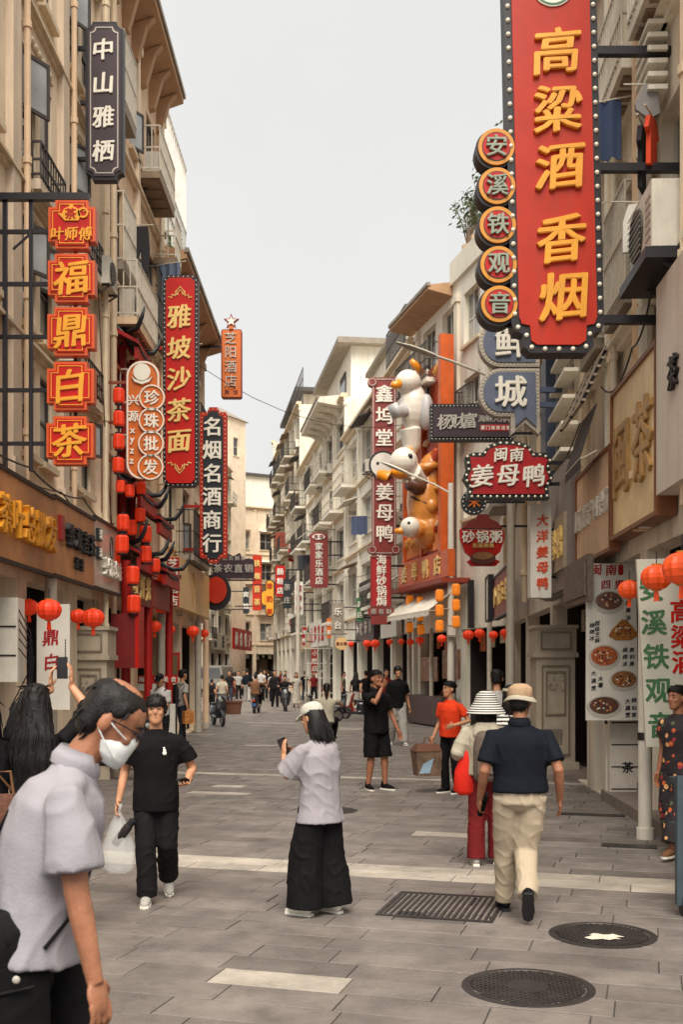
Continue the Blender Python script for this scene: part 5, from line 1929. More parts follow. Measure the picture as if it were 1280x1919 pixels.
# ================================================================ poles and street lamps
POLE = pm('pole_grey_paint', 'b4ab9c', .45, .12, 4, .04, streak=.25)
POLE2 = pm('pole_white_paint', 'd2cbbd', .45, .1, 4, .04, streak=.2)
def lamp(label, X, Y, r, h, arm, mat):
    t = thing('street_lamp', label, 'street lamp', (X, Y, 0))
    m = MB()
    m.tube([(0, 0, 0), (0, 0, 2.2), (0, 0, h)], [r * 1.15, r, r * .8], 14)
    m.build('pole', mat, t, 40)
    m = MB()
    m.lathe([(r * 2.0, 0), (r * 2.0, .05), (r * 1.4, .12)], 14)
    m.build('base_flange', mat, t, 40)
    if arm:
        q = [Vector(W(px, py, Y)) - Vector((X, Y, 0)) for px, py in arm]
        m = MB()
        m.tube(q, .028, 8)
        m.build('arm', mat, t, 40)
        e, d = q[-1], (q[-1] - q[-2]).normalized()
        m = MB()
        m.tube([e - d * .1, e + d * .1, e + d * .45, e + d * .75], [(.05, .04), (.11, .05), (.13, .05), (.05, .02)], 10)
        m.build('lamp_head', mat, t, 40)
    return t
lamp('grey street lamp pole rising behind the red duck sign with arm to the left', 3.44, 21.9, .085, 7.6, [(957, 725), (905, 700), (850, 678), (808, 664)], POLE)
lamp('white street lamp pole in front of the duck restaurant', 3.24, 31.9, .10, 7.3, [(845, 925), (815, 908), (780, 893), (758, 884)], POLE2)
lamp('slim grey pole far down the street by the scaffold', -2.3, 57., .11, 7., [(558, 1010), (590, 985), (615, 990)], POLE)
t = thing('pole_notice', 'small metal notice box strapped to the white lamp pole', 'notice box', (3.24, 31.75, 2.75))
m = MB(); m.box(-.14, .14, -.08, .0, 0, .34); m.build('box', CONC, t)
m = MB(); m.box(-.11, .11, -.085, -.081, .05, .29); m.build('plate', GREYP, t)

# ================================================================ stone-clad utility pillars
def pillar(label, px, py, Y0, w, d, h):
    c = W(px, py, Y0)
    t = thing('utility_pillar', label, 'pillar', (c.x, Y0, 0))
    ST = pm('beige_stone', 'ada08c', .7, .15, 3, .1, 40, streak=.35)
    m = MB(); m.box(-w / 2 - .06, w / 2 + .06, -.06, d + .06, 0, .22); m.build('plinth', ST, t)
    m = MB(); m.box(-w / 2, w / 2, 0, d, .22, h - .55); m.build('shaft', ST, t)
    m = MB()
    m.box(-w / 2 - .05, w / 2 + .05, -.05, d + .05, h - .55, h - .47)
    m.box(-w / 2 - .02, w / 2 + .02, -.02, d + .02, h - .47, h - .06)
    m.box(-w / 2 - .05, w / 2 + .05, -.05, d + .05, h - .06, h)
    m.build('cap', ST, t)
    for nm, a, z0, z1 in (('cap_moulding', w / 2 - .07, h - .42, h - .11), ('panel_moulding', w / 2 - .09, .34, h - .68), ('inner_moulding', w / 2 - .16, 1.02, h - .78)):
        m = MB()
        y = -.021 if nm[0] == 'c' else -.001
        for q in ((-a, a, z0, z0 + .025), (-a, a, z1 - .025, z1), (-a, -a + .025, z0 + .025, z1 - .025), (a - .025, a, z0 + .025, z1 - .025)):
            m.box(q[0], q[1], y - .022, y, q[2], q[3])
        m.build(nm, pm('stone_dark_line', '7d705e', .7), t)
    m = MB()
    for i in range(9):
        for k in range(9):
            m.box(-.12 + i * .027, -.105 + i * .027, -.006, -.001, .52 + k * .03, .538 + k * .03)
    m.build('vent_holes', DARKW, t, kind='stuff')
    m = MB()
    rr = random.Random(4)
    for k in range(26):
        x, z = rr.uniform(-.13, .14), rr.uniform(h - 1.15, h - .82)
        m.box(x, x + rr.uniform(.01, .05), -.005, -.001, z, z + rr.uniform(.006, .02))
    m.build('torn_notice', pm('notice_grey', '6a6258', .8), t, kind='stuff')
    return t
pillar('beige stone-clad utility pillar standing in the street on the right', 1042, 1300, 18.3, .66, .6, 2.55)
pillar('beige stone-clad utility pillar under the lanterns on the left', 165, 1300, 17.6, .60, .6, 2.5)

# ================================================================ right hand posters, posts, step
def ground_post(name, label, px, py, r, h, mat):
    c = gnd(px, py)
    t = thing(name, label, 'post', (c.x, c.y, 0))
    m = MB(); m.tube([(0, 0, 0), (0, 0, h)], r, 12); m.build('shaft', mat, t, 40)
    m = MB(); m.tube([(0, 0, 0), (0, 0, .12)], r * 1.25, 12); m.build('collar', mat, t, 40)
    m = MB(); m.tube([(0, 0, 1.05), (0, 0, 1.13)], r * 1.12, 12); m.build('joint', DARKW, t, 40)
ground_post('pipe_post', 'white drain pipe post under the food menu poster', 1143, 1500, .062, 2.4, POLE2)
ground_post('pipe_post', 'dark pipe post beside the white one under the menu poster', 1163, 1494, .055, 3.4, pm('dark_pipe', '4a4340', .5))
ground_post('pipe_post', 'thick pale pipe post in front of the green lettered banner', 1210, 1572, .075, 2.4, POLE2)
s = Sign('menu_poster', 'white food menu poster with five dish pictures on the right', 1148, 1204, 14.3, 'poster')
s.plate('panel', [(1100, 1056), (1192, 1056), (1198, 1350), (1099, 1350)], BANN, 0, .04)
s.ht('闽南', 1118, 1146, 1068, 22, CRIM, 'brush', -.001, .004)
s.ht('四果汤', 1136, 1186, 1096, 19, CRIM, 'brush', -.001, .004)
s.plate('seal', rrect(1159, 1058, 1169, 1078, 4), CRIM, -.004, -.001)
FOODM = [pm('dish_%d' % i, c, .5, .75, sc_, 0) for i, (c, sc_) in enumerate((('6a4a3c', 46), ('a0672c', 40), ('a8562c', 46), ('8a5a34', 46), ('5a3a2a', 46)))]
BOWL = pm('bowl_rim', 'b9b3a6', .4, .1, 5, 0)
for i, (cx, cy, rx, ry) in enumerate(((1142, 1127, 30, 22), (1169, 1182, 28, 20), (1133, 1230, 30, 24), (1170, 1274, 28, 20), (1133, 1323, 33, 21))):
    if i != 1:
        s.plate('bowl', circ(cx, cy + 2, rx, 28, ry), BOWL, -.004, -.001)
        q = circ(cx, cy - 1, rx * .83, 28, ry * .76)
    else:
        q = [(cx - 28, cy + 10), (cx - 22, cy - 2), (cx - 10, cy - 14), (cx - 2, cy - 22), (cx + 8, cy - 18), (cx + 20, cy - 4), (cx + 28, cy + 8), (cx + 14, cy + 18), (cx - 14, cy + 18)]
    s.plate('dish', q, FOODM[i], -.008, -.0045)
    rr = random.Random(i + 5)
    m = MB()
    for k in range(26):
        a, b = rr.uniform(0, 6.28), rr.random() ** .5 * .72
        x, z = s.p((cx + rx * .8 * b * math.cos(a), cy - 1 + ry * .72 * b * math.sin(a)))
        m.cur = k % 4
        m.ball((x, -.008, z), (.016, .004, .012), 6, 4)
    m.build('topping', [pm('topping_%d' % j, c, .5) for j, c in enumerate(('2c2430', 'c98a4a', '7a2a1c', 'd8cdb4'))], s.o, kind='stuff')
for tx, cx, y0, y1 in (('四果汤', 1178, 1130, 1158), ('超级芝麻', 1120, 1168, 1200), ('绵绵冰', 1110, 1172, 1196), ('绵绵冰', 1172, 1218, 1244), ('奥利奥', 1185, 1218, 1244), ('木薯', 1126, 1272, 1284), ('大满贯', 1113, 1262, 1290), ('大满贯', 1177, 1314, 1340), ('烧仙草', 1189, 1312, 1340)):
    s.vt(tx, cx, y0, y1, 10, NAVY, 'brush', -.001, .003)
s = Sign('hanging_banner', 'leaning white banner with large green tea characters and red liquor characters on the right', 1236, 1222, 10.9, 'banner')
s.plate('panel', [(1194, 1048), (1290, 1046), (1296, 1398), (1212, 1400)], pm('banner_pale', 'c4bfae', .6, .1, 2, .03), 0, .05)
for i, c in enumerate('安溪铁观音'):
    s.ch(c, 1222 + i * 4.2, 1102 + i * 64, 50, GRN, 'bold', -.001, .006)
for i, c in enumerate('高粱酒'):
    s.ch(c, 1278 + i * 2, 1145 + i * 48, 46, RED, 'bold', -.001, .006)
t = thing('stone_step', 'raised grey stone step along the right shop fronts', 'step', (3.42, 11.6, 0), R(-2.6))
m = MB(); m.box(.02, 1.6, -4, 3.3, -.01, .14); m.build('lower_step', pm('step_stone', '7c7068', .75, .2, 3, .1), t)
m = MB(); m.box(.45, 1.6, -4, 3.25, .14, .27); m.build('upper_step', pm('step_stone', '7c7068', .75), t)
t = thing('kerb_slab', 'low grey stone slab under the beige pillar on the right', 'kerb', (3.35, 17.6, 0))
m = MB(); m.box(-.35, .9, -.2, 1.6, -.01, .1); m.build('slab', pm('step_stone', '7c7068', .75), t)
# cream sign box low on the right wall
t = thing('meter_cabinet', 'pale cream metal cabinet with small black emblem behind the pipe posts', 'cabinet', (3.66, 14.6, .05), 0)
m = MB(); m.box(-.02, .42, 0, .4, 0, 1.25); m.build('casing', ACW, t)
for k in range(4):
    m = MB(); m.box(.0, .40, -.008, -.001, .12 + k * .30, .135 + k * .30); m.build('seam', DARKW, t)
put('character', glyph_m('茶', 'bold', NAVY), t, (.22, -.001, .42), None, None, (.16, .006, .16))
# blue steel barrier at the right edge
c = gnd(1268, 1716)
BLU = pm('blue_grey_steel', '34424a', .45, .2, 6, .05, streak=.2, stain=(.12, .06, .03))
t = thing('handcart', 'dull blue grey steel handcart frame with rubber wheel at the right edge', 'cart', (c.x, c.y, 0))
for x in (0.03, .62):
    m = MB(); m.box(x - .03, x + .03, -.03, .03, .08, 1.02); m.build('upright', BLU, t)
for z in (.14, .55, .99):
    m = MB(); m.box(.061, .589, -.025, .025, z - .03, z + .03); m.build('rail', BLU, t)
m = MB(); m.box(.07, .58, -.005, .005, .175, .515); m.build('panel', pm('dull_blue_sheet', '5a6a72', .5), t)
for x in (.07, .6):
    m = MB(); m.tube([(x - .03, 0, .075), (x + .03, 0, .075)], .075, 14); m.build('wheel', BLACKM, t, 40)
for z in (.6, .95):
    m = MB(); m.box(.1, .59, .03, .5, z - .02, z + .02); m.build('tray', BLU, t)

# ================================================================ left edge: cabinet, pipe, wires
t = thing('electrical_box', 'tall pale electrical box with hanging cables at the left edge', 'cabinet', W(14, 1195, 13.4) - Vector((0, 0, .55)))
m = MB(); m.box(-.28, .12, 0, .3, 0, 1.05); m.build('casing', ACW, t)
for z in (.32, .68):
    m = MB(); m.box(-.26, .10, -.01, -.001, z, z + .02); m.build('seam', DARKW, t)
rr = random.Random(5)
for k in range(5):
    m = MB()
    a = rr.uniform(.1, .28)
    m.tube([(.12, .05, .9 - k * .12), (.16 + a * .6, .0, .6 - k * .1), (.14 + a * .5, .0, .1 - k * .12), (.0, .05, -.35)], .008, 5)
    m.build('cable', BLACKM, t)
t = thing('pipe_post', 'cream painted pipe column under the bronze boards on the left', 'post', (-4.1, 15.2, 0))
m = MB(); m.tube([(0, 0, 0), (0, 0, 3.1)], .085, 12); m.build('shaft', POLE, t, 40)
m = MB(); m.tube([(0, 0, 0), (0, 0, .2)], .11, 12); m.build('collar', POLE, t, 40)
for i, (yy, lab) in enumerate(((24.6, 'slim cream pipe between the lantern front and the corner'), (30.9, 'bundle pipe beside the left corner doorway'), (32.7, 'outermost wooden corner post on the left'))):
    t = thing('pipe_post', lab, 'post', (-4.12, yy, 0))
    m = MB(); m.tube([(0, 0, 0), (0, 0, 3.3)], .09, 10); m.build('shaft', POLE if i < 2 else TAN, t, 40)
    m = MB(); m.tube([(0, 0, 0), (0, 0, .2)], .115, 10); m.build('collar', POLE, t, 40)
# menu boards by the left shops
s = Sign('menu_board', 'red framed menu board on a post behind the man with a backpack', 318, 1248, 26.5, 'menu board')
s.plate('panel', [(300, 1228), (336, 1222), (336, 1268), (302, 1270)], REDP, 0, .06)
s.plate('menu', [(304, 1232), (332, 1227), (332, 1265), (306, 1266)], pm('menu_olive', '6a5a3a', .6, .4, 30), -.004, -.001)
s.post(318, 1268, 1380, 4)
s = Sign('menu_board', 'white street food stand with red header and dish pictures on the left', 285, 1330, 24.0, 'food stand')
s.plate('header', rect(242, 1266, 332, 1280), RED, -.02, .05)
s.ht('闽南小吃美食', 250, 325, 1273, 11, WHT, 'bold', -.021, .02)
s.plate('panel', rect(242, 1281, 292, 1318), BANN, 0, .05)
s.plate('red_tag', rrect(244, 1284, 251, 1305, 2), CRIM, -.01, -.001)
s.plate('picture', circ(264, 1303, 15, 20, 9), FOODM[1], -.006, -.001)
s.plate('lower_picture', rect(250, 1320, 268, 1350), FOODM[2], -.006, .04)
s.plate('side_banner', rect(270, 1319, 282, 1400), RED2, -.006, .04)
s.vt('烤鱿鱼面', 276, 1328, 1390, 12, WHT, 'bold', -.007, .01)
s.plate('lower_panel', rect(283, 1319, 330, 1400), BANN, 0, .05)
for x in (244, 330):
    s.post(x, 1281, 1405, 3)
# ================================================================ laundry
def garment(label, p, pieces, rz=0.):
    t = thing('laundry', label, 'laundry', p, rz, 'laundry hung from windows')
    for nm, poly, mat in pieces:
        n = len(poly)
        m = MB()
        m.prism(poly, -.025, .025)
        o = m.build(nm, mat, t)
    m = MB(); m.tube([(-.25, 0, .04), (.25, 0, .04)], .01, 5); m.build('hanger', RAILW, t)
BLKC = pm('black_cloth', '1d1a1e', .85, .2, 6, .15, 30)
garment('black trousers drying above the caged left balcony', W(264, 425, 21.2), [('trousers', [(-.16, 0), (.14, 0), (.17, -.45), (.14, -.92), (.02, -.9), (-.01, -.45), (-.06, -.72), (-.16, -.7)], BLKC)])
ORC = pm('orange_cloth', 'd8441a', .8, .1, 6, .1)
TEE = [(-.07, 0), (.07, 0), (.13, -.02), (.20, -.17), (.14, -.20), (.115, -.15), (.125, -.52), (-.125, -.53), (-.115, -.15), (-.14, -.20), (-.20, -.17), (-.13, -.02)]
garment('orange tee shirt drying right of the giant red sign', W(1222, 222, 11.6), [('shirt', TEE, ORC)], R(58))
garment('black tee shirt drying beside the orange tee shirt', W(1204, 240, 11.75), [('shirt', [(x, z * 1.3) for x, z in TEE], BLKC)], R(64))
garment('grey cloth drying above the orange tee shirt', W(1213, 165, 11.6), [('cloth', [(-.02, .05), (.10, -.02), (.14, -.28), (.02, -.34), (-.12, -.24), (-.13, -.18)], pm('grey_cloth', '8e8a88', .85, .15, 6))])
garment('white cloth drying left of the large air conditioner', W(1188, 385, 11.7), [('cloth', [(-.06, 0), (.12, .02), (.14, -.5), (-.12, -.52), (-.12, -.2)], BANN)])
# ================================================================ scaffold, van
t = thing('scaffold', 'tubular steel scaffold in front of a shop in the middle distance', 'scaffold', W(606, 1310, 58) * Vector((1, 1, 0)) if False else (W(606, 1310, 58).x, 58, 0))
m = MB()
for x in (-.95, -.3, .35, .95):
    for y in (0, .9):
        m.tube([(x, y, 0), (x, y, 3.9)], .03, 6)
m.build('standard', POLE, t)
m = MB()
for z in (.5, 1.3, 2.1, 2.9, 3.7):
    for y in (0, .9):
        m.tube([(-1.05, y, z), (1.05, y, z)], .025, 6)
    for x in (-.95, .95):
        m.tube([(x, 0, z), (x, .9, z)], .025, 6)
m.build('ledger', POLE, t)
m = MB(); m.tube([(-.95, 0, .1), (.95, 0, 3.6)], .022, 6); m.build('brace', POLE, t)
s2 = farsign('white strip sign with red characters inside the scaffold', 583, 1215, 597, 1262, 59.2, CRIM, '小吃店', WHT, 11, 600)
t = thing('parked_van', 'grey delivery van with dark windscreen parked beyond the left corner', 'van', (-8.65, 70.5, 0), R(-4))
m = MB()
m.prism([(-.9, .35), (.9, .35), (.92, 1.2), (.80, 1.95), (.7, 2.05), (-.7, 2.05), (-.80, 1.95), (-.92, 1.2)], 0, 4.2)
m.build('body', pm('van_grey', '7c776e', .4, .1), t, 30)
m = MB(); m.prism([(-.76, 1.22), (.76, 1.22), (.66, 1.88), (-.66, 1.88)], -.03, .01); m.build('windscreen', GLASS, t)
for x in (-.68, .68):
    m = MB(); m.prism(circ(x, .78, .13, 14, .1), -.03, .01); m.build('headlight', WHT, t)
m = MB(); m.box(-.9, .9, -.06, .01, .32, .52); m.build('bumper', DARKW, t)
m = MB(); m.box(-.4, .4, -.035, .01, .62, .88); m.build('radiator_grille', DARKW, t)
for x in (-.8, .8):
    for y in (.7, 3.4):
        m = MB(); m.tube([(x - .1, y, .33), (x + .1, y, .33)], .33, 16); m.build('wheel', BLACKM, t, 40)
# baskets by the corner
c = gnd(437, 1338)
WICK = pm('woven_brown', '5a3524', .8, .35, 30, .4, 60)
t = thing('basket', 'brown square basket on the street beside the girl in the short dress', 'basket', (c.x, c.y, 0))
m = MB(); m.add([(-.27, -.2, 0), (.27, -.2, 0), (.27, .2, 0), (-.27, .2, 0), (-.33, -.25, .5), (.33, -.25, .5), (.33, .25, .5), (-.33, .25, .5)], [(0, 1, 5, 4), (1, 2, 6, 5), (2, 3, 7, 6), (3, 0, 4, 7), (3, 2, 1, 0), (4, 5, 6, 7)]); m.build('body', WICK, t)
m = MB(); m.box(-.35, .35, -.27, -.24, .46, .53); m.box(-.35, .35, .24, .27, .46, .53); m.build('rim', WICK, t)
t = thing('crate', 'red plastic crate behind the brown basket', 'crate', (c.x - .42, c.y + .4, 0))
m = MB(); m.box(-.25, .25, -.2, .2, 0, .42); m.build('body', pm('crate_red', '9c2a1c', .5), t)
for k in range(3):
    m = MB(); m.box(-.26, .26, -.215, -.201, .08 + k * .12, .13 + k * .12); m.build('slat', pm('crate_red', '9c2a1c', .5), t)

# ================================================================ cables sagging along the walls
def cable(label, pts, r=.012, sag=.25):
    m = MB()
    P3 = []
    for a, b in zip(pts[:-1], pts[1:]):
        a, b = Vector(a), Vector(b)
        for i in range(9):
            f = i / 9
            P3.append(a.lerp(b, f) - Vector((0, 0, sag * 4 * f * (1 - f))))
    P3.append(Vector(pts[-1]))
    m.tube(P3, r, 5)
    o = m.build('cable', BLACKM, None, True)
    tag(o, label, 'cable', 'cables along the walls')
cable('black cable sagging above the bronze boards on the left', [(-4.1, 10, 4.5), (-4.1, 14.2, 4.45), (-4.08, 17, 4.5), (-4.08, 19.3, 4.4)], .014, .12)
cable('second black cable above the bronze boards, sagging lower', [(-4.08, 11, 4.38), (-4.06, 15.6, 4.36), (-4.06, 19.2, 4.3)], .010, .16)
cable('thin cable draped down the tan wall left of the pearl sign', [(-4.15, 18.2, 9.), (-4.1, 18.6, 6.2), (-4.1, 19.2, 4.4)], .008, .1)
cable('cable drooping from the air conditioner on the right wall', [(3.3, 11.2, 6.2), (3.35, 12.4, 5.5), (3.5, 14.5, 5.6)], .012, .25)
cable('cable strung along the right building above the ribbed cladding', [(3.5, 15.8, 5.4), (3.75, 19.6, 5.3), (4.1, 24, 5.4)], .012, .2)
cable('long thin cable crossing high between the left and right buildings', [(-4.2, 31, 10.6), (2.9, 36.2, 10.2)], .010, .9)
cable('cable along the pale buildings in the middle distance', [(2.3, 38, 6.4), (.2, 52, 6.3), (-2.6, 73, 6.6)], .016, .5)
# ================================================================ people
SKIN = pm('skin', 'b58262', .5, .2, 14, .06, 150, spec=.35)
SKIN2 = pm('skin_tan', '96644a', .5, .22, 14, .08, 150, spec=.35)
HAIR = pm('black_hair', '120d0c', .55, .35, 60, .2, 160, spec=.3)
HAIR2 = pm('brown_black_hair', '241812', .55, .35, 60, .2, 160, spec=.3)
EYEW = pm('eye_white', 'd9d2c8', .3, .02)
LIP = pm('lips', '8a4a3c', .5, .1)
def cloth(name, col, rough=.85, bump=.12, bs=90., var=.08):
    return pm('cloth_' + name, col, rough, var, 5, bump, bs, spec=.15)
C_BLK, C_WHT, C_GRY = cloth('black', '100e10'), cloth('white', 'aca7a2'), cloth('grey_lilac', 'c3bcbc')
C_NAVY, C_CREAM, C_ORG = cloth('navy', '10131b'), cloth('cream', 'a3947f'), cloth('orange_red', 'd23c1c')
C_DARK, C_RED, C_BEIGE, C_LGREY = cloth('charcoal', '191718'), cloth('wine', '641a1c'), cloth('oat', 'a39a88'), cloth('stone_grey', '9a958e')
C_BROWN, C_JEAN, C_MASK = cloth('brown', '6a4a34'), cloth('jean', '2a3038'), pm('mask_white', 'd6d8d6', .7, .04, 8, .1)
def flower_mat(name, base, cols, sc_=16.):
    if name in MATS:
        return MATS[name]
    m = pm(name, base, .8, .1, 5, .3, 12)
    n, l = m.node_tree.nodes, m.node_tree.links
    geo = n.new('ShaderNodeNewGeometry')
    v = n.new('ShaderNodeTexVoronoi')
    v.inputs['Scale'].default_value = sc_
    l.new(geo.outputs['Position'], v.inputs['Vector'])
    lt = n.new('ShaderNodeMath')
    lt.operation = 'LESS_THAN'
    lt.inputs[1].default_value = .42
    l.new(v.outputs['Distance'], lt.inputs[0])
    cr = n.new('ShaderNodeValToRGB')
    cr.color_ramp.interpolation = 'CONSTANT'
    e = cr.color_ramp.elements
    e[0].position, e[0].color = 0, (*hexc(base), 1)
    for i, c in enumerate(cols):
        q = e.new(.3 + .7 * i / len(cols))
        q.color = (*hexc(c), 1)
    e[-1].color = (*hexc(cols[-1]), 1)
    sp = n.new('ShaderNodeSeparateColor')
    l.new(v.outputs['Color'], sp.inputs[0])
    l.new(sp.outputs[0], cr.inputs[0])
    mx_ = n.new('ShaderNodeMix')
    mx_.data_type = 'RGBA'
    mx_.inputs[6].default_value = (*hexc(base), 1)
    l.new(lt.outputs[0], mx_.inputs[0])
    l.new(cr.outputs[0], mx_.inputs[7])
    l.new(mx_.outputs[2], n['Principled BSDF'].inputs['Base Color'])
    return m
def stripe_mat(name, a, b, freq):
    m = pm(name, a, .8, .05, 5, .1, 20)
    n, l = m.node_tree.nodes, m.node_tree.links
    geo = n.new('ShaderNodeNewGeometry')
    w = n.new('ShaderNodeTexWave')
    w.bands_direction = 'Z'
    w.inputs['Scale'].default_value = freq
    l.new(geo.outputs['Position'], w.inputs['Vector'])
    cr = n.new('ShaderNodeValToRGB')
    cr.color_ramp.interpolation = 'CONSTANT'
    cr.color_ramp.elements[0].color = (*hexc(a), 1)
    cr.color_ramp.elements[1].position = .5
    cr.color_ramp.elements[1].color = (*hexc(b), 1)
    l.new(w.outputs[0], cr.inputs[0])
    l.new(cr.outputs[0], n['Principled BSDF'].inputs['Base Color'])
    return m

def ik(A, T, a, b, hint):
    A, T = Vector(A), Vector(T)
    d = T - A
    L = max(min(d.length, (a + b) * .999), abs(a - b) * 1.01)
    u = d.normalized()
    x = (a * a - b * b + L * L) / (2 * L)
    h = math.sqrt(max(a * a - x * x, 0))
    hv = Vector(hint)
    hv = hv - u * hv.dot(u)
    hv = hv.normalized() if hv.length > 1e-6 else Vector((0, 1, 0))
    return A + u * x + hv * h, A + u * L

def xtube(m, M, rings, seg=16):
    """rings (z, rx, ry, yoff[, xoff]) lofted, then moved by matrix M"""
    vs = []
    for q in rings:
        z, rx, ry, yo = q[:4]
        xo = q[4] if len(q) > 4 else 0
        for k in range(seg):
            a = 2 * math.pi * k / seg
            vs.append(M @ Vector((xo + rx * math.cos(a), yo + ry * math.sin(a), z)))
    n = len(rings)
    fs = [(i * seg + k, i * seg + (k + 1) % seg, (i + 1) * seg + (k + 1) % seg, (i + 1) * seg + k) for i in range(n - 1) for k in range(seg)]
    fs += [tuple(range(seg - 1, -1, -1)), tuple((n - 1) * seg + k for k in range(seg))]
    m.add(vs, fs)

HEAD = [(-.117, .016, .016, -.060), (-.108, .036, .036, -.052), (-.085, .051, .058, -.036), (-.055, .060, .074, -.020), (-.02, .067, .086, -.009), (.015, .072, .093, -.002), (.05, .075, .097, .003), (.08, .069, .088, .005), (.102, .050, .064, .006), (.114, .022, .03, .006)]

def folds(me, amp, seed, sx=9., sz=3.5):
    """cloth drape: soft swell plus narrow ridged creases that run down and slantwise"""
    off = Vector((seed * 3.7, seed * 1.3, 0))
    for v, nn in zip(me.vertices, [v.normal.copy() for v in me.vertices]):
        p = v.co
        z = p.z + .35 * p.x
        a = noise.noise(Vector((p.x * sx, p.y * sx, z * sz)) + off)
        q = noise.noise(Vector((p.x * sx * .9 + 3, p.y * sx * .9, (p.z - .5 * p.x + .3 * p.y) * sz * 1.3)) + off)
        g_ = .5 + .5 * noise.noise(Vector((p.x * 4, p.y * 4, p.z * 3)) - off)
        v.co = p + nn * (amp * (.5 * a + .8 * g_ * (1 - min(1, abs(q) * 3.)) ** 2 - .2))

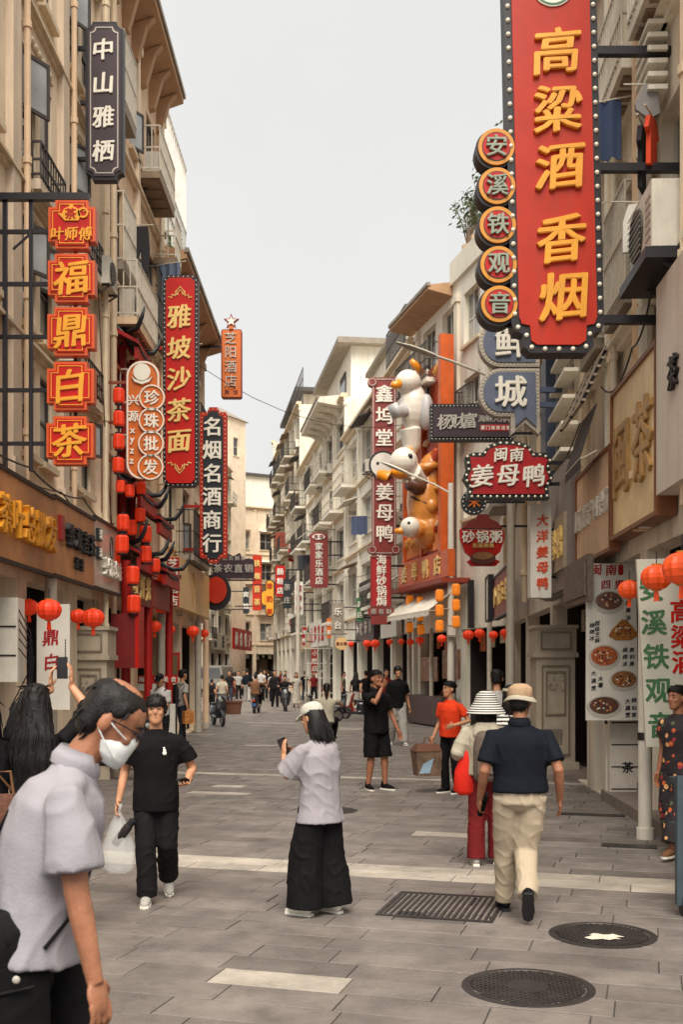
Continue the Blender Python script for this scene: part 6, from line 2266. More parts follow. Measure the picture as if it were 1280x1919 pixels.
def person(label, px, py, H, yaw, pose=None, top=None, bottom=None, hair='short', shoes=None, skin=SKIN, vox=.012, loc=None, group=None, hairm=HAIR, seed=1, face=True, hat=None, extra=None):
    P = dict(lean=2., bend=0., pel=(0, 0, .93), aL=(.10, 0, .085), aR=(-.10, 0, .085), toeL=6., toeR=-6., pitchL=0., pitchR=0., kL=(0, -1, 0), kR=(0, -1, 0),
             wL=(.235, -.03, .84), wR=(-.235, -.03, .84), eL=(.12, 1, 0), eR=(-.12, 1, 0), hy=0., hp=0., curlL=.5, curlR=.5, hnL=None, hnR=None, hdL=None, hdR=None, stout=1.)
    P.update(pose or {})
    g = loc if loc is not None else gnd(px, py)
    t = thing('person', label, 'person', (g[0], g[1], g[2] if len(g) > 2 else 0), R(yaw), group)
    k = H / 1.7
    t.scale = (k, k, k)
    st = P['stout']
    pel = Vector(P['pel'])
    RL = Matrix.Rotation(R(P['lean']), 3, 'X')            # + leans forward (towards -y)
    sp = lambda x, y, z: pel + RL @ Vector((x, y, z))
    RB = Matrix.Rotation(R(P['lean'] + P['bend']), 3, 'X')
    mid = sp(0, 0, .22)
    up = lambda x, y, z: mid + RB @ Vector((x, y, z - .22))
    hipL, hipR = sp(.088, 0, -.03), sp(-.088, 0, -.03)
    shL, shR = up(.172 * st, .0, .432), up(-.172 * st, .0, .432)
    nk = up(0, .008, .52)
    RH = Matrix.Rotation(R(P['hy']), 3, 'Z') @ Matrix.Rotation(R(P['lean'] * .4 + P['bend'] * .6 + P['hp']), 3, 'X')
    hc = nk + RH @ Vector((0, -.022, .150))
    MH = Matrix.Translation(hc) @ RH.to_4x4()
    kneL, ankL = ik(hipL, P['aL'], .412, .408, P['kL'])
    kneR, ankR = ik(hipR, P['aR'], .412, .408, P['kR'])
    elbL, wrL = ik(shL, P['wL'], .285, .25, P['eL'])
    elbR, wrR = ik(shR, P['wR'], .285, .25, P['eR'])
    # ---- body: one continuous surface
    m = MB()
    m.tube([sp(0, 0, -.06), sp(0, 0, .04), sp(0, .0, .14), up(0, 0, .26), up(0, 0, .36), up(0, 0, .40), up(0, .006, .45), nk], [(.12 * st, .09), (.145 * st, .10 * st), (.125 * st, .09 * st), (.13 * st, .095 * st), (.13 * st, .08), (.10 * st, .06), (.058, .05), (.052, .052)], 14)
    m.tube([nk - RB @ Vector((0, 0, .03)), nk + (hc - nk) * .45, hc + RH @ Vector((0, .012, -.04))], [.058, .05, .052], 12)
    for sh, el, wr in ((shL, elbL, wrL), (shR, elbR, wrR)):
        m.tube([sh.lerp(nk, .3) + Vector((0, 0, -.055)), sh + Vector((0, 0, -.025)), sh.lerp(el, .3), sh.lerp(el, .6), el, el.lerp(wr, .35), wr], [.030, .034, .040, .043, .038, .037, .026], 10)
    for hp_, kn, an in ((hipL, kneL, ankL), (hipR, kneR, ankR)):
        m.tube([hp_ + Vector((0, 0, .04)), hp_.lerp(kn, .3), kn, kn.lerp(an, .3), an, an + Vector((0, 0, -.03))], [.085, .08, .055, .055, .036, .036], 12)
    xtube(m, MH, HEAD)
    m.ball(MH @ Vector((0, -.096, -.016)), (.013, .017, .02), 8, 6)
    for sx in (-1, 1):
        m.ball(MH @ Vector((sx * .078, .014, -.006)), (.012, .022, .034), 8, 6, RH)
        m.ball(MH @ Vector((sx * .034, -.066, -.022)), (.026, .022, .022), 8, 6)
    hands = {}
    for S, el, wr, cu, hn, hd in (('L', elbL, wrL, P['curlL'], P['hnL'], P['hdL']), ('R', elbR, wrR, P['curlR'], P['hnR'], P['hdR'])):
        sg = 1 if S == 'L' else -1
        d = (wr - el).normalized() if hd is None else Vector(hd).normalized()
        n_ = Vector(hn) if hn is not None else Vector((-sg, -.25, 0))
        n_ = (n_ - d * n_.dot(d)).normalized()
        sd_ = d.cross(n_).normalized()              # across the palm
        pc = wr + d * .055
        Mh = Matrix((sd_, n_, d)).transposed()
        m.ball(pc, (.043, .016, .056), 10, 8, Mh)
        m.tube([wr - d * .02, wr + d * .02], [.025, .026], 8)
        tips = []
        thumb = -1 if (sd_.y < 0) else 1            # thumb on the forward side
        thumb = 1 if sd_.dot(Vector((0, -1, .15))) > 0 else -1
        for i, (o, L) in enumerate(((.036, .072), (.0125, .082), (-.0115, .077), (-.034, .060))):
            o *= thumb
            b = wr + d * .098 + sd_ * o
            pts, dirv = [b - d * .02], d
            q = b
            for s_ in range(3):
                ang = cu * (.55 + .35 * s_) + i * .05
                dirv = (d * math.cos(ang * (s_ + 1) * .55) + n_ * math.sin(ang * (s_ + 1) * .55)).normalized()
                pts.append(q)
                q = q + dirv * (L * (.42, .32, .26)[s_])
            pts.append(q)
            m.tube(pts, [.0095, .009, .0085, .008, .0065], 7)
            tips.append(q)
        tb = wr + d * .025 + sd_ * (.032 * thumb)
        t1 = tb + (d * .6 + sd_ * (.7 * thumb) + n_ * .35).normalized() * .038
        t2 = t1 + (d * .9 + sd_ * (.15 * thumb) + n_ * (.3 + cu * .5)).normalized() * .032
        m.tube([tb - sd_ * (.012 * thumb), tb, t1, t2], [.012, .0125, .0105, .008], 7)
        hands[S] = (pc + n_ * .022, d, n_, sd_)
    me = remesh(m, vox if vox < .006 else vox * .8, 1 if vox > .006 else 2, 'body')
    put('body', with_mat(me, skin), t)
    # ---- face
    if face:
        for sx in (-1, 1):
            m = MB(); m.ball(MH @ Vector((sx * .030, -.083, .012)), (.0135, .008, .0065), 8, 6, RH); m.build('eye', pm('eye_dark', '1c1412', .25), t, True)
            m = MB()
            m.tube([MH @ Vector((sx * .016, -.091, .030)), MH @ Vector((sx * .032, -.089, .036)), MH @ Vector((sx * .048, -.078, .031))], [.004, .0048, .003], 6)
            m.build('eyebrow', hairm, t, True)
        m = MB(); m.tube([MH @ Vector((-.022, -.083, -.062)), MH @ Vector((0, -.090, -.059)), MH @ Vector((.022, -.083, -.062))], [.004, .0072, .004], 8); m.build('mouth', LIP, t, True)
    # ---- hair
    m = MB()
    hv = max(vox * .75, .008)
    cap = [(.012, .074, .072, .030), (.035, .080, .086, .020), (.06, .083, .101, .010), (.088, .078, .098, .008), (.112, .060, .074, .008), (.128, .026, .034, .008)]
    def back(z0, rx=.072, ry=.05, y=.055):
        xtube(m, MH, [(z0, rx * .7, ry * .6, y - .004), (z0 + .03, rx, ry, y), (.05, rx + .004, ry + .02, y - .015)])
    if hair:
        if hair == 'bald':
            xtube(m, MH, [(z, rx - .004, ry - .004, yo + .006) for z, rx, ry, yo in cap])
            back(-.07, .070)
            for sx in (-1, 1):
                m.ball(MH @ Vector((sx * .071, -.004, .048)), (.013, .036, .03), 8, 6)
        else:
            xtube(m, MH, cap)
            if hair == 'crop':
                back(-.045)
            elif hair == 'short':
                back(-.065)
                for sx in (-1, 1):
                    m.ball(MH @ Vector((sx * .071, -.004, .048)), (.013, .036, .03), 8, 6)
            elif hair == 'fringe':
                back(-.06, .076)
                xtube(m, MH, [(.028, .070, .05, -.048), (.06, .078, .07, -.034), (.10, .062, .06, -.02)])
                for sx in (-1, 1):
                    m.ball(MH @ Vector((sx * .074, -.006, .015)), (.015, .040, .052), 8, 6)
            elif hair == 'bob':
                xtube(m, MH, [(-.20, .075, .055, .050), (-.15, .098, .075, .045), (-.08, .096, .078, .045), (0, .09, .08, .04), (.06, .086, .09, .02)])
            elif hair == 'long':
                xtube(m, MH, [(-.50, .10, .035, .10), (-.38, .15, .05, .10), (-.22, .145, .065, .085), (-.08, .115, .085, .045), (.02, .098, .09, .03), (.08, .085, .09, .015)])
            elif hair == 'bun':
                back(-.05)
                m.ball(MH @ Vector((0, .105, .05)), .04, 10, 8)
            elif hair == 'pony':
                back(-.05)
                m.ball(MH @ Vector((0, .10, .03)), .032, 10, 8)
                xtube(m, MH, [(-.22, .022, .016, .12), (-.12, .036, .026, .135), (-.02, .034, .028, .13), (.04, .03, .025, .11)])
        hm = remesh(m, hv, 2, 'hair')
        folds(hm, .004, seed, 45, 16)
        ho = put('hair', with_mat(hm, hairm), t)
        if vox < .016:
            rh = random.Random(seed)
            m = MB()
            long_ = hair in ('long', 'bob')
            MHi = MH.inverted()
            vv = [v for v in hm.vertices]
            for _ in range(70 if hair == 'bald' else 260 if vox < .012 else 130):
                v = vv[rh.randrange(len(vv))]
                p = MHi @ v.co
                nl = MHi.to_3x3() @ v.normal
                if (hat and p.z > -.015) or (hair == 'bald' and p.z > .085):
                    continue
                fl = Vector((rh.uniform(-.25, .25), .75 if p.z > .04 else .1, -.5 if p.z > .07 else -1.))
                fl = (fl - nl * fl.dot(nl))
                if fl.length < .05:
                    continue
                fl = fl.normalized() * (rh.uniform(.07, .13) if long_ else rh.uniform(.022, .045))
                q = [p - nl * .002, p + fl * .5 + nl * .005, p + fl + nl * rh.uniform(-.002, .006)]
                m.tube([MH @ a for a in q], [.0045, .004, .001], 4, False)
            m.build('hair_strands', hairm, ho, True, kind='stuff')
    # ---- trousers / skirt
    if bottom:
        b = dict(mat=C_BLK, legs=[.095, .092, .078, .072, .068], end=1., waist=.06, amp=.010, hip=1.)
        b.update(bottom)
        if b.get('skirt'):
            m = MB()
            zt = b['skirt']
            m.tube([sp(0, 0, .08), sp(0, 0, -.02), Vector((pel.x, pel.y, (pel.z + zt) / 2)), Vector((pel.x, pel.y, zt))], [(.135, .10), (.165, .125), (.19, .15), (.23, .19)], 20)
            sk_ = remesh(m, max(vox, .012), 2, 'skirt')
            folds(sk_, .016, seed, 14, 2)
            put('skirt', with_mat(sk_, b['mat']), t)
        else:
            m = MB()
            h_ = b['hip']
            m.tube([sp(0, 0, b['waist']), sp(0, 0, .02), sp(0, 0, -.08), sp(0, 0, -.13)], [(.142 * st, .105 * st), (.160 * st * h_, .122 * st * h_), (.155 * st * h_, .125 * st * h_), (.10, .09)], 16)
            for hp_, kn, an in ((hipL, kneL, ankL), (hipR, kneR, ankR)):
                e = b['end']
                an2 = an + Vector((0, 0, -.02))
                pts = [hp_ + Vector((0, 0, .02)), hp_.lerp(kn, .45), kn, kn.lerp(an2, .5), an2]
                rad = list(b['legs'])
                if e < .55:
                    pts, rad = [pts[0], pts[1], hp_.lerp(kn, e * 2)], rad[:3]
                elif e < 1:
                    pts = pts[:3] + [kn.lerp(an2, (e - .5) * 1), kn.lerp(an2, (e - .5) * 2)]
                m.tube(pts, rad, 14)
            tm_ = remesh(m, max(vox, .010), 3, 'trousers')
            folds(tm_, b['amp'] * 1.7, seed + 5, 9, 6)
            put(b.get('name', 'trousers'), with_mat(tm_, b['mat']), t)
    # ---- shirt
    if top:
        c = dict(mat=C_BLK, hem=-.06, sleeve=.55, loose=1.08, amp=.010, sr=(.072, .078, .082), flare=1.)
        c.update(top)
        lo = c['loose'] * st
        m = MB()
        hem = c['hem']
        pts = [sp(0, 0, hem), sp(0, 0, hem * .5 + .03), sp(0, 0, .12), up(0, 0, .25), up(0, 0, .36), up(0, .002, .42), up(0, .004, .458), up(0, .006, .490), up(0, .008, .512)]
        rad = [(.158 * lo * c['flare'], .125 * lo * c['flare']), (.158 * lo, .122 * lo), (.146 * lo, .114 * lo), (.155 * lo, .118 * lo), (.160 * lo, .114 * lo), (.146 * st, .100 * lo), (.118, .086), (.088, .076), (.070, .066)]
        m.tube(pts, rad, 18)
        f = c['sleeve']
        for sh, el, wr in ((shL, elbL, wrL), (shR, elbR, wrR)):
            sr = c['sr']
            q = [sh.lerp(nk, .6) + Vector((0, 0, -.035)), sh + Vector((0, 0, -.016)), sh.lerp(el, min(f, 1) * .5), sh.lerp(el, min(f, 1))]
            rr_ = [.052, min(sr[0], .070) * .86, sr[1] * .84, sr[2] * .88]
            if f > 1:
                q += [el.lerp(wr, (f - 1) * .5), el.lerp(wr, f - 1)]
                rr_ = [.050, min(sr[0], .072) * .88, sr[1] * .95, sr[1] * .92, sr[1] * .85, sr[2]]
            m.tube(q, rr_, 12)
        tp = remesh(m, max(vox, .009), 8, 'top')
        folds(tp, c['amp'] * 1.7, seed + 9, 8, 5)
        put(c.get('name', 'shirt'), with_mat(tp, c['mat']), t)
        if c.get('collar'):
            m = MB()
            cc = up(0, .006, .51)
            n = 20
            vs, fs = [], []
            for i in range(n):
                a = 2 * math.pi * i / n
                for r_, dz in ((.070, -.012), (.066, .040), (.082, .004), (.078, -.022)):
                    vs.append(cc + RB @ Vector((r_ * 1.05 * math.cos(a), r_ * math.sin(a), dz - .02 * (math.sin(a) < -.6))))
            for i in range(n):
                for q in range(3):
                    fs.append((i * 4 + q, ((i + 1) % n) * 4 + q, ((i + 1) % n) * 4 + q + 1, i * 4 + q + 1))
            m.add(vs, fs)
            m.build('collar', c['mat'], t, True)
    # ---- shoes
    sh_ = dict(mat=C_BLK, sole=WHT)
    sh_.update(shoes or {})
    for an, ty, pt in ((ankL, P['toeL'], P['pitchL']), (ankR, P['toeR'], P['pitchR'])):
        Mf = Matrix.Translation(an) @ Matrix.Rotation(R(ty), 4, 'Z') @ Matrix.Rotation(R(pt), 4, 'X')
        m = MB()
        m.tube([Mf @ Vector(v) for v in ((0, .062, -.045), (0, .045, -.035), (0, -.01, -.030), (0, -.09, -.045), (0, -.155, -.056), (0, -.185, -.060))],
               [(.020, .022), (.036, .040), (.040, .046), (.044, .034), (.036, .024), (.014, .012)], 12)
        m.tube([Mf @ Vector((0, .02, -.02)), Mf @ Vector((0, .012, .03))], [.042, .042], 10)
        so = m.build('shoe', sh_['mat'], t, True)
        m = MB()
        ol = [(-.030, .07), (.030, .07), (.038, .0), (.046, -.09), (.034, -.17), (.0, -.195), (-.034, -.17), (-.046, -.09), (-.038, .0)]
        vs = [Mf @ Vector((x, y, z)) for z in (-.085, -.064) for x, y in ol]
        n = len(ol)
        m.add(vs, [tuple(range(n))[::-1], tuple(range(n, 2 * n))] + [(i, (i + 1) % n, (i + 1) % n + n, i + n) for i in range(n)])
        m.build('sole', sh_['sole'], so)
    J = dict(t=t, MH=MH, RH=RH, nk=nk, hands=hands, shL=shL, shR=shR, elL=elbL, elR=elbR, wrL=wrL, wrR=wrR, pel=pel, up=up, sp=sp, k=k)
    if hat:
        hat(J)
    if extra:
        extra(J)
    return J
def wpt(J, v):
    """person-local point -> world"""
    t = J['t']
    return Vector(t.location) + Matrix.Rotation(t.rotation_euler.z, 3, 'Z') @ (Vector(v) * J['k'])
def held(J, name, label, cat, S, parts, off=(0, 0, 0), rot=None):
    """a thing in the hand; local frame: x across the palm, y palm normal, z along the fingers"""
    pc, d, n_, sd_ = J['hands'][S]
    Rz = Matrix.Rotation(J['t'].rotation_euler.z, 3, 'Z')
    Mw = Rz @ Matrix((sd_, n_, d)).transposed()
    o = thing(name, label, cat, wpt(J, pc + Matrix((sd_, n_, d)).transposed() @ Vector(off)))
    o.rotation_euler = Mw.to_euler() if rot is None else rot
    for nm, mb_, mat in parts:
        mb_.build(nm, mat, o)
    return o
def phone_parts():
    return [('case', MB().box(-.036, .036, -.004, .004, -.075, .075), BLACKM), ('screen', MB().box(-.033, .033, .0045, .006, -.07, .07), pm('phone_screen', '2a2c38', .1, .1))]

# ---- fore man in white shirt
def xtra_fore(J):
    t, MH = J['t'], J['MH']
    m = MB()
    xtube(m, MH, [(-.118, .030, .030, -.070), (-.09, .058, .056, -.052), (-.055, .066, .073, -.036), (-.020, .052, .078, -.034), (.0, .030, .06, -.045)])
    put('face_mask', with_mat(remesh(m, .007, 3, 'face_mask'), C_MASK), t)
    for sx in (-1, 1):
        for dz, z1 in ((-.018, .012), (-.085, -.030)):
            m = MB(); m.tube([MH @ Vector((sx * .058, -.07, dz)), MH @ Vector((sx * .080, -.02, (dz + z1) / 2)), MH @ Vector((sx * .082, .022, z1))], .0022, 5); m.build('ear_loop', C_MASK, t)
    m = MB()
    for sx in (-1, 1):
        c = Vector((sx * .034, -.102, .012))
        m.tube([MH @ (c + Vector((.027 * math.cos(a), .006 * abs(math.cos(a)), .019 * math.sin(a)))) for a in [i * math.pi / 8 for i in range(17)]], .0026, 5)
        m.tube([MH @ Vector((sx * .062, -.096, .016)), MH @ Vector((sx * .082, -.03, .014)), MH @ Vector((sx * .082, .02, .008))], .0026, 5)
    m.tube([MH @ Vector((-.008, -.106, .014)), MH @ Vector((.008, -.106, .014))], .0026, 5)
    m.build('glasses', BLACKM, t)
    m = MB(); m.ball(MH @ Vector((0, .012, .112)), (.046, .058, .019), 16, 10, J['RH']); m.build('bald_patch', SKIN2, t, True)
    # strap across the back and chest
    m = MB()
    up, sp = J['up'], J['sp']
    loop = [up(.10, -.02, .485), up(.04, .138, .36), up(-.06, .150, .22), sp(-.15, .11, .08), sp(-.19, .05, -.03)]
    loop2 = [up(.10, -.02, .485), up(.05, -.135, .36), up(-.03, -.150, .22), sp(-.13, -.125, .08), sp(-.19, -.05, -.03)]
    for lp in (loop, loop2):
        m.tube(lp, [(.018, .006)] * 5, 8)
    m.build('bag_strap', C_BLK, t)
fm = person('man in white short sleeved shirt and face mask walking with head bowed, nearest', 0, 0, 1.79, 101, dict(lean=8, bend=13, hp=22, pel=(0, 0, .93), aL=(.1, -.28, .09), aR=(-.1, .22, .11), wR=(-.26, -.19, .82), wL=(.27, .12, .88), eR=(-.1, 1, 0), curlR=.75, stout=1.10, hnR=(.5, .6, 0)),
            dict(mat=cloth('shirt_white', '8f8b90', .75), hem=-.10, sleeve=.80, loose=1.16, amp=.009, sr=(.082, .09, .10), collar=True, flare=1.06), dict(mat=C_BLK, legs=[.10, .098, .085, .08, .075]), 'bald', vox=.0052, loc=(-1.0, 3.5, 0), skin=SKIN2, seed=3, extra=xtra_fore)
b = thing('shoulder_bag', 'large black shoulder bag at the hip of the man in the white shirt', 'bag', (-1.14, 3.33, .80), R(10))
m = MB()
xtube(m, Matrix.Identity(4), [(-.30, .20, .05, 0), (-.27, .23, .075, 0), (-.05, .235, .085, 0), (.20, .225, .075, 0), (.26, .20, .05, 0)], 24)
bm_ = remesh(m, .014, 2, 'body')
folds(bm_, .012, 4, 7, 7)
put('body', with_mat(bm_, cloth('bag_black', '0d0d0e', .7)), b)
m = MB(); m.tube([(-.19, -.072, .03), (0, -.088, .0), (.19, -.072, .03)], .006, 6); m.build('flap_seam', cloth('bag_black', '0d0d0e'), b)
m = MB(); m.ball((.14, -.095, .06), (.012, .004, .012), 10, 6); m.build('stud', SILV, b)

# ---- long haired woman taking a picture, masked woman
pw = person('woman with long dark hair holding her phone up high at the left', 0, 0, 1.68, 186, dict(wL=(-.06, -.26, 1.68), wR=(-.20, -.27, 1.70), eL=(.8, .2, -.6), eR=(-.8, .2, -.6), hnL=(-1, 0, 0), hnR=(1, 0, 0), hdL=(0, 0, 1), hdR=(0, 0, 1), hy=-8),
            dict(mat=C_BLK, sleeve=1.45, sr=(.07, .062, .05), hem=-.08), dict(mat=C_DARK), 'long', vox=.011, loc=(-2.02, 7.1, 0), seed=8)
pc = wpt(pw, (-.13, -.31, 1.83))
o = thing('phone', 'black phone raised to photograph the street by the long haired woman', 'phone', pc, R(4))
for nm, q, mt in phone_parts():
    q.build(nm, mt, o)
def xtra_mask(J):
    m = MB()
    xtube(m, J['MH'], [(-.118, .030, .030, -.066), (-.09, .056, .056, -.048), (-.05, .066, .073, -.034), (-.015, .052, .078, -.032), (.0, .030, .06, -.045)])
    put('face_mask', with_mat(remesh(m, .009, 3, 'face_mask'), C_BLK), J['t'])
    m = MB(); m.tube([J['up'](-.12, 0, .48), J['up'](0, -.14, .30), J['sp'](.18, -.10, .10)], [(.008, .005)] * 3, 6); m.build('bag_strap', C_BROWN, J['t'])
pm_ = person('woman in dark clothes and black face mask at the left edge', 0, 0, 1.62, 38, {}, dict(mat=C_BLK, sleeve=.7), dict(mat=C_DARK), 'long', vox=.011, loc=(-2.32, 7.0, 0), seed=12, extra=xtra_mask)
b = thing('shoulder_bag', 'brown woven bag carried by the masked woman at the left edge', 'bag', (-2.14, 6.72, .86), R(20))
m = MB(); xtube(m, Matrix.Identity(4), [(-.17, .10, .04, 0), (-.14, .13, .06, 0), (.10, .12, .05, 0), (.16, .10, .03, 0)], 16); m.build('body', WICK, b, 50)
m = MB(); m.tube([(-.09, 0, .15), (-.07, 0, .30), (.07, 0, .30), (.09, 0, .15)], .01, 6); m.build('handle', C_BROWN, b)

# ---- woman in black tee walking to the camera
def xtra_badge(J):
    m = MB()
    for x, z, r_ in ((.07, .345, .013), (.07, .325, .017), (.066, .365, .009)):
        m.ball(J['up'](x, -.137, z), (r_, .004, r_), 8, 6)
    m.build('chest_badge', WHT, J['t'])
wb = person('woman in black tee and dark trousers walking towards the camera carrying a clear bag', 280, 1690, 1.585, 9, dict(lean=1, pel=(0, 0, .925), aL=(.10, .26, .19), pitchL=38, aR=(-.075, -.04, .085), wL=(.25, -.20, 1.03), wR=(-.30, -.02, .86), eL=(.4, 1, -.2), hnL=(-.3, -.2, 1), hy=-2, stout=1.07, curlR=1.1, curlL=.8),
            dict(mat=C_BLK, sleeve=.72, loose=1.16, hem=-.16, sr=(.08, .086, .094)), dict(mat=C_DARK, legs=[.098, .095, .085, .085, .085]), 'fringe', dict(mat=C_LGREY), vox=.009, seed=14, extra=xtra_badge, loc=gnd(292, 1692))
held(wb, 'phone', 'dark phone held at the waist of the woman in the black tee', 'phone', 'L', phone_parts(), (0, .012, .03))
h = wpt(wb, wb['wrR'])
b = thing('carrier_bag', 'clear plastic carrier bag hanging from the hand of the woman in black', 'bag', (h.x, h.y - .02, h.z - .10))
PLAS = bpy.data.materials.new('clear_plastic')
PLAS.use_nodes = True
q = PLAS.node_tree.nodes['Principled BSDF']
q.inputs['Base Color'].default_value = (.75, .75, .72, 1)
q.inputs['Alpha'].default_value = .34
q.inputs['Roughness'].default_value = .25
m = MB()
xtube(m, Matrix.Identity(4), [(-.46, .06, .05, 0), (-.42, .12, .08, 0), (-.25, .13, .09, 0), (-.08, .07, .05, 0), (.02, .02, .02, 0), (.07, .035, .02, 0)], 22)
me = m.mesh('film', PLAS, True)
folds(me, .03, 5, 12, 5)
put('film', me, b)
b2 = thing('flask', 'dark steel flask tilted in the clear carrier bag', 'bottle', (h.x - .02, h.y - .06, h.z - .33))
b2.rotation_euler = (R(5), R(38), 0)
m = MB(); m.lathe([(.030, 0), (.034, .01), (.034, .17), (.026, .19)], 16); m.build('body', pm('dark_steel', '3a3433', .3, .1, 5, 0, metal=.6), b2, 40)
m = MB(); m.lathe([(.028, .19), (.028, .235), (.022, .24)], 16); m.build('cap', BLACKM, b2, 40)

# ---- woman in white cap looking at her phone
def cap_hat(J):
    MH, t = J['MH'], J['t']
    m = MB()
    xtube(m, MH, [(.035, .088, .104, .008), (.06, .089, .106, .008), (.095, .08, .096, .010), (.122, .055, .066, .010), (.134, .018, .022, .010)])
    cm = remesh(m, .008, 2, 'cap')
    put('cap', with_mat(cm, cloth('cap_white', 'b4afa3', .8, .2, 30)), t)
    m = MB()
    ring = []
    for i in range(13):
        a = R(-180 + i * 15)
        ring.append((.078 * math.cos(a), -.03 + .15 * math.sin(a) * (1 if True else 1)))
    vs = [MH @ Vector((x, y, .045 - .02 * (y < -.1))) for x, y in ring] + [MH @ Vector((x, y, .036 - .02 * (y < -.1))) for x, y in ring]
    n = len(ring)
    m.add(vs, [tuple(range(n)), tuple(range(2 * n - 1, n - 1, -1))] + [(i, (i + 1) % n, (i + 1) % n + n, i + n) for i in range(n)])
    m.build('cap_brim', cloth('cap_white', 'd2cdbf'), t)
wc = person('woman in white cap, loose pale tee and wide black trousers looking at her phone', 0, 0, 1.54, -128, dict(lean=0, bend=4, hp=14, wL=(.06, -.33, 1.26), wR=(-.06, -.33, 1.20), eL=(.6, .4, -.8), eR=(-.6, .4, -.8), hnL=(-1, .3, .2), hnR=(1, .3, .2), hdL=(-.2, -.3, 1), hdR=(.2, -.3, 1), aL=(.12, -.06, .085), aR=(-.12, .06, .085)),
            dict(mat=cloth('tee_lilac', '8f898d'), hem=-.18, sleeve=.95, loose=1.30, sr=(.09, .112, .125), amp=.010, flare=1.14), dict(mat=C_BLK, legs=[.105, .125, .14, .15, .158], amp=.010, waist=.02, hip=1.0), 'bob', dict(mat=WHT), vox=.009, loc=(-.16, 7.92, 0), seed=21, hat=cap_hat)
hl, hr = wpt(wc, wc['hands']['L'][0]), wpt(wc, wc['hands']['R'][0])
o = thing('phone', 'black phone held in both hands by the woman in the white cap', 'phone', (hl + hr) / 2 + Vector((-.03, .0, .05)))
o.rotation_euler = (R(-12), R(-18), R(40))
for nm, q, mt in phone_parts():
    q.build(nm, mt, o)
# ---- man in black polo smoking
person('man in black polo and shorts with one hand raised to his mouth', 705, 1480, 1.76, 34, dict(lean=-1, wR=(-.05, -.20, 1.46), eR=(-.7, -.2, -.9), wL=(.30, -.12, .86), aL=(.12, -.05, .085), aR=(-.11, .04, .085), hy=10, stout=1.12, hnR=(0, .8, .2), hdR=(.5, -.2, .8), curlR=1.0, toeL=12, toeR=-14),
       dict(mat=C_BLK, sleeve=.72, loose=1.14, hem=-.12, sr=(.082, .088, .094), collar=True), dict(mat=C_BLK, end=.52, legs=[.11, .115, .115], name='shorts'), 'crop', skin=SKIN2, vox=.011, seed=25)
person('tall man in black tee and pale grey trousers walking behind the smoker', 745, 1397, 1.85, 14, dict(aL=(.1, -.16, .085), aR=(-.1, .22, .13), pitchR=25, wL=(.28, .06, .86)), dict(mat=C_BLK, loose=1.18, sleeve=.85, sr=(.085, .09, .098), hem=-.12), dict(mat=C_LGREY, legs=[.11, .11, .10, .10, .10]), 'fringe', dict(mat=C_WHT), vox=.014, seed=28)
# ---- woman in orange tee with a box bag
wo_ = person('woman in orange red tee and black trousers turned to the left', 845, 1486, 1.60, -48, dict(wR=(-.27, -.10, .86), wL=(.22, -.16, 1.06), eL=(.6, 1, -.2), hy=-16, stout=1.14, curlR=1.1, aL=(.12, .05, .085)), dict(mat=C_ORG, sleeve=.68, loose=1.12, hem=-.06), dict(mat=C_BLK), 'bun', vox=.011, seed=31)
h = wpt(wo_, wo_['wrR'])
b = thing('box_bag', 'printed box shaped bag hanging from the hand of the woman in orange', 'bag', (h.x - .10, h.y - .05, h.z - .56), R(14))
m = MB(); m.add([(-.17, -.12, 0), (.17, -.12, 0), (.17, .12, 0), (-.17, .12, 0), (-.21, -.14, .36), (.21, -.14, .36), (.21, .14, .36), (-.21, .14, .36)], [(0, 1, 5, 4), (1, 2, 6, 5), (2, 3, 7, 6), (3, 0, 4, 7), (3, 2, 1, 0), (4, 5, 6, 7)]); m.build('body', pm('printed_bag', '6a5442', .6, .6, 5, .1), b)
m = MB(); m.add([(-.22, -.15, .36), (.22, -.15, .36), (.16, -.06, .46), (-.16, -.06, .46), (-.22, .15, .36), (.22, .15, .36), (.16, .06, .46), (-.16, .06, .46)], [(0, 1, 2, 3), (5, 4, 7, 6), (3, 2, 6, 7), (0, 3, 7, 4), (1, 5, 6, 2)]); m.build('top_flap', WICK, b)
m = MB(); m.tube([(-.06, 0, .45), (-.03, 0, .55), (.03, 0, .55), (.06, 0, .45)], .012, 6); m.build('handle', C_BROWN, b)
m = MB(); m.add([(-.16, -.131, .04), (.0, -.131, .04), (.06, -.138, .26), (-.1, -.138, .18)], [(0, 1, 2, 3)]); m.build('print', pm('bag_print_blue', '8fa6b8', .6), b)
# ---- man in white tee from behind, visor woman
wt = person('man in white tee with dark rucksack straps standing with his back turned', 0, 0, 1.77, 196, dict(hy=-24), dict(mat=C_WHT, loose=1.14, sleeve=.75), dict(mat=C_DARK), 'short', vox=.013, loc=(2.17, 15.0, 0), seed=35)
for sx in (-1, 1):
    m = MB()
    u = wt['up']
    m.tube([u(sx * .11, -.10, .36), u(sx * .115, -.03, .49), u(sx * .11, .07, .475), u(sx * .10, .13, .36), u(sx * .11, .135, .2)], [(.022, .007)] * 5, 8)
    m.build('rucksack_strap', C_BLK, wt['t'])
def visor(J):
    MH, t = J['MH'], J['t']
    m = MB(); xtube(m, MH, [(.03, .088, .104, .008), (.075, .090, .106, .008), (.085, .084, .10, .008)]); put('visor_band', with_mat(remesh(m, .01, 2, 'visor_band'), C_BEIGE), t)
    m = MB(); m.add([MH @ Vector((x, y, z)) for x, y, z in ((-.09, -.05, .045), (-.06, -.17, .02), (.06, -.17, .02), (.09, -.05, .045), (-.09, -.05, .035), (-.06, -.17, .01), (.06, -.17, .01), (.09, -.05, .035))], [(0, 1, 2, 3), (7, 6, 5, 4), (0, 4, 5, 1), (1, 5, 6, 2), (2, 6, 7, 3)]); m.build('visor_brim', C_BEIGE, t)
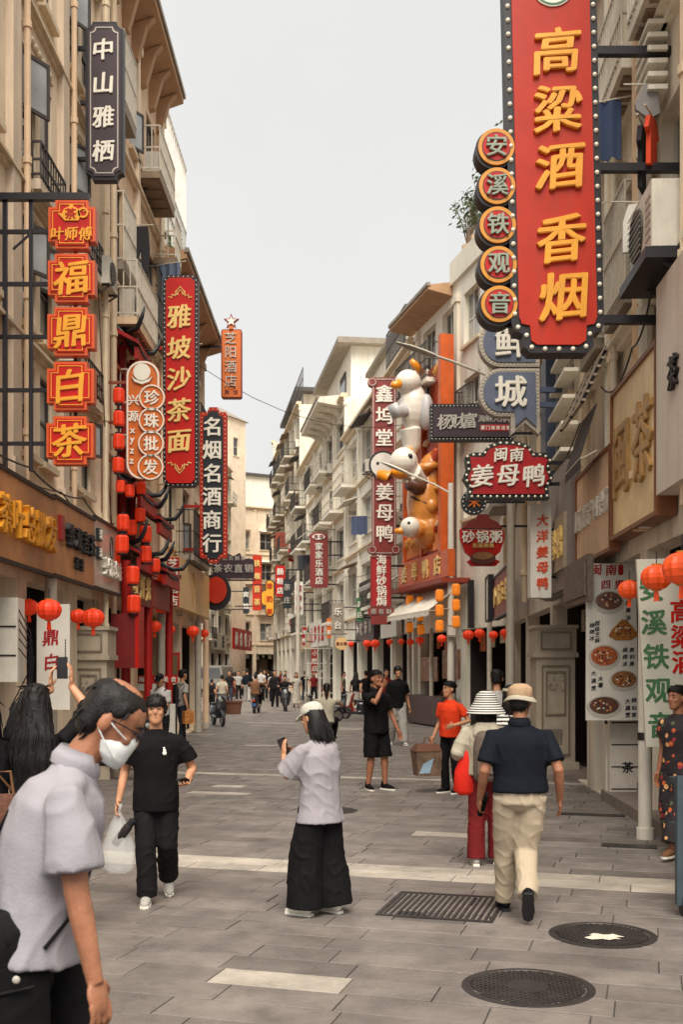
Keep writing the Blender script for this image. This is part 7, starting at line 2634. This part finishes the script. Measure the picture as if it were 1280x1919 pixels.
person('woman in white visor and striped top mostly hidden behind the man in navy', 0, 0, 1.62, 205, dict(hy=-30), dict(mat=stripe_mat('stripe_bw', 'cfcabf', '252326', 8), loose=1.1, sleeve=.9), dict(mat=C_DARK), 'bob', vox=.014, loc=(1.72, 10.9, 0), seed=37, hat=visor)
# ---- woman with striped sun hat
def sunhat(J):
    MH, t = J['MH'], J['t']
    m = MB()
    prof = [(.200, -.085), (.186, -.055), (.160, -.018), (.132, .018), (.117, .045), (.110, .075), (.098, .105), (.074, .130), (.040, .147), (.003, .152)]
    seg = 32
    vs = [MH @ Vector((r_ * math.cos(2 * math.pi * i / seg), .01 + r_ * 1.08 * math.sin(2 * math.pi * i / seg), z)) for r_, z in prof for i in range(seg)]
    m.add(vs, [(a * seg + i, a * seg + (i + 1) % seg, (a + 1) * seg + (i + 1) % seg, (a + 1) * seg + i) for a in range(len(prof) - 1) for i in range(seg)])
    m.build('sun_hat', stripe_mat('hat_stripe', 'c6c2b8', '2a2a30', 15), t, True)
wh = person('woman in striped sun hat, pale hoodie and wine red trousers from behind', 0, 0, 1.56, 172, dict(aL=(.10, .02, .085), aR=(-.11, -.10, .085), wL=(.26, -.22, 1.10), wR=(-.24, -.2, 1.08), stout=1.1), dict(mat=C_BEIGE, sleeve=1.2, loose=1.16, hem=-.03, sr=(.085, .08, .065)), dict(mat=C_RED, legs=[.10, .095, .09, .092, .095]), 'bob', dict(mat=C_WHT), vox=.011, loc=(1.33, 9.9, 0), seed=41, hat=sunhat)
m = MB()
u = wh['up']
xtube(m, Matrix.Translation(u(0, .12, .40)), [(-.07, .09, .03, .01), (-.03, .13, .05, .005), (.04, .13, .06, -.02), (.10, .10, .07, -.05)], 16)
hd_ = remesh(m, .012, 3, 'hood'); folds(hd_, .008, 2, 12, 8); put('hood', with_mat(hd_, C_BEIGE), wh['t'])
p_ = wpt(wh, (-.02, .22, 1.12))
b = thing('rucksack', 'taupe rucksack on the back of the woman in the striped hat', 'bag', p_, R(172))
m = MB(); xtube(m, Matrix.Identity(4), [(-.24, .11, .05, 0), (-.20, .135, .08, 0), (.05, .135, .085, 0), (.17, .12, .07, 0), (.22, .08, .04, 0)], 18); bm_ = remesh(m, .014, 2, 'body'); folds(bm_, .008, 6, 8, 8); put('body', with_mat(bm_, cloth('taupe', '5c5048', .7)), b)
m = MB(); m.box(-.09, .09, .085, .10, -.16, .02); m.build('pocket', cloth('taupe', '5c5048'), b)
m = MB(); m.box(.0, .03, .101, .104, -.06, -.03); m.build('tag', WHT, b)
p_ = wpt(wh, (.21, .02, .92))
b = thing('shoulder_bag', 'bright red cloth bag at the left side of the woman in the striped hat', 'bag', p_, R(160))
m = MB(); xtube(m, Matrix.Identity(4), [(-.20, .06, .04, 0), (-.16, .11, .06, 0), (.02, .10, .05, 0), (.14, .05, .03, 0), (.30, .012, .01, 0)], 16); me = m.mesh('body', cloth('bag_red', 'c4261a', .7), True); folds(me, .012, 8, 14, 8); put('body', me, b)
# ---- man in navy polo walking away
def flapcap(J):
    MH, t = J['MH'], J['t']
    m = MB()
    xtube(m, MH, [(.02, .090, .106, .008), (.055, .094, .110, .008), (.10, .086, .10, .010), (.124, .055, .066, .010), (.133, .018, .022, .010)])
    cm = remesh(m, .009, 2, 'cap'); folds(cm, .006, 3, 22, 18)
    put('cap', with_mat(cm, cloth('cap_tan', 'a08468', .85)), t)
    m = MB()
    seg = 28
    vs = [MH @ Vector((r_ * math.cos(2 * math.pi * i / seg), .005 + r_ * (1.12 if math.sin(2 * math.pi * i / seg) > 0 else 1.3) * math.sin(2 * math.pi * i / seg), z - .012 * math.cos(4 * math.pi * i / seg))) for r_, z in ((.088, .045), (.122, .008), (.120, .0), (.086, .035)) for i in range(seg)]
    m.add(vs, [(a * seg + i, a * seg + (i + 1) % seg, (a + 1) * seg + (i + 1) % seg, (a + 1) * seg + i) for a in range(3) for i in range(seg)])
    m.build('cap_brim', C_BEIGE, t, True)
mn = person('man in navy polo, cream trousers and tan cap walking away', 0, 0, 1.69, 178, dict(lean=3, pel=(0, 0, .905), aL=(.085, -.22, .085), aR=(-.02, .30, .23), pitchR=58, wL=(.28, -.10, .86), wR=(-.30, -.04, .86), eL=(.15, 1, 0), eR=(-.15, 1, 0), hy=-22, stout=1.16, curlL=1.0),
            dict(mat=C_NAVY, sleeve=.78, loose=1.14, hem=.0, sr=(.07, .078, .086), collar=True, amp=.006), dict(mat=C_CREAM, legs=[.112, .108, .09, .082, .076], amp=.009, waist=.08), 'short', dict(mat=C_BLK, sole=BLACKM), skin=SKIN2, vox=.009, loc=(1.30, 7.85, 0), seed=45, hat=flapcap)
held(mn, 'umbrella', 'small folded black umbrella in the hand of the man in navy', 'umbrella', 'L', [('canopy', MB().lathe([(.012, -.09), (.022, -.07), (.024, .08), (.014, .10)], 10), C_BLK), ('handle', MB().lathe([(.009, -.13), (.013, -.12), (.012, -.09)], 8), BLACKM)], (0, .01, .03))
# ---- woman in floral dress
person('woman in dark floral dress stepping out at the right edge', 0, 0, 1.62, -52, dict(lean=4, aL=(.08, -.26, .09), aR=(-.1, .10, .10), wL=(.26, -.1, .9), hy=-6, stout=1.12), dict(mat=flower_mat('floral_print', '221a1e', ['221a1e', 'c0562c', '9a2a34', '4a5a3c', 'd8a068'], 17.), sleeve=.6, loose=1.12, hem=-.1, name='dress_bodice'),
       dict(mat=flower_mat('floral_print', '221a1e', []), legs=[.13, .13, .125, .13, .13], end=.93, name='dress_trousers'), 'crop', dict(mat=C_BROWN), skin=SKIN2, vox=.011, loc=(3.26, 10.35, 0), seed=51)
# ---- left middle: man with cap, man with backpack
def bcap(J):
    m = MB(); xtube(m, J['MH'], [(.03, .088, .104, .008), (.06, .089, .106, .008), (.10, .078, .094, .010), (.13, .02, .03, .010)]); put('cap', with_mat(remesh(m, .012, 2, 'cap'), C_BLK), J['t'])
    m = MB(); m.add([J['MH'] @ Vector(v) for v in ((-.07, -.08, .045), (-.05, -.17, .025), (.05, -.17, .025), (.07, -.08, .045), (-.07, -.08, .035), (-.05, -.17, .015), (.05, -.17, .015), (.07, -.08, .035))], [(0, 1, 2, 3), (7, 6, 5, 4), (0, 4, 5, 1), (1, 5, 6, 2), (2, 6, 7, 3)]); m.build('cap_brim', C_BLK, J['t'])
def cross_strap(J):
    m = MB(); m.tube([J['up'](.13, -.02, .48), J['up'](.03, -.145, .34), J['sp'](-.15, -.10, .06)], [(.016, .006)] * 3, 8); m.build('cross_strap', C_BLK, J['t'])
person('man in black cap and pale tee with a cross strap by the food stand', 0, 0, 1.70, -14, dict(hp=16, wL=(.12, -.28, 1.05), wR=(-.12, -.28, 1.05)), dict(mat=C_WHT, loose=1.18, sleeve=.8), dict(mat=C_DARK), 'short', vox=.014, loc=(-3.62, 21.6, 0), seed=55, hat=bcap, extra=cross_strap)
bp = person('man in grey tee wearing a black rucksack near the left corner', 0, 0, 1.77, 128, dict(hy=10, aL=(.1, -.1, .085), aR=(-.1, .1, .085), wR=(-.30, .02, .86)), dict(mat=C_LGREY, loose=1.1, sleeve=.7), dict(mat=C_JEAN), 'short', vox=.014, loc=(-3.80, 25.6, 0), seed=58)
b = thing('rucksack', 'black rucksack worn by the man in the grey tee', 'bag', wpt(bp, (0, .20, 1.18)), R(128))
m = MB(); xtube(m, Matrix.Identity(4), [(-.26, .12, .06, 0), (-.2, .15, .09, 0), (.08, .15, .09, 0), (.2, .12, .06, 0)], 16); m.build('body', C_BLK, b, 50)
for sx in (-1, 1):
    m = MB(); m.tube([(sx * .1, -.02, .18), (sx * .11, -.20, .24), (sx * .11, -.33, .1), (sx * .1, -.3, -.1), (sx * .11, -.05, -.16)], [(.02, .008)] * 5, 8); m.build('strap', C_BLK, b)
b = thing('carrier_bag', 'orange printed carrier bag hanging by the man with the black rucksack', 'bag', wpt(bp, (-.33, .02, .50)), R(40))
m = MB(); m.box(-.13, .13, -.06, .06, 0, .30); m.build('body', pm('bag_orange_print', 'b8763c', .6, .6, 12), b)
m = MB(); m.tube([(-.05, 0, .30), (0, 0, .40), (.05, 0, .30)], .008, 5); m.build('handle', C_BROWN, b)

# ================================================================ scooters
SCB = pm('scooter_black', '1d1c20', .3, .1, 5, 0, coat=.4)
SCR = pm('scooter_red', '7c1c1a', .3, .1, 5, 0, coat=.4)
CHR = pm('chrome', 'b5b0a8', .2, .1, 5, 0, metal=.9)
def scooter(label, loc, yaw, mat, group='scooters on the street'):
    """front points to -y"""
    t = thing('scooter', label, 'scooter', loc, R(yaw), group)
    for y in (-.62, .58):
        m = MB()
        pts = [(0, y + .18 * math.cos(a), .22 + .18 * math.sin(a)) for a in [i * math.pi / 10 for i in range(21)]]
        m.tube(pts, .05, 8)
        w_ = m.build('wheel', BLACKM, t, True)
        m = MB(); m.tube([(-.03, y, .22), (.03, y, .22)], .13, 14); m.build('hub', CHR, w_, 40)
    m = MB()
    xtube(m, Matrix.Identity(4), [(.22, .12, .30, .40), (.42, .15, .36, .42), (.58, .14, .34, .42), (.66, .10, .30, .42)], 16)
    m.tube([(0, .30, .30), (0, -.05, .28), (0, -.32, .30)], [(.14, .06), (.15, .05), (.14, .05)], 12)
    m.tube([(0, -.34, .26), (0, -.42, .55), (0, -.34, .86), (0, -.30, .94)], [(.16, .05), (.19, .06), (.16, .06), (.10, .05)], 12)
    m.tube([(0, -.44, .45), (0, -.60, .46), (0, -.78, .36)], [(.06, .05), (.075, .04), (.05, .02)], 10)
    put('body', with_mat(remesh(m, .022, 3, 'body'), mat), t)
    m = MB(); xtube(m, Matrix.Identity(4), [(.655, .11, .32, .40), (.70, .13, .35, .40), (.735, .10, .31, .40)], 14); m.build('seat', pm('seat_vinyl', '151416', .5), t, True)
    m = MB(); m.tube([(-.34, -.18, 1.02), (-.12, -.30, 1.0), (.12, -.30, 1.0), (.34, -.18, 1.02)], .018, 8); m.build('handlebar', BLACKM, t, True)
    for sx in (-1, 1):
        m = MB(); m.tube([(sx * .26, -.22, 1.02), (sx * .33, -.26, 1.2)], .007, 5); m.ball((sx * .34, -.26, 1.24), (.055, .015, .04), 10, 6); m.build('mirror', BLACKM, t, True)
    m = MB(); m.ball((0, -.40, .80), (.075, .05, .06), 12, 8); m.build('headlight', GLASS2, t, True)
    m = MB(); m.ball((0, .80, .52), (.08, .03, .04), 10, 6); m.build('tail_light', RED, t, True)
    m = MB(); m.box(-.09, .09, .80, .81, .30, .42); m.build('number_plate', pm('plate_blue', '33507a', .5), t)
    return t
def rider(label, loc, yaw, H, top, bottom, hair='short', hat=None, seed=1):
    return person(label, 0, 0, H, yaw, dict(pel=(0, .30, .80), lean=4, aL=(.13, -.12, .40), aR=(-.13, -.12, .40), kL=(.3, -1, .4), kR=(-.3, -1, .4), wL=(.33, -.20, 1.08), wR=(-.33, -.20, 1.08), eL=(.9, .4, -.3), eR=(-.9, .4, -.3), hdL=(-.2, -1, 0), hdR=(.2, -1, 0), curlL=1.1, curlR=1.1), top, bottom, hair, vox=.02, loc=loc, seed=seed, hat=hat)
P_ = (-.30, 22.0, 0)
scooter('dark scooter ridden away by the woman in a pale tee', P_, 180, SCB)
rider('woman in pale tee with ponytail riding away behind the white cap', P_, 180, 1.62, dict(mat=C_BEIGE, loose=1.1), dict(mat=C_DARK), 'pony', seed=61)
P_ = (-3.5, 44.3, 0)
scooter('scooter with red tail light ridden away by the man in brown', P_, 176, SCB)
rider('man in brown jacket riding a scooter away down the street', P_, 176, 1.72, dict(mat=C_BROWN, sleeve=1.9, sr=(.08, .07, .05), loose=1.2), dict(mat=C_DARK), 'short', seed=62)
P_ = (-2.42, 46.2, 0)
scooter('dark scooter ridden towards the camera by the masked rider', P_, 6, SCB)
rider('masked rider in dark jacket coming towards the camera', P_, 6, 1.68, dict(mat=C_DARK, sleeve=1.9, sr=(.08, .07, .05)), dict(mat=C_DARK), 'fringe', seed=63)
P_ = (-6.4, 64., 0)
scooter('far scooter ridden along the left side of the street', P_, 170, SCR)
rider('distant rider in a maroon top on the left side', P_, 170, 1.68, dict(mat=C_RED), dict(mat=C_DARK), 'short', seed=64)
scooter('parked scooter pointing left beside the right hand shops', (.45, 37.5, 0), -70, SCB)
scooter('parked red scooter behind the other parked scooter on the right', (.75, 39.0, 0), -95, SCR)
scooter('nearer of two dark scooters parked by the left shops', (-3.72, 17.6, 0), 70, SCB)
scooter('farther of two dark scooters parked by the left shops', (-3.75, 19.1, 0), 60, SCB)
scooter('parked scooter beside the left corner post', (-3.95, 34.4, 0), 20, SCB)

# ================================================================ people far down the street
def far_p(label, px, py, H, yaw, topm, botm, hair='short', walk=.14, skirt=None, seed=1, sleeve=.6):
    rr = random.Random(seed)
    w = walk * (1 if rr.random() < .5 else -1)
    person(label, px, py, H, yaw, dict(aL=(.1, -w, .085), aR=(-.1, w, .1), wL=(.27, w * .8, .86), wR=(-.27, -w * .8, .86)), dict(mat=topm, sleeve=sleeve), dict(mat=botm, skirt=skirt) if skirt else dict(mat=botm), hair, vox=.024, seed=seed, group='people far down the street')
far_p('child in dark clothes beside the girl in the short dress', 396, 1337, 1.38, 150, C_DARK, C_DARK, 'short', .05, None, 71)
far_p('girl in short grey dress and white shoes standing with her back turned', 416, 1339, 1.56, 172, C_BEIGE, cloth('dress_grey', '5a5656'), 'short', .05, .62, 72)
far_p('tall man in dark jacket walking away left of the brown rider', 463, 1317, 1.80, 185, C_NAVY, C_LGREY, 'short', .2, None, 73, 1.7)
far_p('man in white shirt walking away behind the brown rider', 489, 1315, 1.82, 178, C_WHT, C_DARK, 'short', .2, None, 74)
far_p('man in dark suit left of the masked rider', 515, 1327, 1.74, 10, C_DARK, C_BLK, 'short', .15, None, 75, 1.7)
far_p('woman in long pale floral dress right of the masked rider', 555, 1328, 1.64, 0, flower_mat('pale_floral', '9a9084', ['9a9084', '6a6a58', 'c6bcae'], 14.), flower_mat('pale_floral', '9a9084', []), 'bob', .08, .22, 76)
far_p('distant walker in black near the yellow bubble sign', 503, 1311, 1.70, 180, C_BLK, C_DARK, 'short', .2, None, 77)
far_p('distant walker in grey under the red shop board', 447, 1312, 1.66, 0, C_LGREY, C_DARK, 'short', .2, None, 78)
far_p('distant walker in red near the street end', 526, 1306, 1.66, 0, C_RED, C_DARK, 'bob', .2, None, 79)
far_p('distant woman in white top near the street end', 479, 1305, 1.62, 180, C_WHT, C_JEAN, 'bob', .2, None, 80)
far_p('woman in patterned skirt with long black hair by the right hand shops', 667, 1336, 1.66, 160, C_BLK, flower_mat('pale_floral', '9a9084', []), 'long', .08, .55, 81)
far_p('person in black standing close behind the smoker', 686, 1338, 1.72, 200, C_BLK, C_DARK, 'short', .08, None, 82)
far_p('person in red top standing behind the tall man in black', 724, 1352, 1.78, 10, C_RED, C_DARK, 'short', .08, None, 83)
far_p('person in muted patterned top by the parked scooters', 643, 1325, 1.66, 90, cloth('moss', '6a6452'), C_DARK, 'short', .08, None, 84)
for i, (px, py, H_, yw, tm_, bm2, hr, lb) in enumerate((
        (430, 1318, 1.70, 0, C_DARK, C_JEAN, 'short', 'walker in charcoal top left of the far rider'), (440, 1308, 1.62, 180, C_BEIGE, C_DARK, 'bob', 'distant woman in an oat top near the van'),
        (496, 1309, 1.74, 0, C_NAVY, C_DARK, 'short', 'distant man in navy coming up the street'), (510, 1316, 1.66, 190, C_LGREY, C_BLK, 'bob', 'woman in a grey top walking behind the man in the dark suit'),
        (535, 1310, 1.7, 0, C_WHT, C_DARK, 'short', 'distant man in a white top behind the masked rider'), (571, 1314, 1.68, 180, C_BLK, C_JEAN, 'short', 'walker in black right of the floral dress'),
        (457, 1305, 1.7, 0, C_BROWN, C_DARK, 'short', 'distant walker in brown near the red shop board'), (588, 1318, 1.65, 20, C_RED, C_DARK, 'bob', 'woman in wine red top by the scaffold'))):
    far_p(lb, px, py, H_, yw, tm_, bm2, hr, .18, None, 90 + i)
bpy.data.scenes.remove(TS)
